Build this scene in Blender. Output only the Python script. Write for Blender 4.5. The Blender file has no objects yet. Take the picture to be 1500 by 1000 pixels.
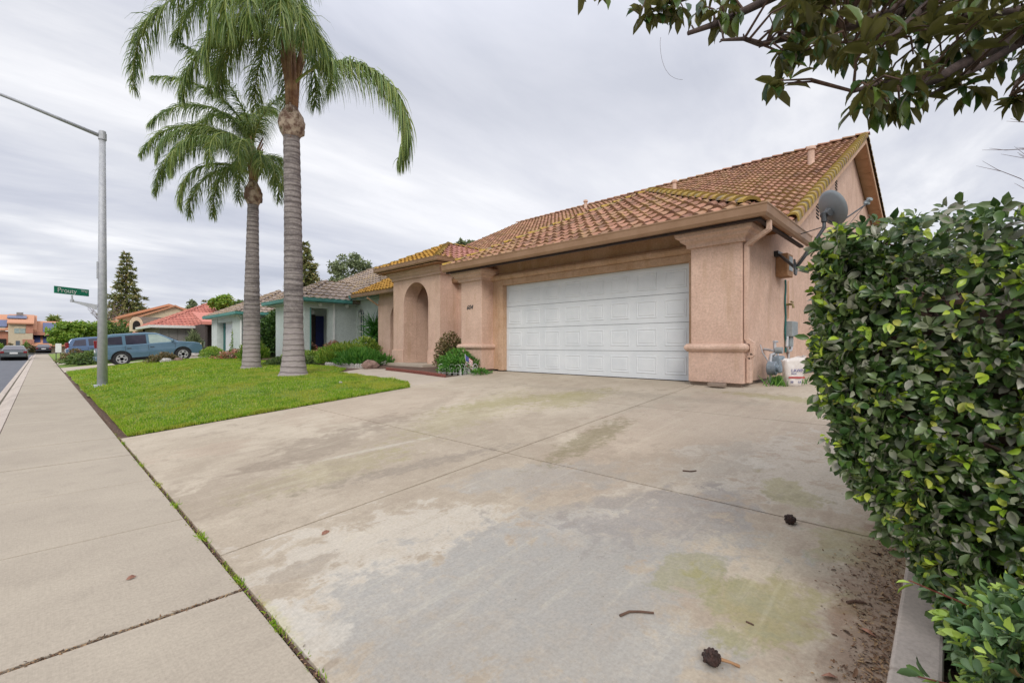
import bpy, bmesh, math, random
import numpy as np
from mathutils import Vector, Matrix
random.seed(7); RNG = np.random.default_rng(7)
R = math.radians
scene = bpy.context.scene
COL = scene.collection

# ------------------------------------------------------------------ camera
EYE = 1.32; FPX = 667.0; VH = 505.0; YAW = R(46)
SA, CA = math.sin(YAW), math.cos(YAW)
cam_d = bpy.data.cameras.new('camera'); cam = bpy.data.objects.new('camera', cam_d); COL.objects.link(cam)
cam.location = (0, 0, EYE); cam.rotation_euler = (R(90), 0, -YAW)
cam_d.sensor_width = 36; cam_d.lens = 36 * FPX / 1500; cam_d.shift_y = (VH - 500) / 1500
cam_d.clip_start = 0.05; cam_d.clip_end = 3000
scene.camera = cam

def pt(u, v, t):            # a point seen at (u, v) of the photo, t metres ahead
    l = (u - 750) / FPX
    return Vector(((SA + l * CA) * t, (CA - l * SA) * t, EYE + (VH - v) / FPX * t))
def onX(u, v, X):
    l = (u - 750) / FPX; return pt(u, v, X / (SA + l * CA))
def onY(u, v, Y):
    l = (u - 750) / FPX; return pt(u, v, Y / (CA - l * SA))
XE, SL, GZ = 0.772, 0.083, 0.62
def gz(x):                  # height of the paved / planted ground
    return 0.0 if x < XE else min(SL * (x - XE), GZ)
def onG(u, v, m=0.0):
    l = (u - 750) / FPX; rx = SA + l * CA; rz = (VH - v) / FPX
    t = (-SL * XE + m - EYE) / (rz - SL * rx)
    p = pt(u, v, t)
    if p.x > 8.24: p = pt(u, v, (GZ + m - EYE) / rz)
    if p.x < XE: p = pt(u, v, (m - EYE) / rz)
    return p

# ------------------------------------------------------------------ materials
def nt(name):
    m = bpy.data.materials.new(name); m.use_nodes = True
    t = m.node_tree; t.nodes.clear()
    o = t.nodes.new('ShaderNodeOutputMaterial'); b = t.nodes.new('ShaderNodeBsdfPrincipled')
    t.links.new(b.outputs[0], o.inputs[0]); return m, t, b
def noise(t, vec, scale, detail=4, rough=0.55, dist=0.0):
    n = t.nodes.new('ShaderNodeTexNoise'); n.inputs['Scale'].default_value = scale
    n.inputs['Detail'].default_value = detail; n.inputs['Roughness'].default_value = rough; n.inputs['Distortion'].default_value = dist
    if vec: t.links.new(vec, n.inputs['Vector'])
    return n.outputs['Fac']
def ramp(t, fac, stops):
    n = t.nodes.new('ShaderNodeValToRGB'); cr = n.color_ramp
    while len(cr.elements) < len(stops): cr.elements.new(0.5)
    for e, (p, c) in zip(cr.elements, stops):
        e.position = p; e.color = (*c, 1) if len(c) == 3 else c
    t.links.new(fac, n.inputs['Fac']); return n.outputs['Color']
def mix(t, fac, a, b, mode='MIX'):
    n = t.nodes.new('ShaderNodeMix'); n.data_type = 'RGBA'; n.blend_type = mode
    for s, v in ((0, fac), (6, a), (7, b)):
        if isinstance(v, (int, float)): n.inputs[s].default_value = v
        elif isinstance(v, tuple): n.inputs[s].default_value = (*v, 1)
        else: t.links.new(v, n.inputs[s])
    return n.outputs[2]
def mth(t, op, a, b=0.0, c=0.0):
    n = t.nodes.new('ShaderNodeMath'); n.operation = op
    for i, v in enumerate((a, b, c)):
        if isinstance(v, (int, float)): n.inputs[i].default_value = v
        else: t.links.new(v, n.inputs[i])
    return n.outputs[0]
def sstep(t, x, lo, hi):
    n = t.nodes.new('ShaderNodeMapRange'); n.interpolation_type = 'SMOOTHSTEP'
    t.links.new(x, n.inputs[0]); n.inputs[1].default_value = lo; n.inputs[2].default_value = hi
    n.inputs[3].default_value = 0; n.inputs[4].default_value = 1; return n.outputs[0]
def wpos(t): return t.nodes.new('ShaderNodeNewGeometry').outputs['Position']
def opos(t): return t.nodes.new('ShaderNodeTexCoord').outputs['Object']
def bump(t, b, h, strength=0.3, dist=0.01):
    n = t.nodes.new('ShaderNodeBump'); n.inputs['Strength'].default_value = strength; n.inputs['Distance'].default_value = dist
    t.links.new(h, n.inputs['Height']); t.links.new(n.outputs[0], b.inputs['Normal'])
def pm(name, c1, c2=None, scale=6, rough=0.7, bs=0, bstr=0.3, bdist=0.01, metal=0.0, spec=0.5, lo=0.35, hi=0.65, coat=0):
    m, t, b = nt(name); c2 = c2 or tuple(x * 0.8 for x in c1)
    p = opos(t); f = noise(t, p, scale, 5, 0.6)
    t.links.new(ramp(t, f, [(lo, c2), (hi, c1)]), b.inputs['Base Color'])
    b.inputs['Roughness'].default_value = rough; b.inputs['Metallic'].default_value = metal
    b.inputs['Specular IOR Level'].default_value = spec; b.inputs['Coat Weight'].default_value = coat
    if bs: bump(t, b, noise(t, p, bs, 4, 0.6), bstr, bdist)
    return m
def uvnode(t):
    n = t.nodes.new('ShaderNodeUVMap'); n.uv_map = 'UVMap'
    s = t.nodes.new('ShaderNodeSeparateXYZ'); t.links.new(n.outputs[0], s.inputs[0]); return s.outputs[0], s.outputs[1]
def leafmat(name, stops, rough=0.45, trans=0.25, spec=0.5, alongdark=None, back=None):
    """stops: colour by the leaf's random number (UV x)."""
    m, t, b = nt(name); u, v = uvnode(t)
    c = ramp(t, u, stops)
    if alongdark: c = mix(t, mth(t, 'MULTIPLY', sstep(t, v, 0.0, 0.5), -1.0) if False else mth(t, 'SUBTRACT', 1.0, sstep(t, v, 0.0, 0.45)), c, alongdark)
    if back:
        g = t.nodes.new('ShaderNodeNewGeometry'); c = mix(t, g.outputs['Backfacing'], c, back)
    t.links.new(c, b.inputs['Base Color']); b.inputs['Roughness'].default_value = rough
    b.inputs['Specular IOR Level'].default_value = spec
    if trans:
        o = [n for n in t.nodes if n.type == 'OUTPUT_MATERIAL'][0]
        tr = t.nodes.new('ShaderNodeBsdfTranslucent'); t.links.new(c, tr.inputs['Color'])
        ms = t.nodes.new('ShaderNodeMixShader'); ms.inputs[0].default_value = trans
        t.links.new(b.outputs[0], ms.inputs[1]); t.links.new(tr.outputs[0], ms.inputs[2]); t.links.new(ms.outputs[0], o.inputs[0])
    return m

def stucco(name, c1, c2, stain):
    m, t, b = nt(name); p = wpos(t)
    a = ramp(t, noise(t, p, 1.6, 6, 0.65), [(0.35, c2), (0.62, c1)])
    sp = ramp(t, noise(t, p, 26, 4, 0.7), [(0.3, (0.8, 0.8, 0.8)), (0.62, (1.05, 1.05, 1.05))])
    a = mix(t, 1.0, a, sp, 'MULTIPLY')
    mp = t.nodes.new('ShaderNodeMapping'); mp.inputs['Scale'].default_value = (3, 3, 0.5); t.links.new(p, mp.inputs[0])
    st = sstep(t, noise(t, mp.outputs[0], 1.5, 5, 0.6), 0.5, 0.72)
    a = mix(t, mth(t, 'MULTIPLY', st, 0.45), a, stain)
    mp2 = t.nodes.new('ShaderNodeMapping'); mp2.inputs['Scale'].default_value = (9, 9, 0.35); t.links.new(p, mp2.inputs[0])
    st2 = sstep(t, noise(t, mp2.outputs[0], 1.2, 4, 0.6), 0.58, 0.70)
    a = mix(t, mth(t, 'MULTIPLY', st2, 0.22), a, stain)
    pat = sstep(t, noise(t, p, 3.4, 6, 0.7, .5), 0.52, 0.66); a = mix(t, mth(t, 'MULTIPLY', pat, 0.30), a, tuple(min(.8, x * 1.22) for x in c1))
    t.links.new(a, b.inputs['Base Color']); b.inputs['Roughness'].default_value = 0.9; b.inputs['Specular IOR Level'].default_value = 0.2
    h = mth(t, 'ADD', noise(t, p, 55, 4, 0.6), mth(t, 'MULTIPLY', noise(t, p, 18, 3, 0.5), 0.8))
    bump(t, b, h, 0.55, 0.012)
    return m
M = {}
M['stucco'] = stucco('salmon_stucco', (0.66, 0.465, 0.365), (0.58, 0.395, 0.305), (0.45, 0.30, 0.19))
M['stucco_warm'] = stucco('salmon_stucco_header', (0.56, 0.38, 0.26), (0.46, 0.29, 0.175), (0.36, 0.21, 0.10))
M['mint'] = stucco('mint_stucco', (0.57, 0.62, 0.59), (0.51, 0.56, 0.535), (0.47, 0.51, 0.50))
M['greywall'] = stucco('grey_siding', (0.27, 0.26, 0.25), (0.22, 0.21, 0.205), (0.18, 0.17, 0.17))
M['cream'] = stucco('cream_stucco', (0.66, 0.56, 0.40), (0.60, 0.49, 0.34), (0.5, 0.42, 0.3))
M['orange_wall'] = stucco('orange_stucco', (0.55, 0.27, 0.19), (0.47, 0.22, 0.15), (0.4, 0.2, 0.13))
M['gutter'] = pm('brown_gutter_paint', (0.33, 0.20, 0.12), (0.27, 0.155, 0.085), 3, 0.5, bs=8, bstr=0.05)
M['soffit'] = pm('soffit_boards', (0.42, 0.22, 0.11), (0.30, 0.15, 0.07), 5, 0.8, bs=30, bstr=0.2)
M['sboard'] = pm('painted_soffit', (0.72, 0.46, 0.28), (0.60, 0.36, 0.21), 4, 0.7)
M['barge'] = pm('barge_board_paint', (0.60, 0.38, 0.24), (0.50, 0.30, 0.18), 4, 0.7)
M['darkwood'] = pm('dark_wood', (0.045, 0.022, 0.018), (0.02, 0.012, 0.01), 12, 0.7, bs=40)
M['dark'] = pm('dark_gap', (0.015, 0.014, 0.013), None, 5, 0.9)
M['white_door'] = pm('white_door_paint', (0.68, 0.705, 0.72), (0.61, 0.64, 0.66), 2.2, 0.45, bs=3, bstr=0.03)
M['white'] = pm('white_paint', (0.78, 0.78, 0.76), (0.68, 0.68, 0.66), 6, 0.5)
M['galv'] = pm('galvanised_steel', (0.50, 0.51, 0.53), (0.40, 0.41, 0.44), 9, 0.6, metal=0.15, bs=30, bstr=0.1)
M['dish'] = pm('dish_grey', (0.22, 0.25, 0.27), (0.18, 0.205, 0.22), 3, 0.5)
M['dgrey'] = pm('dark_grey_metal', (0.07, 0.075, 0.08), (0.045, 0.05, 0.055), 8, 0.5, metal=0.3)
M['boxgrey'] = pm('meter_grey', (0.30, 0.34, 0.35), (0.23, 0.26, 0.27), 14, 0.55)
M['bluegrey'] = pm('gas_meter_paint', (0.25, 0.31, 0.36), (0.17, 0.21, 0.25), 18, 0.5)
M['teal'] = pm('teal_trim_paint', (0.10, 0.30, 0.27), (0.07, 0.23, 0.21), 5, 0.5)
M['tealdark'] = pm('teal_door_paint', (0.01, 0.12, 0.11), (0.008, 0.09, 0.085), 5, 0.5)
M['bluedoor'] = pm('blue_door_paint', (0.012, 0.02, 0.11), (0.01, 0.014, 0.075), 5, 0.4)
M['glass'] = pm('window_glass', (0.10, 0.13, 0.17), (0.05, 0.07, 0.10), 1.5, 0.08, spec=0.9)
M['brick'] = pm('red_edging_brick', (0.26, 0.085, 0.06), (0.16, 0.05, 0.04), 14, 0.85, bs=40)
M['rock'] = pm('rough_rock', (0.30, 0.20, 0.16), (0.16, 0.10, 0.085), 9, 0.9, bs=14, bstr=0.9, bdist=0.04)
M['palerock'] = pm('pale_rock', (0.48, 0.45, 0.42), (0.33, 0.31, 0.29), 9, 0.9, bs=14, bstr=0.9, bdist=0.03)
M['mulch'] = pm('mulch_soil', (0.17, 0.10, 0.07), (0.07, 0.042, 0.03), 20, 0.95, bs=40, bstr=1, bdist=0.03)
M['red'] = pm('red_paint', (0.45, 0.03, 0.03), None, 6, 0.4)
M['blue'] = pm('blue_print', (0.06, 0.07, 0.28), None, 6, 0.5)
M['signgreen'] = pm('sign_green', (0.0, 0.21, 0.115), (0.0, 0.18, 0.10), 4, 0.45)
M['terracotta'] = pm('terracotta_pot', (0.42, 0.15, 0.08), (0.33, 0.11, 0.06), 8, 0.8)
M['rubber'] = pm('tyre_rubber', (0.02, 0.02, 0.021), (0.013, 0.013, 0.014), 20, 0.85)
M['chrome'] = pm('wheel_alloy', (0.62, 0.62, 0.64), (0.5, 0.5, 0.52), 8, 0.3, metal=0.6)
M['cpl_blue'] = pm('blue_car_paint', (0.105, 0.19, 0.265), (0.09, 0.17, 0.24), 1.5, 0.3, metal=0.25, coat=0.7)
M['cpl_navy'] = pm('steel_blue_car_paint', (0.10, 0.16, 0.28), (0.08, 0.14, 0.25), 1.5, 0.3, metal=0.25, coat=0.7)
M['cpl_grey'] = pm('grey_car_paint', (0.10, 0.115, 0.115), (0.08, 0.09, 0.09), 1.5, 0.3, metal=0.3, coat=0.7)
M['cpl_dark'] = pm('dark_car_paint', (0.03, 0.032, 0.045), None, 1.5, 0.3, metal=0.3, coat=0.7)
M['carglass'] = pm('car_glass', (0.055, 0.05, 0.075), (0.03, 0.028, 0.045), 1.2, 0.06, spec=0.9)
M['carglass_pale'] = pm('pale_car_glass', (0.36, 0.44, 0.40), (0.26, 0.33, 0.31), 3, 0.1, spec=0.9)
M['lampred'] = pm('tail_lamp_red', (0.22, 0.012, 0.015), None, 6, 0.25)
M['lamppale'] = pm('headlamp_lens', (0.62, 0.50, 0.32), (0.5, 0.42, 0.30), 6, 0.2)
M['solar'] = pm('solar_panel', (0.06, 0.085, 0.20), (0.05, 0.07, 0.16), 2, 0.25)
M['twig'] = pm('twig_bark', (0.13, 0.075, 0.05), (0.07, 0.04, 0.03), 30, 0.9, bs=60)
M['limb'] = pm('limb_bark', (0.11, 0.075, 0.065), (0.055, 0.038, 0.034), 14, 0.9, bs=40, bstr=0.6)
M['bark'] = pm('tree_bark', (0.09, 0.06, 0.045), (0.05, 0.035, 0.028), 10, 0.9, bs=25, bstr=0.7)
M['cone'] = pm('seed_cone', (0.06, 0.028, 0.02), (0.02, 0.012, 0.01), 60, 0.8, bs=80, bstr=1)
M['dryleaf'] = pm('dry_leaf', (0.33, 0.16, 0.10), (0.2, 0.09, 0.06), 20, 0.7)
M['cardboard'] = pm('weathered_box', (0.36, 0.20, 0.10), (0.25, 0.13, 0.06), 10, 0.8)
M['bagwhite'] = pm('bag_plastic', (0.72, 0.68, 0.64), (0.60, 0.54, 0.50), 9, 0.45, bs=14, bstr=0.4, bdist=0.02)
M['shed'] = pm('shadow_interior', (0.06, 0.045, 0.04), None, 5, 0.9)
M['pink'] = pm('pink_petals', (0.55, 0.16, 0.26), (0.4, 0.08, 0.1), 20, 0.7)
M['asphalt'] = pm('asphalt', (0.135, 0.14, 0.155), (0.10, 0.105, 0.12), 3, 0.9, bs=150, bstr=0.5, bdist=0.004)

def ell(t, px, py, cx, cy, rx, ry, rot, nz, amp, soft=0.25):
    """mask 1 inside a noisy ellipse lying on the ground"""
    c, s = math.cos(R(rot)), math.sin(R(rot))
    dx = mth(t, 'SUBTRACT', px, cx); dy = mth(t, 'SUBTRACT', py, cy)
    a = mth(t, 'DIVIDE', mth(t, 'ADD', mth(t, 'MULTIPLY', dx, c), mth(t, 'MULTIPLY', dy, s)), rx)
    b = mth(t, 'DIVIDE', mth(t, 'SUBTRACT', mth(t, 'MULTIPLY', dy, c), mth(t, 'MULTIPLY', dx, s)), ry)
    d = mth(t, 'SQRT', mth(t, 'ADD', mth(t, 'MULTIPLY', a, a), mth(t, 'MULTIPLY', b, b)))
    d = mth(t, 'ADD', d, mth(t, 'MULTIPLY', mth(t, 'SUBTRACT', nz, 0.5), amp * 2.3))
    return mth(t, 'SUBTRACT', 1.0, sstep(t, d, 1.0 - soft, 1.0 + soft))

def concrete(name, base, dark, blotch=0.5, patches=()):
    m, t, b = nt(name); p = wpos(t)
    sp = t.nodes.new('ShaderNodeSeparateXYZ'); t.links.new(p, sp.inputs[0]); px, py = sp.outputs[0], sp.outputs[1]
    n1 = noise(t, p, 1.1, 7, 0.62); n2 = noise(t, p, 4.2, 7, 0.68, 0.3); n3 = noise(t, p, 60, 3, 0.7)
    c = ramp(t, n1, [(0.32, dark), (0.62, base)])
    c = mix(t, mth(t, 'MULTIPLY', sstep(t, n2, 0.52, 0.68), blotch), c, tuple(x * 0.82 for x in dark))
    for (cx, cy, rx, ry, rot, col, amt, amp, ns) in patches:
        nn = {0: n2, 1: noise(t, p, 2.3, 8, 0.66, 0.2), 2: noise(t, p, 9, 6, 0.7)}[ns]
        k = ell(t, px, py, cx, cy, rx, ry, rot, nn, amp, 0.22 if ns != 2 else 0.4)
        brk = sstep(t, noise(t, p, 13, 5, 0.75), 0.30, 0.55)
        k = mth(t, 'MULTIPLY', k, mth(t, 'ADD', mth(t, 'MULTIPLY', brk, 0.45), 0.55))
        c = mix(t, mth(t, 'MULTIPLY', k, amt), c, col)
    mp3 = t.nodes.new('ShaderNodeMapping'); mp3.inputs['Scale'].default_value = (0.7, 8, 1); mp3.inputs['Rotation'].default_value = (0, 0, R(6)); t.links.new(p, mp3.inputs[0])
    n5 = noise(t, mp3.outputs[0], 1.3, 7, 0.68, .3)
    c = mix(t, mth(t, 'MULTIPLY', sstep(t, n5, 0.50, 0.66), 0.12 if patches else 0.06), c, tuple(x * 0.62 for x in dark))
    c = mix(t, mth(t, 'MULTIPLY', mth(t, 'SUBTRACT', 1.0, sstep(t, n5, 0.34, 0.44)), 0.15 if patches else 0.08), c, tuple(min(.6, x * 1.3) for x in base))
    fine = ramp(t, n3, [(0.3, (0.86, 0.86, 0.86)), (0.65, (1.06, 1.06, 1.06))])
    c = mix(t, 1.0, c, fine, 'MULTIPLY')
    spk = sstep(t, noise(t, p, 130, 2, 0.6), 0.70, 0.76)
    c = mix(t, mth(t, 'MULTIPLY', spk, 0.5), c, (0.12, 0.09, 0.07))
    # broom marks
    mp = t.nodes.new('ShaderNodeMapping'); mp.inputs['Scale'].default_value = (150, 4, 10); t.links.new(p, mp.inputs[0])
    br = noise(t, mp.outputs[0], 1.0, 3, 0.6)
    c = mix(t, mth(t, 'MULTIPLY', sstep(t, br, 0.45, 0.75), 0.13), c, tuple(x * 0.7 for x in dark))
    t.links.new(c, b.inputs['Base Color']); b.inputs['Roughness'].default_value = 0.88; b.inputs['Specular IOR Level'].default_value = 0.25
    bump(t, b, mth(t, 'ADD', mth(t, 'MULTIPLY', br, 0.5), mth(t, 'ADD', n3, mth(t, 'MULTIPLY', n2, 0.6))), 0.35, 0.004)
    return m
M['sidewalk'] = concrete('sidewalk_concrete', (0.42, 0.363, 0.285), (0.37, 0.317, 0.25), 0.3)
M['curbc'] = concrete('curb_concrete', (0.52, 0.45, 0.385), (0.42, 0.36, 0.31), 0.4)
WHT = (0.53, 0.485, 0.41); BLU = (0.33, 0.315, 0.285); MOSS = (0.29, 0.265, 0.105); BRN = (0.29, 0.235, 0.175); TAN = (0.42, 0.33, 0.25)
def gp(u, v): p = onG(u, v); return p.x, p.y
PATCH = []
def pa(u, v, rx, ry, rot, col, amt, amp=1.6, ns=0):
    x, y = gp(u, v); PATCH.append((x, y, rx, ry, rot, col, amt, amp, ns))
pa(1050, 640, 2.6, 1.3, 10, TAN, 0.55, 1.2, 1)
pa(560, 700, 1.9, 2.6, 0, BRN, 0.32, 1.4, 1)
pa(640, 640, 1.3, 1.9, 20, BRN, 0.30, 1.6, 1)
pa(560, 590, 1.6, 1.4, 0, TAN, 0.4, 1.6, 1)
pa(590, 790, 0.75, 0.55, -30, WHT, 0.6, 2.2, 0)
pa(560, 860, 0.42, 0.32, -30, WHT, 0.6, 2.0, 0)
pa(700, 800, 0.5, 0.10, -42, WHT, 0.5, 2.6, 0)
pa(880, 760, 0.45, 0.2, -30, WHT, 0.5, 2.8, 0)
pa(1000, 700, 0.9, 0.35, -10, WHT, 0.45, 2.6, 1)
pa(960, 940, 0.2, 0.12, 10, WHT, 0.5, 2.8, 0)
pa(770, 880, 1.05, 0.72, -35, BLU, 0.8, 1.6, 0)
pa(880, 790, 1.0, 0.55, -20, BLU, 0.6, 2.0, 0)
pa(790, 700, 0.75, 0.3, -38, BLU, 0.55, 1.6, 0)
pa(1150, 690, 1.0, 0.5, 0, WHT, 0.5, 2.2, 0)
pa(960, 690, 1.0, 0.42, -20, BRN, 0.42, 2.4, 0)
pa(990, 750, 0.7, 0.3, -30, (0.26, 0.23, 0.21), 0.5, 2.6, 0)
pa(1120, 890, 0.34, 0.24, -40, MOSS, 0.62, 1.8, 0)
pa(1010, 840, 0.22, 0.16, 0, MOSS, 0.45, 1.8, 0)
pa(1150, 720, 0.32, 0.16, 30, MOSS, 0.5, 2.0, 0)
pa(1260, 800, 0.22, 0.2, 0, MOSS, 0.45, 2.0, 0)
pa(870, 640, 0.9, 0.18, 8, (0.20, 0.17, 0.09), 0.7, 1.6, 2)
pa(770, 585, 1.4, 0.28, -25, MOSS, 0.45, 1.6, 2)
pa(700, 600, 1.6, 0.5, 20, MOSS, 0.32, 1.8, 2)
pa(840, 583, 0.8, 0.4, 0, MOSS, 0.5, 1.8, 2)
pa(480, 690, 0.7, 0.35, 0, MOSS, 0.3, 2.0, 2)
pa(1170, 585, 1.0, 0.18, 80, MOSS, 0.55, 1.6, 2)
pa(900, 575, 2.4, 0.18, 90, (0.3, 0.26, 0.2), 0.4, 1.6, 2)
pa(330, 720, 0.8, 0.5, 0, BRN, 0.4, 2.6, 1)
pa(500, 640, 1.1, 0.35, 20, (0.20, 0.16, 0.12), 0.35, 2.4, 1)
pa(620, 680, 0.9, 0.12, -15, (0.20, 0.17, 0.14), 0.45, 2.2, 2)
pa(560, 655, 0.6, 0.05, -12, WHT, 0.5, 2.4, 2)
pa(300, 660, 0.6, 0.3, 0, TAN, 0.5, 2.4, 1)
pa(640, 590, 1.2, 0.16, 30, BRN, 0.4, 2.2, 2)
pa(445, 835, 0.16, 0.1, 0, BRN, 0.6, 2.2, 0)
pa(405, 905, 0.035, 0.2, 0, (0.34, 0.31, 0.06), 0.9, 1.6, 2)
pa(462, 940, 0.05, 0.04, 0, BRN, 0.7, 1.6, 0)
pa(485, 972, 0.05, 0.03, 0, BRN, 0.7, 1.6, 0)
pa(1275, 900, 1.3, 0.14, 0, (0.24, 0.15, 0.10), 0.7, 1.4, 2)
pa(430, 925, 0.12, 0.35, 0, WHT, 0.7, 1.8, 0)
M['drive'] = concrete('driveway_concrete', (0.49, 0.42, 0.325), (0.395, 0.33, 0.25), 0.6, PATCH)
M['walk'] = concrete('walkway_concrete', (0.48, 0.41, 0.33), (0.41, 0.35, 0.28), 0.3)
M['foundation'] = concrete('foundation_concrete', (0.32, 0.25, 0.20), (0.24, 0.18, 0.14), 0.5)

def tilemat(name, stops, moss, mossamt, dark=(0.05, 0.035, 0.03)):
    m, t, b = nt(name); u, v = uvnode(t); p = wpos(t)
    c = ramp(t, u, stops)
    big = noise(t, p, 0.55, 4, 0.6); fn = noise(t, p, 9, 5, 0.7)
    k = mth(t, 'MULTIPLY', sstep(t, mth(t, 'ADD', mth(t, 'SUBTRACT', 1.0, v), mth(t, 'MULTIPLY', mth(t, 'ADD', fn, big), 0.9)), 1.45 - mossamt, 1.95 - mossamt), 0.85)
    c = mix(t, k, c, moss)
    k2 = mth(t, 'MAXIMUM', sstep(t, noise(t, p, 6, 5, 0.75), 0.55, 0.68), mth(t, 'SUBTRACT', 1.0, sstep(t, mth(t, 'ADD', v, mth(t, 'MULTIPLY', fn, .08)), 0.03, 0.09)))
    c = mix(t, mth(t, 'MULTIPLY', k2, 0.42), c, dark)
    t.links.new(c, b.inputs['Base Color']); b.inputs['Roughness'].default_value = 0.85; b.inputs['Specular IOR Level'].default_value = 0.3
    bump(t, b, noise(t, p, 40, 4, 0.7), 0.4, 0.01)
    return m
TERRA = [(0.0, (0.24, 0.125, 0.085)), (0.3, (0.34, 0.17, 0.11)), (0.6, (0.43, 0.225, 0.15)), (0.85, (0.35, 0.21, 0.12)), (1.0, (0.20, 0.105, 0.075))]
M['tile'] = tilemat('terracotta_tiles', TERRA, (0.40, 0.26, 0.08), -0.22)
M['tile_moss'] = tilemat('lichened_tiles', TERRA, (0.50, 0.27, 0.03), 0.85)
M['tile_pink'] = tilemat('pinkish_tiles', [(0, (0.36, 0.16, 0.14)), (0.5, (0.46, 0.21, 0.18)), (1, (0.30, 0.13, 0.11))], (0.42, 0.25, 0.05), -0.1)
M['ridge'] = tilemat('ridge_cap_tiles', [(0, (0.26, 0.19, 0.12)), (0.35, (0.34, 0.19, 0.12)), (0.7, (0.20, 0.17, 0.13)), (1, (0.34, 0.26, 0.10))], (0.42, 0.27, 0.035), 0.32, (0.06, 0.045, 0.035))
M['rake'] = tilemat('rake_edge_tiles', [(0, (0.16, 0.11, 0.08)), (0.35, (0.30, 0.18, 0.12)), (0.7, (0.14, 0.11, 0.09)), (1, (0.32, 0.24, 0.09))], (0.42, 0.28, 0.04), 0.10, (0.03, 0.024, 0.02))
M['tile_grey'] = tilemat('weathered_grey_tiles', [(0, (0.26, 0.20, 0.165)), (0.5, (0.34, 0.27, 0.225)), (1, (0.22, 0.18, 0.155))], (0.38, 0.26, 0.10), -0.15, (0.12, 0.10, 0.09))
M['tile_red'] = tilemat('red_tiles', [(0, (0.48, 0.17, 0.13)), (0.5, (0.56, 0.22, 0.17)), (1, (0.42, 0.15, 0.12))], (0.5, 0.3, 0.18), -0.3, (0.3, 0.09, 0.06))
M['tile_orange'] = tilemat('orange_tiles', [(0, (0.46, 0.22, 0.13)), (0.5, (0.54, 0.27, 0.16)), (1, (0.42, 0.2, 0.12))], (0.5, 0.3, 0.18), -0.3, (0.35, 0.14, 0.08))
M['shingle'] = tilemat('brown_shingles', [(0, (0.17, 0.13, 0.10)), (0.5, (0.22, 0.17, 0.13)), (1, (0.14, 0.11, 0.09))], (0.2, 0.16, 0.1), -0.2)

def grassmat(name, a, b_, c_):
    m, t, b = nt(name); p = wpos(t)
    c = ramp(t, noise(t, p, 0.9, 5, 0.6), [(0.3, a), (0.5, b_), (0.72, c_)])
    c = mix(t, mth(t, 'MULTIPLY', sstep(t, noise(t, p, 30, 3, 0.7), 0.45, 0.6), 0.6), c, tuple(x * 0.5 for x in a))
    t.links.new(c, b.inputs['Base Color']); b.inputs['Roughness'].default_value = 0.85
    bump(t, b, noise(t, p, 45, 4, 0.7), 0.9, 0.04); return m
M['lawn'] = grassmat('lawn_turf', (0.13, 0.22, 0.03), (0.2, 0.30, 0.04), (0.34, 0.36, 0.08))
M['earth'] = grassmat('bare_ground', (0.10, 0.085, 0.05), (0.13, 0.11, 0.07), (0.16, 0.13, 0.085))
def blademat():
    m, t, b = nt('grass_blades'); u, v = uvnode(t); p = wpos(t)
    c = ramp(t, u, [(0, (0.12, 0.26, 0.015)), (0.45, (0.24, 0.40, 0.03)), (0.8, (0.36, 0.48, 0.04)), (1.0, (0.60, 0.54, 0.2))])
    w = sstep(t, noise(t, p, 1.1, 6, 0.65, .4), 0.46, 0.62)
    c = mix(t, mth(t, 'MULTIPLY', w, 0.7), c, (0.44, 0.42, 0.07))
    w2 = sstep(t, noise(t, p, 2.6, 4, 0.6), 0.54, 0.64)
    c = mix(t, mth(t, 'MULTIPLY', w2, 0.55), c, (0.05, 0.17, 0.01))
    t.links.new(c, b.inputs['Base Color']); b.inputs['Roughness'].default_value = 0.75; b.inputs['Specular IOR Level'].default_value = .15
    o = [n for n in t.nodes if n.type == 'OUTPUT_MATERIAL'][0]
    tr = t.nodes.new('ShaderNodeBsdfTranslucent'); t.links.new(c, tr.inputs['Color'])
    ms = t.nodes.new('ShaderNodeMixShader'); ms.inputs[0].default_value = 0.35
    t.links.new(b.outputs[0], ms.inputs[1]); t.links.new(tr.outputs[0], ms.inputs[2]); t.links.new(ms.outputs[0], o.inputs[0])
    return m
M['blades'] = blademat()
M['hedge'] = leafmat('hedge_leaves', [(0, (0.03, 0.07, 0.018)), (0.25, (0.07, 0.135, 0.025)), (0.5, (0.15, 0.19, 0.08)), (0.66, (0.30, 0.29, 0.225)), (0.74, (0.11, 0.19, 0.035)), (0.75, (0.20, 0.34, 0.025)), (0.9, (0.34, 0.46, 0.04)), (1.0, (0.50, 0.50, 0.10))], 0.36, 0.18)
M['lowbush'] = leafmat('low_shrub_leaves', [(0, (0.05, 0.12, 0.035)), (0.3, (0.11, 0.20, 0.075)), (0.55, (0.19, 0.28, 0.13)), (0.74, (0.13, 0.25, 0.05)), (0.75, (0.26, 0.42, 0.05)), (1.0, (0.48, 0.60, 0.12))], 0.38, 0.2)
M['magnolia'] = leafmat('magnolia_leaves', [(0, (0.02, 0.05, 0.012)), (0.5, (0.05, 0.10, 0.02)), (1, (0.12, 0.18, 0.03))], 0.3, 0.35, back=(0.12, 0.115, 0.03))
M['palmleaf'] = leafmat('palm_leaflets', [(0, (0.08, 0.16, 0.045)), (0.5, (0.20, 0.29, 0.07)), (0.85, (0.36, 0.42, 0.11)), (1, (0.50, 0.46, 0.17))], 0.45, 0.3)
M['conifer'] = leafmat('conifer_needles', [(0, (0.09, 0.13, 0.05)), (0.5, (0.22, 0.24, 0.075)), (1, (0.38, 0.31, 0.13))], 0.7, 0.15)
M['treeleaf'] = leafmat('tree_leaves', [(0, (0.04, 0.08, 0.02)), (0.5, (0.09, 0.16, 0.03)), (1, (0.22, 0.28, 0.055))], 0.6, 0.2)
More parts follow.
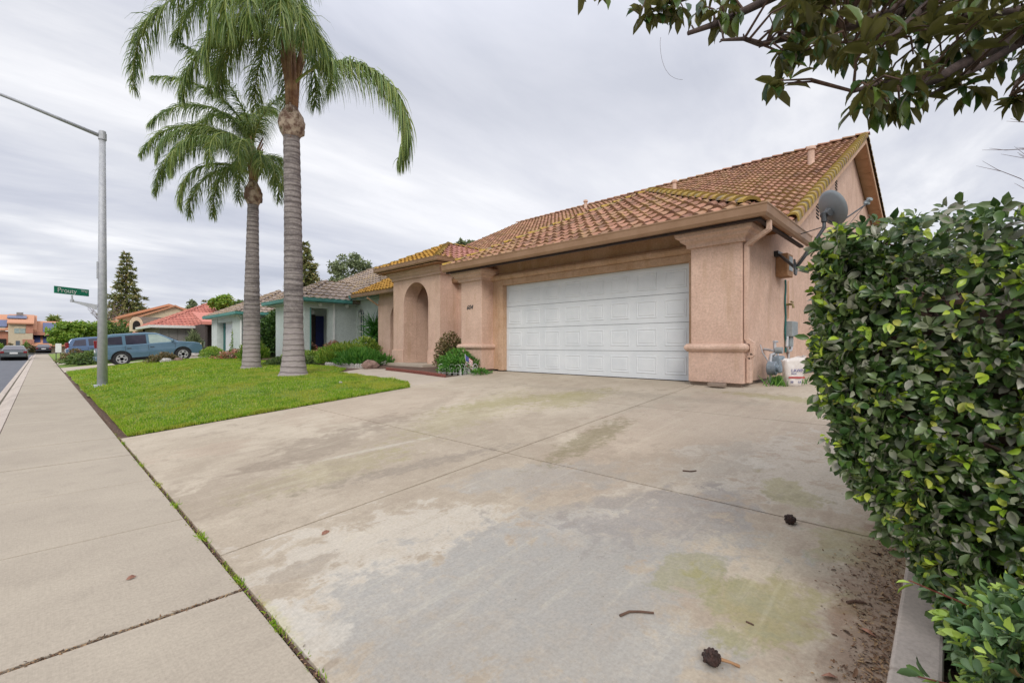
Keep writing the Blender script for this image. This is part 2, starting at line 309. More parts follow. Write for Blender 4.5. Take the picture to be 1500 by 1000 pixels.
M['greyleaf'] = leafmat('grey_green_leaves', [(0, (0.10, 0.14, 0.07)), (0.5, (0.20, 0.25, 0.12)), (1, (0.32, 0.35, 0.18))], 0.7, 0.2)
M['brightleaf'] = leafmat('bright_leaves', [(0, (0.06, 0.16, 0.015)), (0.5, (0.19, 0.33, 0.035)), (1, (0.42, 0.48, 0.08))], 0.5, 0.3)
M['greenleaf'] = leafmat('rich_green_leaves', [(0, (0.03, 0.13, 0.015)), (0.5, (0.08, 0.25, 0.03)), (1, (0.2, 0.4, 0.06))], 0.5, 0.3)
M['redleaf'] = leafmat('reddish_shrub_leaves', [(0, (0.045, 0.05, 0.015)), (0.4, (0.12, 0.12, 0.03)), (0.7, (0.22, 0.15, 0.06)), (1, (0.32, 0.22, 0.14))], 0.5, 0.2)
M['flowers'] = leafmat('mixed_flowers', [(0, (0.16, 0.22, 0.05)), (0.5, (0.25, 0.2, 0.07)), (0.7, (0.55, 0.14, 0.10)), (0.85, (0.60, 0.30, 0.34)), (1, (0.65, 0.5, 0.2))], 0.6, 0.2)
M['hedgedark'] = leafmat('climber_leaves', [(0, (0.02, 0.06, 0.01)), (0.5, (0.05, 0.12, 0.02)), (1, (0.12, 0.19, 0.04))], 0.5, 0.2)
M['debris'] = leafmat('leaf_litter', [(0, (0.05, 0.03, 0.02)), (0.5, (0.2, 0.11, 0.06)), (1, (0.4, 0.27, 0.14))], 0.9, 0)

# ------------------------------------------------------------------ object helpers
def tag(o, label=None, cat=None, group=None, kind=None):
    if label: o['label'] = label
    if cat: o['category'] = cat
    if group: o['group'] = group
    if kind: o['kind'] = kind
    return o
def thing(name, loc, label, cat, group=None):
    o = bpy.data.objects.new(name, None); o.empty_display_size = 0.2; COL.objects.link(o)
    o.location = loc; o['_o'] = tuple(loc); tag(o, label, cat, group); return o
class MB:
    def __init__(s): s.v = []; s.f = []; s.uv = []; s.mi = []
    def add(s, vs, fs, uv=None, mi=0):
        b = len(s.v); s.v += [tuple(x) for x in vs]
        for f in fs: s.f.append(tuple(b + i for i in f)); s.mi.append(mi)
        s.uv += (uv if uv else [(0.5, 0.5)] * len(vs))
    def box(s, x0, y0, z0, x1, y1, z1, mi=0):
        s.add([(x0, y0, z0), (x1, y0, z0), (x1, y1, z0), (x0, y1, z0), (x0, y0, z1), (x1, y0, z1), (x1, y1, z1), (x0, y1, z1)],
              [(0, 3, 2, 1), (4, 5, 6, 7), (0, 1, 5, 4), (1, 2, 6, 5), (2, 3, 7, 6), (3, 0, 4, 7)], mi=mi)
    def prism(s, poly, ext, mi=0):
        """planar polygon (3-D points) pushed along ext"""
        n = len(poly); ext = Vector(ext); a = [Vector(p) for p in poly]
        s.add(a + [p + ext for p in a], [tuple(range(n))[::-1], tuple(range(n, 2 * n))] + [(i, (i + 1) % n, n + (i + 1) % n, n + i) for i in range(n)], mi=mi)
    def tube(s, pts, r, n=8, cap=True, mi=0, uvr=None):
        pts = [Vector(p) for p in pts]; rs = r if isinstance(r, (list, tuple)) else [r] * len(pts)
        vs = []; up = Vector((0, 0, 1))
        for i, p in enumerate(pts):
            d = (pts[min(i + 1, len(pts) - 1)] - pts[max(i - 1, 0)]).normalized()
            if i == 0:
                a = d.cross(up); a = a if a.length > 0.05 else d.cross(Vector((1, 0, 0)))
            else: a = a - d * a.dot(d)
            a.normalize(); b = d.cross(a)
            for k in range(n):
                q = 2 * math.pi * k / n; vs.append(p + (a * math.cos(q) + b * math.sin(q)) * rs[i])
        fs = [(i * n + k, i * n + (k + 1) % n, (i + 1) * n + (k + 1) % n, (i + 1) * n + k) for i in range(len(pts) - 1) for k in range(n)]
        if cap: fs += [tuple(range(n))[::-1], tuple(range((len(pts) - 1) * n, len(pts) * n))]
        s.add(vs, fs, [(uvr if uvr is not None else 0.5, 0.5)] * len(vs), mi)
    def lathe(s, c, prof, n=16, mi=0):
        c = Vector(c); vs = [(c.x + r * math.cos(2 * math.pi * k / n), c.y + r * math.sin(2 * math.pi * k / n), c.z + z) for r, z in prof for k in range(n)]
        fs = [(i * n + k, i * n + (k + 1) % n, (i + 1) * n + (k + 1) % n, (i + 1) * n + k) for i in range(len(prof) - 1) for k in range(n)]
        fs += [tuple(range(n))[::-1], tuple(range((len(prof) - 1) * n, len(prof) * n))]
        s.add(vs, fs, mi=mi)
    def blob(s, c, r, n=3, amp=0.25, seed=0, mi=0):
        bm = bmesh.new(); bmesh.ops.create_icosphere(bm, subdivisions=n, radius=1)
        rr = random.Random(seed); ph = [rr.uniform(0, 6) for _ in range(6)]
        vs = []
        for v in bm.verts:
            p = v.co; k = 1 + amp * (math.sin(3 * p.x + ph[0]) * math.sin(4 * p.y + ph[1]) + 0.6 * math.sin(7 * p.z + ph[2]) * math.sin(6 * p.x + ph[3]) + 0.3 * math.sin(13 * p.y + ph[4]))
            vs.append((c[0] + p.x * r[0] * k, c[1] + p.y * r[1] * k, c[2] + p.z * r[2] * k))
        s.add(vs, [tuple(v.index for v in f.verts) for f in bm.faces], mi=mi); bm.free()
def build(name, mb, mats, parent=None, smooth=False, origin=None, bevel=0):
    """mesh vertices are given in world space (or the parent's space when the parent sits at 0)"""
    me = bpy.data.meshes.new(name)
    off = Vector(parent['_o']) if parent is not None else Vector(origin or (0, 0, 0))
    me.from_pydata([tuple(Vector(v) - off) for v in mb.v], [], mb.f)
    uvl = me.uv_layers.new(name='UVMap'); idx = np.zeros(len(me.loops), dtype=np.int32); me.loops.foreach_get('vertex_index', idx)
    uvl.data.foreach_set('uv', np.array(mb.uv, dtype=np.float32)[idx].ravel())
    for m in (mats if isinstance(mats, (list, tuple)) else [mats]): me.materials.append(m)
    me.polygons.foreach_set('material_index', mb.mi)
    if smooth: me.polygons.foreach_set('use_smooth', [True] * len(me.polygons))
    me.update()
    o = bpy.data.objects.new(name, me); COL.objects.link(o)
    if parent is not None: o.parent = parent; o['_o'] = tuple(off)
    else: o.location = off; o['_o'] = tuple(off)
    if bevel:
        b = o.modifiers.new('bevel', 'BEVEL'); b.width = bevel; b.segments = 2; b.limit_method = 'ANGLE'; b.angle_limit = R(35)
    return o
def npmesh(name, V, F, UV, mat, parent=None, origin=None, smooth=False):
    """V (n,3), F (m,k) one face size, UV (n,2)"""
    off = np.array(parent['_o'] if parent is not None else (origin or (0, 0, 0)), dtype=np.float32)
    me = bpy.data.meshes.new(name); k = F.shape[1]
    me.vertices.add(len(V)); me.vertices.foreach_set('co', (V - off).astype(np.float32).ravel())
    me.loops.add(F.size); me.loops.foreach_set('vertex_index', F.astype(np.int32).ravel())
    me.polygons.add(len(F)); me.polygons.foreach_set('loop_start', np.arange(0, F.size, k, dtype=np.int32))
    uvl = me.uv_layers.new(name='UVMap'); uvl.data.foreach_set('uv', UV[F.ravel()].astype(np.float32).ravel())
    if smooth: me.polygons.foreach_set('use_smooth', np.ones(len(F), dtype=bool))
    me.materials.append(mat); me.update(calc_edges=True)
    o = bpy.data.objects.new(name, me); COL.objects.link(o)
    if parent is not None: o.parent = parent
    else: o.location = tuple(off)
    o['_o'] = tuple(float(x) for x in off)
    return o
def nrm(a): return a / np.maximum(np.linalg.norm(a, axis=-1, keepdims=True), 1e-9)
# leaf: x along, y across, z normal
LV = np.array([(0, 0, 0), (.16, .27, .07), (.18, 0, 0), (.16, -.27, .07), (.45, .48, .10), (.47, 0, -.01), (.45, -.48, .10), (.76, .36, .03), (.78, 0, -.07), (.76, -.36, .03), (1, 0, -.17)])
LF = np.array([(0, 2, 1, 1), (0, 3, 2, 2), (1, 2, 5, 4), (2, 3, 6, 5), (4, 5, 7, 7), (5, 6, 7, 7)])
LQ = np.array([(0, 2, 1), (0, 3, 2), (1, 2, 5), (1, 5, 4), (2, 3, 6), (2, 6, 5), (4, 5, 8), (4, 8, 7), (5, 6, 9), (5, 9, 8), (7, 8, 10), (8, 9, 10)])
def leaves(name, P, D, Nn, L, W, rnd, mat, parent=None, origin=None, tv=LV, tf=LQ):
    """P base points, D directions, Nn rough normals, L lengths, W widths, rnd in 0..1"""
    D = nrm(D); S = nrm(np.cross(Nn, D)); U = nrm(np.cross(D, S)); n = len(P)
    V = (P[:, None, :] + D[:, None, :] * (tv[None, :, 0:1] * L[:, None, None]) + S[:, None, :] * (tv[None, :, 1:2] * W[:, None, None]) + U[:, None, :] * (tv[None, :, 2:3] * L[:, None, None])).reshape(-1, 3)
    F = (tf[None] + (np.arange(n) * len(tv))[:, None, None]).reshape(-1, tf.shape[1])
    UV = np.stack([np.repeat(rnd, len(tv)), np.tile(tv[:, 0], n)], 1)
    return npmesh(name, V, F, UV, mat, parent, origin, smooth=len(tv) > 8)
BV = np.array([(0, -.5, 0), (0, .5, 0), (.55, -.38, 0.03), (.55, .38, 0.03), (1, 0, -.12)])
BF = np.array([(0, 2, 1), (1, 2, 3), (2, 4, 3)])
def rnd_dirs(n, up=0.0):
    d = RNG.normal(size=(n, 3)); d[:, 2] += up; return nrm(d)
def shoots(centers, normals, per, L, W, spread=0.9, young=0.25, rmix=None, droop=0.0):
    """rosettes of leaves: returns P, D, N, L, W, rnd"""
    n = len(centers); c = np.repeat(centers, per, 0); nn = np.repeat(normals, per, 0)
    rad = rnd_dirs(n * per); rad = nrm(rad - nn * (rad * nn).sum(1, keepdims=True))
    k = np.tile(np.linspace(0.15, 1.0, per), n)[:, None]
    D = nn * (1.15 - k) * 1.2 + rad * (0.35 + spread * k) + RNG.normal(size=(n * per, 3)) * 0.18
    D[:, 2] -= droop * k[:, 0]
    Nn = nn - rad * 0.2 + RNG.normal(size=(n * per, 3)) * 0.25; Nn[:, 2] += 0.5
    yng = np.repeat(RNG.random(n) < young, per) & (k[:, 0] < 0.6)
    rnd = np.where(yng, RNG.uniform(0.76, 1.0, n * per), RNG.uniform(0.0, 0.73, n * per))
    ll = L * RNG.uniform(0.7, 1.25, n * per) * (0.75 + 0.35 * k[:, 0]); ww = ll * (W / L) * RNG.uniform(0.85, 1.15, n * per)
    P = c - nn * (k * 0.04) + rad * 0.006
    return P, D, Nn, ll, ww, rnd

# ------------------------------------------------------------------ setting: ground, road, pavement, driveway, lawn
def strip(name, prof, y0, y1, mat, label=None, ny=1):
    mb = MB(); n = len(prof)
    for j in range(ny + 1):
        y = y0 + (y1 - y0) * j / ny
        mb.v += [(x, y, z) for x, z in prof]; mb.uv += [(0.5, 0.5)] * n
    for j in range(ny):
        for i in range(n - 1): mb.f.append((j * n + i, j * n + i + 1, (j + 1) * n + i + 1, (j + 1) * n + i)); mb.mi.append(0)
    o = build(name, mb, mat); tag(o, kind='structure'); return o
strip('ground', [(-900, -0.02), (-14, -0.02), (-13.9, -0.2), (-0.9, -0.2), (-0.62, -0.12), (XE, -0.03), (8.24, GZ - 0.03), (900, GZ - 0.03)], -400, 1500, M['earth'])
strip('road', [(-12.6, -0.19), (-6.8, -0.12), (-0.85, -0.17)], -40, 93, M['asphalt'], ny=4)
mb = MB(); mb.add([(-60, 93, -0.15), (60, 93, -0.15), (60, 102, -0.15), (-60, 102, -0.15)], [(0, 1, 2, 3)])
mb.add([(-60, 102.3, -0.02), (60, 102.3, -0.02), (60, 104, 0.0), (-60, 104, 0.0)], [(0, 1, 2, 3)])
tag(build('cross_road', mb, M['asphalt']), kind='structure')
mb = MB()
mb.add([(x, y, z) for y in (-40, 92.9) for x, z in ((-12.6, -0.186), (-12.9, -0.02), (-14.4, 0.0))], [(0, 1, 4, 3), (1, 2, 5, 4)])
tag(build('far_pavement', mb, M['sidewalk']), kind='structure')
strip('far_lawn', [(-14.4, 0.004), (-40, 0.3)], -40, 92, M['lawn'])
# rolled kerb and gutter
mb = MB(); y = -20.0
while y < 92:
    y2 = min(y + 5.8, 92)
    prof = [(-0.86, -0.155), (-0.70, -0.15), (-0.60, -0.09), (-0.52, -0.02), (-0.425, -0.003), (-0.425, -0.10), (-0.86, -0.19)]
    mb.prism([(a, y + 0.006, b) for a, b in prof], (0, y2 - y - 0.012, 0)); y = y2
tag(build('kerb', mb, M['curbc'], bevel=0.008), kind='structure')
# pavement slabs
mb = MB(); k = -12
while True:
    y0 = 2.76 + 1.45 * k; y1 = y0 + 1.45
    if y0 > 91: break
    g0 = 0.014 if k % 3 == 0 else 0.004; g1 = 0.014 if (k + 1) % 3 == 0 else 0.004
    dz = RNG.uniform(-0.003, 0.003)
    mb.box(-0.415, y0 + g0, -0.1, XE - 0.014, y1 - g1, dz); k += 1
tag(build('pavement', mb, M['sidewalk'], bevel=0.004), kind='structure')
# dark dirt seam visible in the joints
mb = MB(); mb.add([(-0.43, -15, -0.018), (XE - .01, -15, -0.018), (XE + 0.02, 91, -0.018), (-0.43, 91, -0.018)], [(0, 1, 2, 3)]); mb.add([(XE - .01, 8.4, -0.012), (.95, 8.4, .0), (.95, 30.2, .0), (XE - .01, 30.2, -0.012)], [(0, 1, 2, 3)])
tag(build('pavement_bed', mb, M['mulch']), kind='structure')
# driveway slabs; plane rises from the pavement to the garage
def slab(mb, poly, th=0.09):
    top = [(x, y, gz(x)) for x, y in poly]; n = len(top)
    mb.add([(x, y, z - th) for x, y, z in top] + top, [tuple(range(n))[::-1], tuple(range(n, 2 * n))] + [(i, (i + 1) % n, n + (i + 1) % n, n + i) for i in range(n)])
mb = MB(); g = 0.0075; YR = 0.165
for (xa, xb) in ((XE + 0.014, 3.33), (3.33, 6.02), (6.02, 8.24)):
    a = xa + (0 if xa < 1 else g); b_ = xb - g
    slab(mb, [(a, YR), (b_, YR), (b_, 3.3 - g), (a, 3.3 - g)])
    yl = 8.43
    slab(mb, [(a, 3.3 + g), (b_, 3.3 + g), (b_, yl if b_ < 5.5 else 8.6), (a, yl if a < 5.5 else 8.6)])
mb2 = MB()
slab(mb, [(8.25, 3.3 + g), (8.62, 3.3 + g), (8.62, 8.9), (8.25, 8.9)])
slab(mb, [(8.25, YR), (8.62, YR), (8.62, 3.3 - g), (8.25, 3.3 - g)])
slab(mb, [(8.63, YR), (14.5, YR), (14.5, 2.56), (8.63, 2.56)])
tag(build('driveway', mb, M['drive'], bevel=0.003), kind='structure')
mb = MB(); mb.add([(XE, YR - .2, -0.02), (8.24, YR - .2, GZ - 0.02), (14.5, YR - .2, GZ - 0.02), (14.5, 8.5, GZ - 0.02), (8.24, 8.5, GZ - 0.02), (XE, 8.4, -0.02)], [(0, 1, 4, 5), (1, 2, 3, 4)])
tag(build('driveway_bed', mb, M['mulch']), kind='structure')
# front walk from the driveway along the house
mb = MB()
slab(mb, [(5.55, 8.61), (8.24, 8.61), (8.24, 8.80), (6.95, 9.0), (7.2, 11.0), (7.35, 12.6), (7.0, 13.8), (6.3, 13.6), (6.2, 12.0), (6.1, 10.2), (5.95, 9.1)])
slab(mb, [(7.02, 13.8), (8.95, 14.9), (8.95, 13.0), (7.37, 12.6)])
tag(build('front_path', mb, M['walk'], bevel=0.004), kind='structure')
# right boundary kerb under the hedge
mb = MB(); x = 0.80
while x < 7.5:
    x2 = x + 1.22
    mb.add([(x + .004, 0.02, gz(x) - .1), (x2 - .004, 0.02, gz(x2) - .1), (x2 - .004, 0.155, gz(x2) - .1), (x + .004, 0.155, gz(x) - .1),
            (x + .004, 0.02, gz(x) + .12), (x2 - .004, 0.02, gz(x2) + .12), (x2 - .004, 0.155, gz(x2) + .12), (x + .004, 0.155, gz(x) + .12)],
           [(0, 3, 2, 1), (4, 5, 6, 7), (0, 1, 5, 4), (1, 2, 6, 5), (2, 3, 7, 6), (3, 0, 4, 7)]); x = x2
tag(build('boundary_kerb', mb, M['curbc'], bevel=0.012), kind='structure')
# lawn with its low mound
LX1 = [(8.45, 5.53), (9.1, 5.93), (10.2, 6.08), (12.0, 6.18), (13.6, 6.28), (14.2, 6.9), (15.5, 7.1), (17, 7.1), (20, 7.4), (30.2, 7.6)]
def lx1(y):
    for (a, xa), (b, xb) in zip(LX1, LX1[1:]):
        if y <= b: return xa + (xb - xa) * max(0, (y - a)) / (b - a)
    return LX1[-1][1]
def lawn_z(x, y):
    s = max(0, min(1, (x - 0.8) / (lx1(y) - 0.8))); q = max(0, min(1, (y - 8.45) / 4.0)); q = q * q * (3 - 2 * q)
    return gz(x) + 0.012 + 0.17 * math.sin(math.pi * min(1, s * 1.0)) ** 0.8 * q + 0.02 * math.sin(x * 2.1) * math.sin(y * 1.3) * q
mb = MB(); nx, ny = 26, 70
for j in range(ny + 1):
    y = 8.45 + (30.2 - 8.45) * j / ny
    for i in range(nx + 1):
        xa_ = 0.835 + .045 * max(0, min(1, (16 - y) / 3)) + .02 * math.sin(y * 2.3) + .015 * math.sin(y * 7.1); x = xa_ + (lx1(y) - xa_) * i / nx; mb.v.append((x, y, lawn_z(x, y))); mb.uv.append((.5, .5))
for j in range(ny):
    for i in range(nx): a = j * (nx + 1) + i; mb.f.append((a, a + 1, a + nx + 2, a + nx + 1)); mb.mi.append(0)
tag(build('lawn', mb, M['lawn'], smooth=True), kind='structure')
def planez(name, x0, y0, x1, y1, mat, dz):
    mb = MB(); xs = [x0, x1] if (x0 > 8.24 or x1 < 8.24) else [x0, 8.24, x1]
    for x in xs: mb.v += [(x, y0, gz(x) + dz), (x, y1, gz(x) + dz)]; mb.uv += [(.5, .5)] * 2
    for i in range(len(xs) - 1): mb.f.append((2 * i, 2 * i + 2, 2 * i + 3, 2 * i + 1)); mb.mi.append(0)
    return tag(build(name, mb, mat), kind='structure')
planez('neighbour_driveway', 0.79, 30.3, 8.6, 36.5, M['walk'], 0.004)
planez('planting_bed', 5.6, 8.62, 9.9, 30.2, M['mulch'], -0.012)
planez('neighbour_lawn', 0.79, 36.6, 7.6, 42.3, M['lawn'], 0.008)
planez('neighbour_driveway', 0.79, 42.4, 9.5, 48, M['walk'], 0.004)
planez('neighbour_lawn', 0.79, 48.1, 8.6, 92, M['lawn'], 0.008)

def blades(name, n, xyf, h, w, mat=None, parent=None, origin=None, label=None, lean=0.45):
    P = xyf(n); n = len(P)
    D = rnd_dirs(n) * lean; D[:, 2] = np.abs(D[:, 2]) * 0.3 + 1.0
    tuft = 1 + .35 * np.sin(P[:, 0] * 5.1 + 1.7 * np.sin(P[:, 1] * 2.3)) * np.sin(P[:, 1] * 4.3 + P[:, 0])
    return leaves(name, P, D, rnd_dirs(n), h * tuft * RNG.uniform(0.5, 1.45, n), w * RNG.uniform(0.7, 1.3, n), RNG.random(n) ** 1.1, mat or M['blades'], parent, origin, BV, BF)
def lawn_pts(y0, y1, pw):
    def f(n):
        y = y0 + (y1 - y0) * RNG.random(n) ** pw; x1 = np.array([lx1(a) for a in y]); xa_ = 0.84 + .04 * np.clip((16 - y) / 3, 0, 1); x = xa_ + (x1 + 0.03 - xa_) * RNG.random(n)
        return np.stack([x, y, [lawn_z(a, b) - 0.004 for a, b in zip(x, y)]], 1)
    return f
o = blades('grass', 75000, lawn_pts(8.42, 16, 1.3), 0.042, 0.009); tag(o, kind='stuff')
o = blades('grass', 45000, lawn_pts(16, 30.2, 1.0), 0.05, 0.018); tag(o, kind='stuff')
def edge_pts(n):       # shaggier edge along driveway, pavement and walk
    k = RNG.integers(0, 3, n); s = RNG.random(n); j = RNG.normal(size=n) * 0.02
    x = np.where(k == 0, 0.86 + 4.69 * s, np.where(k == 1, 0.86 + np.abs(j), 0)); y = np.where(k == 0, 8.45 + np.abs(j), 8.45 + 12 * s)
    x = np.where(k == 2, np.array([lx1(a) for a in y]) - np.abs(j), x)
    return np.stack([x, y, [lawn_z(a, b) for a, b in zip(x, y)]], 1)
o = blades('edge_grass', 9000, edge_pts, 0.06, 0.009, lean=0.9); tag(o, kind='stuff')
# weeds and moss in the seam between pavement and driveway, and in the wide joints
def seam_pts(n):
    y = np.where(RNG.random(n) < .75, RNG.choice([1.5, 1.62, 2.3, 2.9, 3.1, 3.7, 4.6, 5.4, 6.4, 8.0, 1.44, 1.46], n) + RNG.normal(size=n) * 0.05, RNG.uniform(1, 9, n))
    return np.stack([XE + RNG.normal(size=n) * 0.010, y, np.full(n, -0.012)], 1)
o = blades('seam_weeds', 1000, seam_pts, 0.030, 0.006, lean=1.3); tag(o, kind='stuff')
def seam_litter(n):
    y = RNG.uniform(0.9, 12, n) ; x = XE + RNG.normal(size=n) * 0.012
    k = RNG.random(n) < 0.3; x = np.where(k, RNG.uniform(-.41, .76, n), x); y = np.where(k, 2.76 + RNG.normal(size=n) * 0.008, y)
    return np.stack([x, y, RNG.uniform(-0.016, 0.0, n)], 1)
nn2 = 1500; yy2 = RNG.uniform(8.45, 17, nn2)
P = np.concatenate([seam_litter(3600), np.stack([RNG.uniform(.78, .94, nn2), yy2, np.full(nn2, .004)], 1)]); n = len(P)
o = leaves('seam_litter', P, rnd_dirs(n) * np.array([1, 1, .25]), np.tile((0, 0, 1.), (n, 1)) + rnd_dirs(n) * .4, RNG.uniform(.006, .018, n), RNG.uniform(.003, .009, n), RNG.random(n) ** 1.5, M['debris']); tag(o, kind='stuff')
# leaf litter along the boundary kerb
n = 5200; x = 0.9 + 5.0 * RNG.random(n) ** 1.3; y = 0.165 + np.abs(RNG.normal(size=n)) * 0.10 * (1 + 0.4 * np.sin(x * 5))
z = np.array([gz(a) for a in x]) + 0.002 + RNG.random(n) * 0.006
o = leaves('leaf_litter', np.stack([x, y, z], 1), rnd_dirs(n) * np.array([1, 1, .15]), np.tile((0, 0, 1.), (n, 1)) + rnd_dirs(n) * .4, RNG.uniform(.004, .017, n), RNG.uniform(.003, .009, n), RNG.random(n), M['debris']); tag(o, kind='stuff')
n = 420; x = 0.9 + 4.5 * RNG.random(n) ** 1.2; y = 0.17 + np.abs(RNG.normal(size=n)) * .09; z = np.array([gz(a) for a in x]) + .004
o = leaves('leaf_litter', np.stack([x, y, z], 1), rnd_dirs(n) * np.array([1, 1, .2]), np.tile((0, 0, 1.), (n, 1)) + rnd_dirs(n) * .5, RNG.uniform(.015, .042, n), RNG.uniform(.008, .016, n), RNG.random(n), M['debris']); tag(o, kind='stuff')
n = 500; x = RNG.uniform(.9, 6, n); y = RNG.uniform(.2, 6, n); z = np.array([gz(a) for a in x]) + 0.002
o = leaves('leaf_litter', np.stack([x, y, z], 1), rnd_dirs(n) * np.array([1, 1, .1]), np.tile((0, 0, 1.), (n, 1)), RNG.uniform(.003, .009, n), RNG.uniform(.002, .005, n), RNG.random(n) * .7, M['debris']); tag(o, kind='stuff')

# ------------------------------------------------------------------ roofs
def clip_u(poly, v):
    xs = []
    for (u0, v0), (u1, v1) in zip(poly, poly[1:] + poly[:1]):
        if (v0 - v) * (v1 - v) < 0: xs.append(u0 + (u1 - u0) * (v - v0) / (v1 - v0))
    return (min(xs), max(xs)) if len(xs) >= 2 else None
def tiles(mb, O, U, V, poly, tw=0.235, tl=0.33, amp=0.052, lip=0.045, prof=None, flat=False):
    O, U, V = Vector(O), Vector(U).normalized(), Vector(V).normalized(); Nn = U.cross(V).normalized()
    if Nn.z < 0: Nn = -Nn
    prof = prof or ([0, .12, .27, .42, .57, .78, 1.0], [0.0, .55, .97, .97, .55, .06, 0.0])
    vmax = max(p[1] for p in poly); nc = int(vmax / tl) + 1
    for j in range(nc):
        v0, v1 = j * tl, min((j + 1) * tl + 0.02, vmax)
        c = clip_u(poly, min((v0 + v1) / 2, vmax - 1e-3))
        if not c: continue
        a, b = c; k0 = math.floor(a / tw); k1 = math.ceil(b / tw)
        for k in range(k0, k1):
            r = random.random(); vs = []; uv = []; s0 = max(0, (a - k * tw) / tw); s1 = min(1, (b - k * tw) / tw)
            if s1 - s0 < 0.02: continue
            dz = random.uniform(-.012, .012); ps = []
            for q, h in zip(*prof): ps.append((min(max(q, s0), s1), h))
            for (q, h) in ps:
                u = (k + q) * tw
                vs.append(O + U * u + V * (v0 + dz) + Nn * (h * amp + lip + dz)); uv.append((r, 0.0))
            for (q, h) in ps:
                u = (k + q) * tw
                vs.append(O + U * u + V * v1 + Nn * (h * amp * .85 + 0.004)); uv.append((r, 1.0))
            for (q, h) in ps:
                u = (k + q) * tw
                vs.append(O + U * u + V * (v0 + dz) + Nn * (h * amp * .55 - 0.004)); uv.append((r, 0.0))
            n = len(ps)
            fs = [(i, i + 1, n + i + 1, n + i) for i in range(n - 1)] + [(2 * n + i, 2 * n + i + 1, i + 1, i) for i in range(n - 1)]
            mb.add(vs, fs, uv)
def caps(mb, p0, p1, w=0.13, ln=0.36, h=0.085, lift=0.03):
    p0, p1 = Vector(p0), Vector(p1); d = p1 - p0; L = d.length; d.normalize(); s = d.cross(Vector((0, 0, 1))).normalized(); u = s.cross(d).normalized()
    n = max(1, round(L / ln)); ln = L / n
    for i in range(n):
        r = random.random(); vs = []; uv = []
        for (q, k, up) in ((0, 1.0, .030), (1.06, .84, .0)):
            base = p0 + d * (q + i) * ln + u * (lift + up)
            for a in range(8):
                an = math.pi * a / 7; vs.append(base + s * math.cos(an) * w * k + u * (math.sin(an) * h * k - 0.05)); uv.append((r, q * .9))
        b = p0 + d * i * ln + u * lift
        for a in range(8):
            an = math.pi * a / 7; vs.append(b + s * math.cos(an) * w * .86 + u * (math.sin(an) * h * .75 - 0.05)); uv.append((r, 0))
        fs = [(a, a + 1, 9 + a, 8 + a) for a in range(7)] + [(16 + a, 17 + a, a + 1, a) for a in range(7)]
        mb.add(vs, fs, uv)
def deck(mb, pts, th=0.10):
    n = len(pts); a = [Vector(p) for p in pts]; mb.prism([p - Vector((0, 0, th)) for p in a], (0, 0, th - 0.012))
def slope_dir(run_x, run_y, rise): return Vector((run_x, run_y, rise)).normalized()
def sweep(mb, path, prof, closed=False):
    """prof: (outwards, z) list; path: xy list walked so that outwards is on the right"""
    n = len(path); ring = []
    for i, p in enumerate(path):
        p = Vector(p)
        def nr(a, b): d = (Vector(b) - Vector(a)).normalized(); return Vector((d.y, -d.x))
        if closed or 0 < i < n - 1:
            n1 = nr(path[i - 1], path[i]); n2 = nr(path[i], path[(i + 1) % n]); m = (n1 + n2).normalized(); k = 1 / max(0.3, m.dot(n1)); m = m * k
        elif i == 0: m = nr(path[0], path[1])
        else: m = nr(path[-2], path[-1])
        ring.append([(p.x + m.x * o, p.y + m.y * o, z) for o, z in prof])
    k = len(prof); vs = [v for r in ring for v in r]; fs = []
    for i in range(n if closed else n - 1):
        for j in range(k): a = i * k + j; b = i * k + (j + 1) % k; c = ((i + 1) % n) * k + (j + 1) % k; d = ((i + 1) % n) * k + j; fs.append((a, b, c, d))
    if not closed: fs += [tuple(range(k)), tuple(range((n - 1) * k, n * k))[::-1]]
    mb.add(vs, fs)
def gutter(mb, path, zt, h=0.15, w=0.12):
    sweep(mb, path, [(0, zt - h), (w * .55, zt - h), (w * .8, zt - h * .75), (w * .9, zt - h * .2), (w, zt - .02), (w, zt), (w - .015, zt), (w - .02, zt - .03), (0.015, zt - .03), (0, zt)])
def arch_pts(y0, y1, zs, n=16):
    c, r = (y0 + y1) / 2, (y1 - y0) / 2
    return [(c - r * math.cos(math.pi * i / n), zs + r * math.sin(math.pi * i / n)) for i in range(n + 1)]
def archwall_x(mb, X, th, y0, y1, z0, z1, a0, a1, zs):
    """wall in plane X (thickness +x) from y0 to y1 with an arched opening a0..a1 reaching the floor"""
    poly = [(X, y0, z0), (X, a0, z0)] + [(X, y, z) for y, z in arch_pts(a0, a1, zs)] + [(X, a1, z0), (X, y1, z0), (X, y1, z1), (X, y0, z1)]
    mb.prism(poly, (th, 0, 0))

# ------------------------------------------------------------------ main house
H1 = thing('stucco_house', (8.6, 6, GZ), 'salmon stucco house with white garage door, arched entry and tiled roof with a tall gable', 'house')
G = GZ
W = MB()      # garage front wall around the door
XD = 8.60; XW = 8.50
W.prism([(XW, 2.9, G + .05), (XW, 3.55, G + .05), (XW, 3.55, 2.90), (XW, 8.50, 2.90), (XW, 8.50, G + .05), (XW, 8.95, G + .05), (XW, 8.95, 3.74), (XW, 2.9, 3.74)], (.2, 0, 0))
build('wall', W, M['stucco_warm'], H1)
W = MB(); W.box(8.5, 2.602, G + .05, 10.6, 2.85, 3.62); W.box(8.5, 9.45, G + .05, 9.9, 9.70, 3.5)
a = [(10.6, 2.60, G + .05), (26.3, 2.60, G + .05), (26.3, 2.60, 6.55), (20.14, 2.60, 8.42), (10.6, 2.60, 3.83)]
W.prism(a, (0, .25, 0)); build('wall', W, M['stucco'], H1)
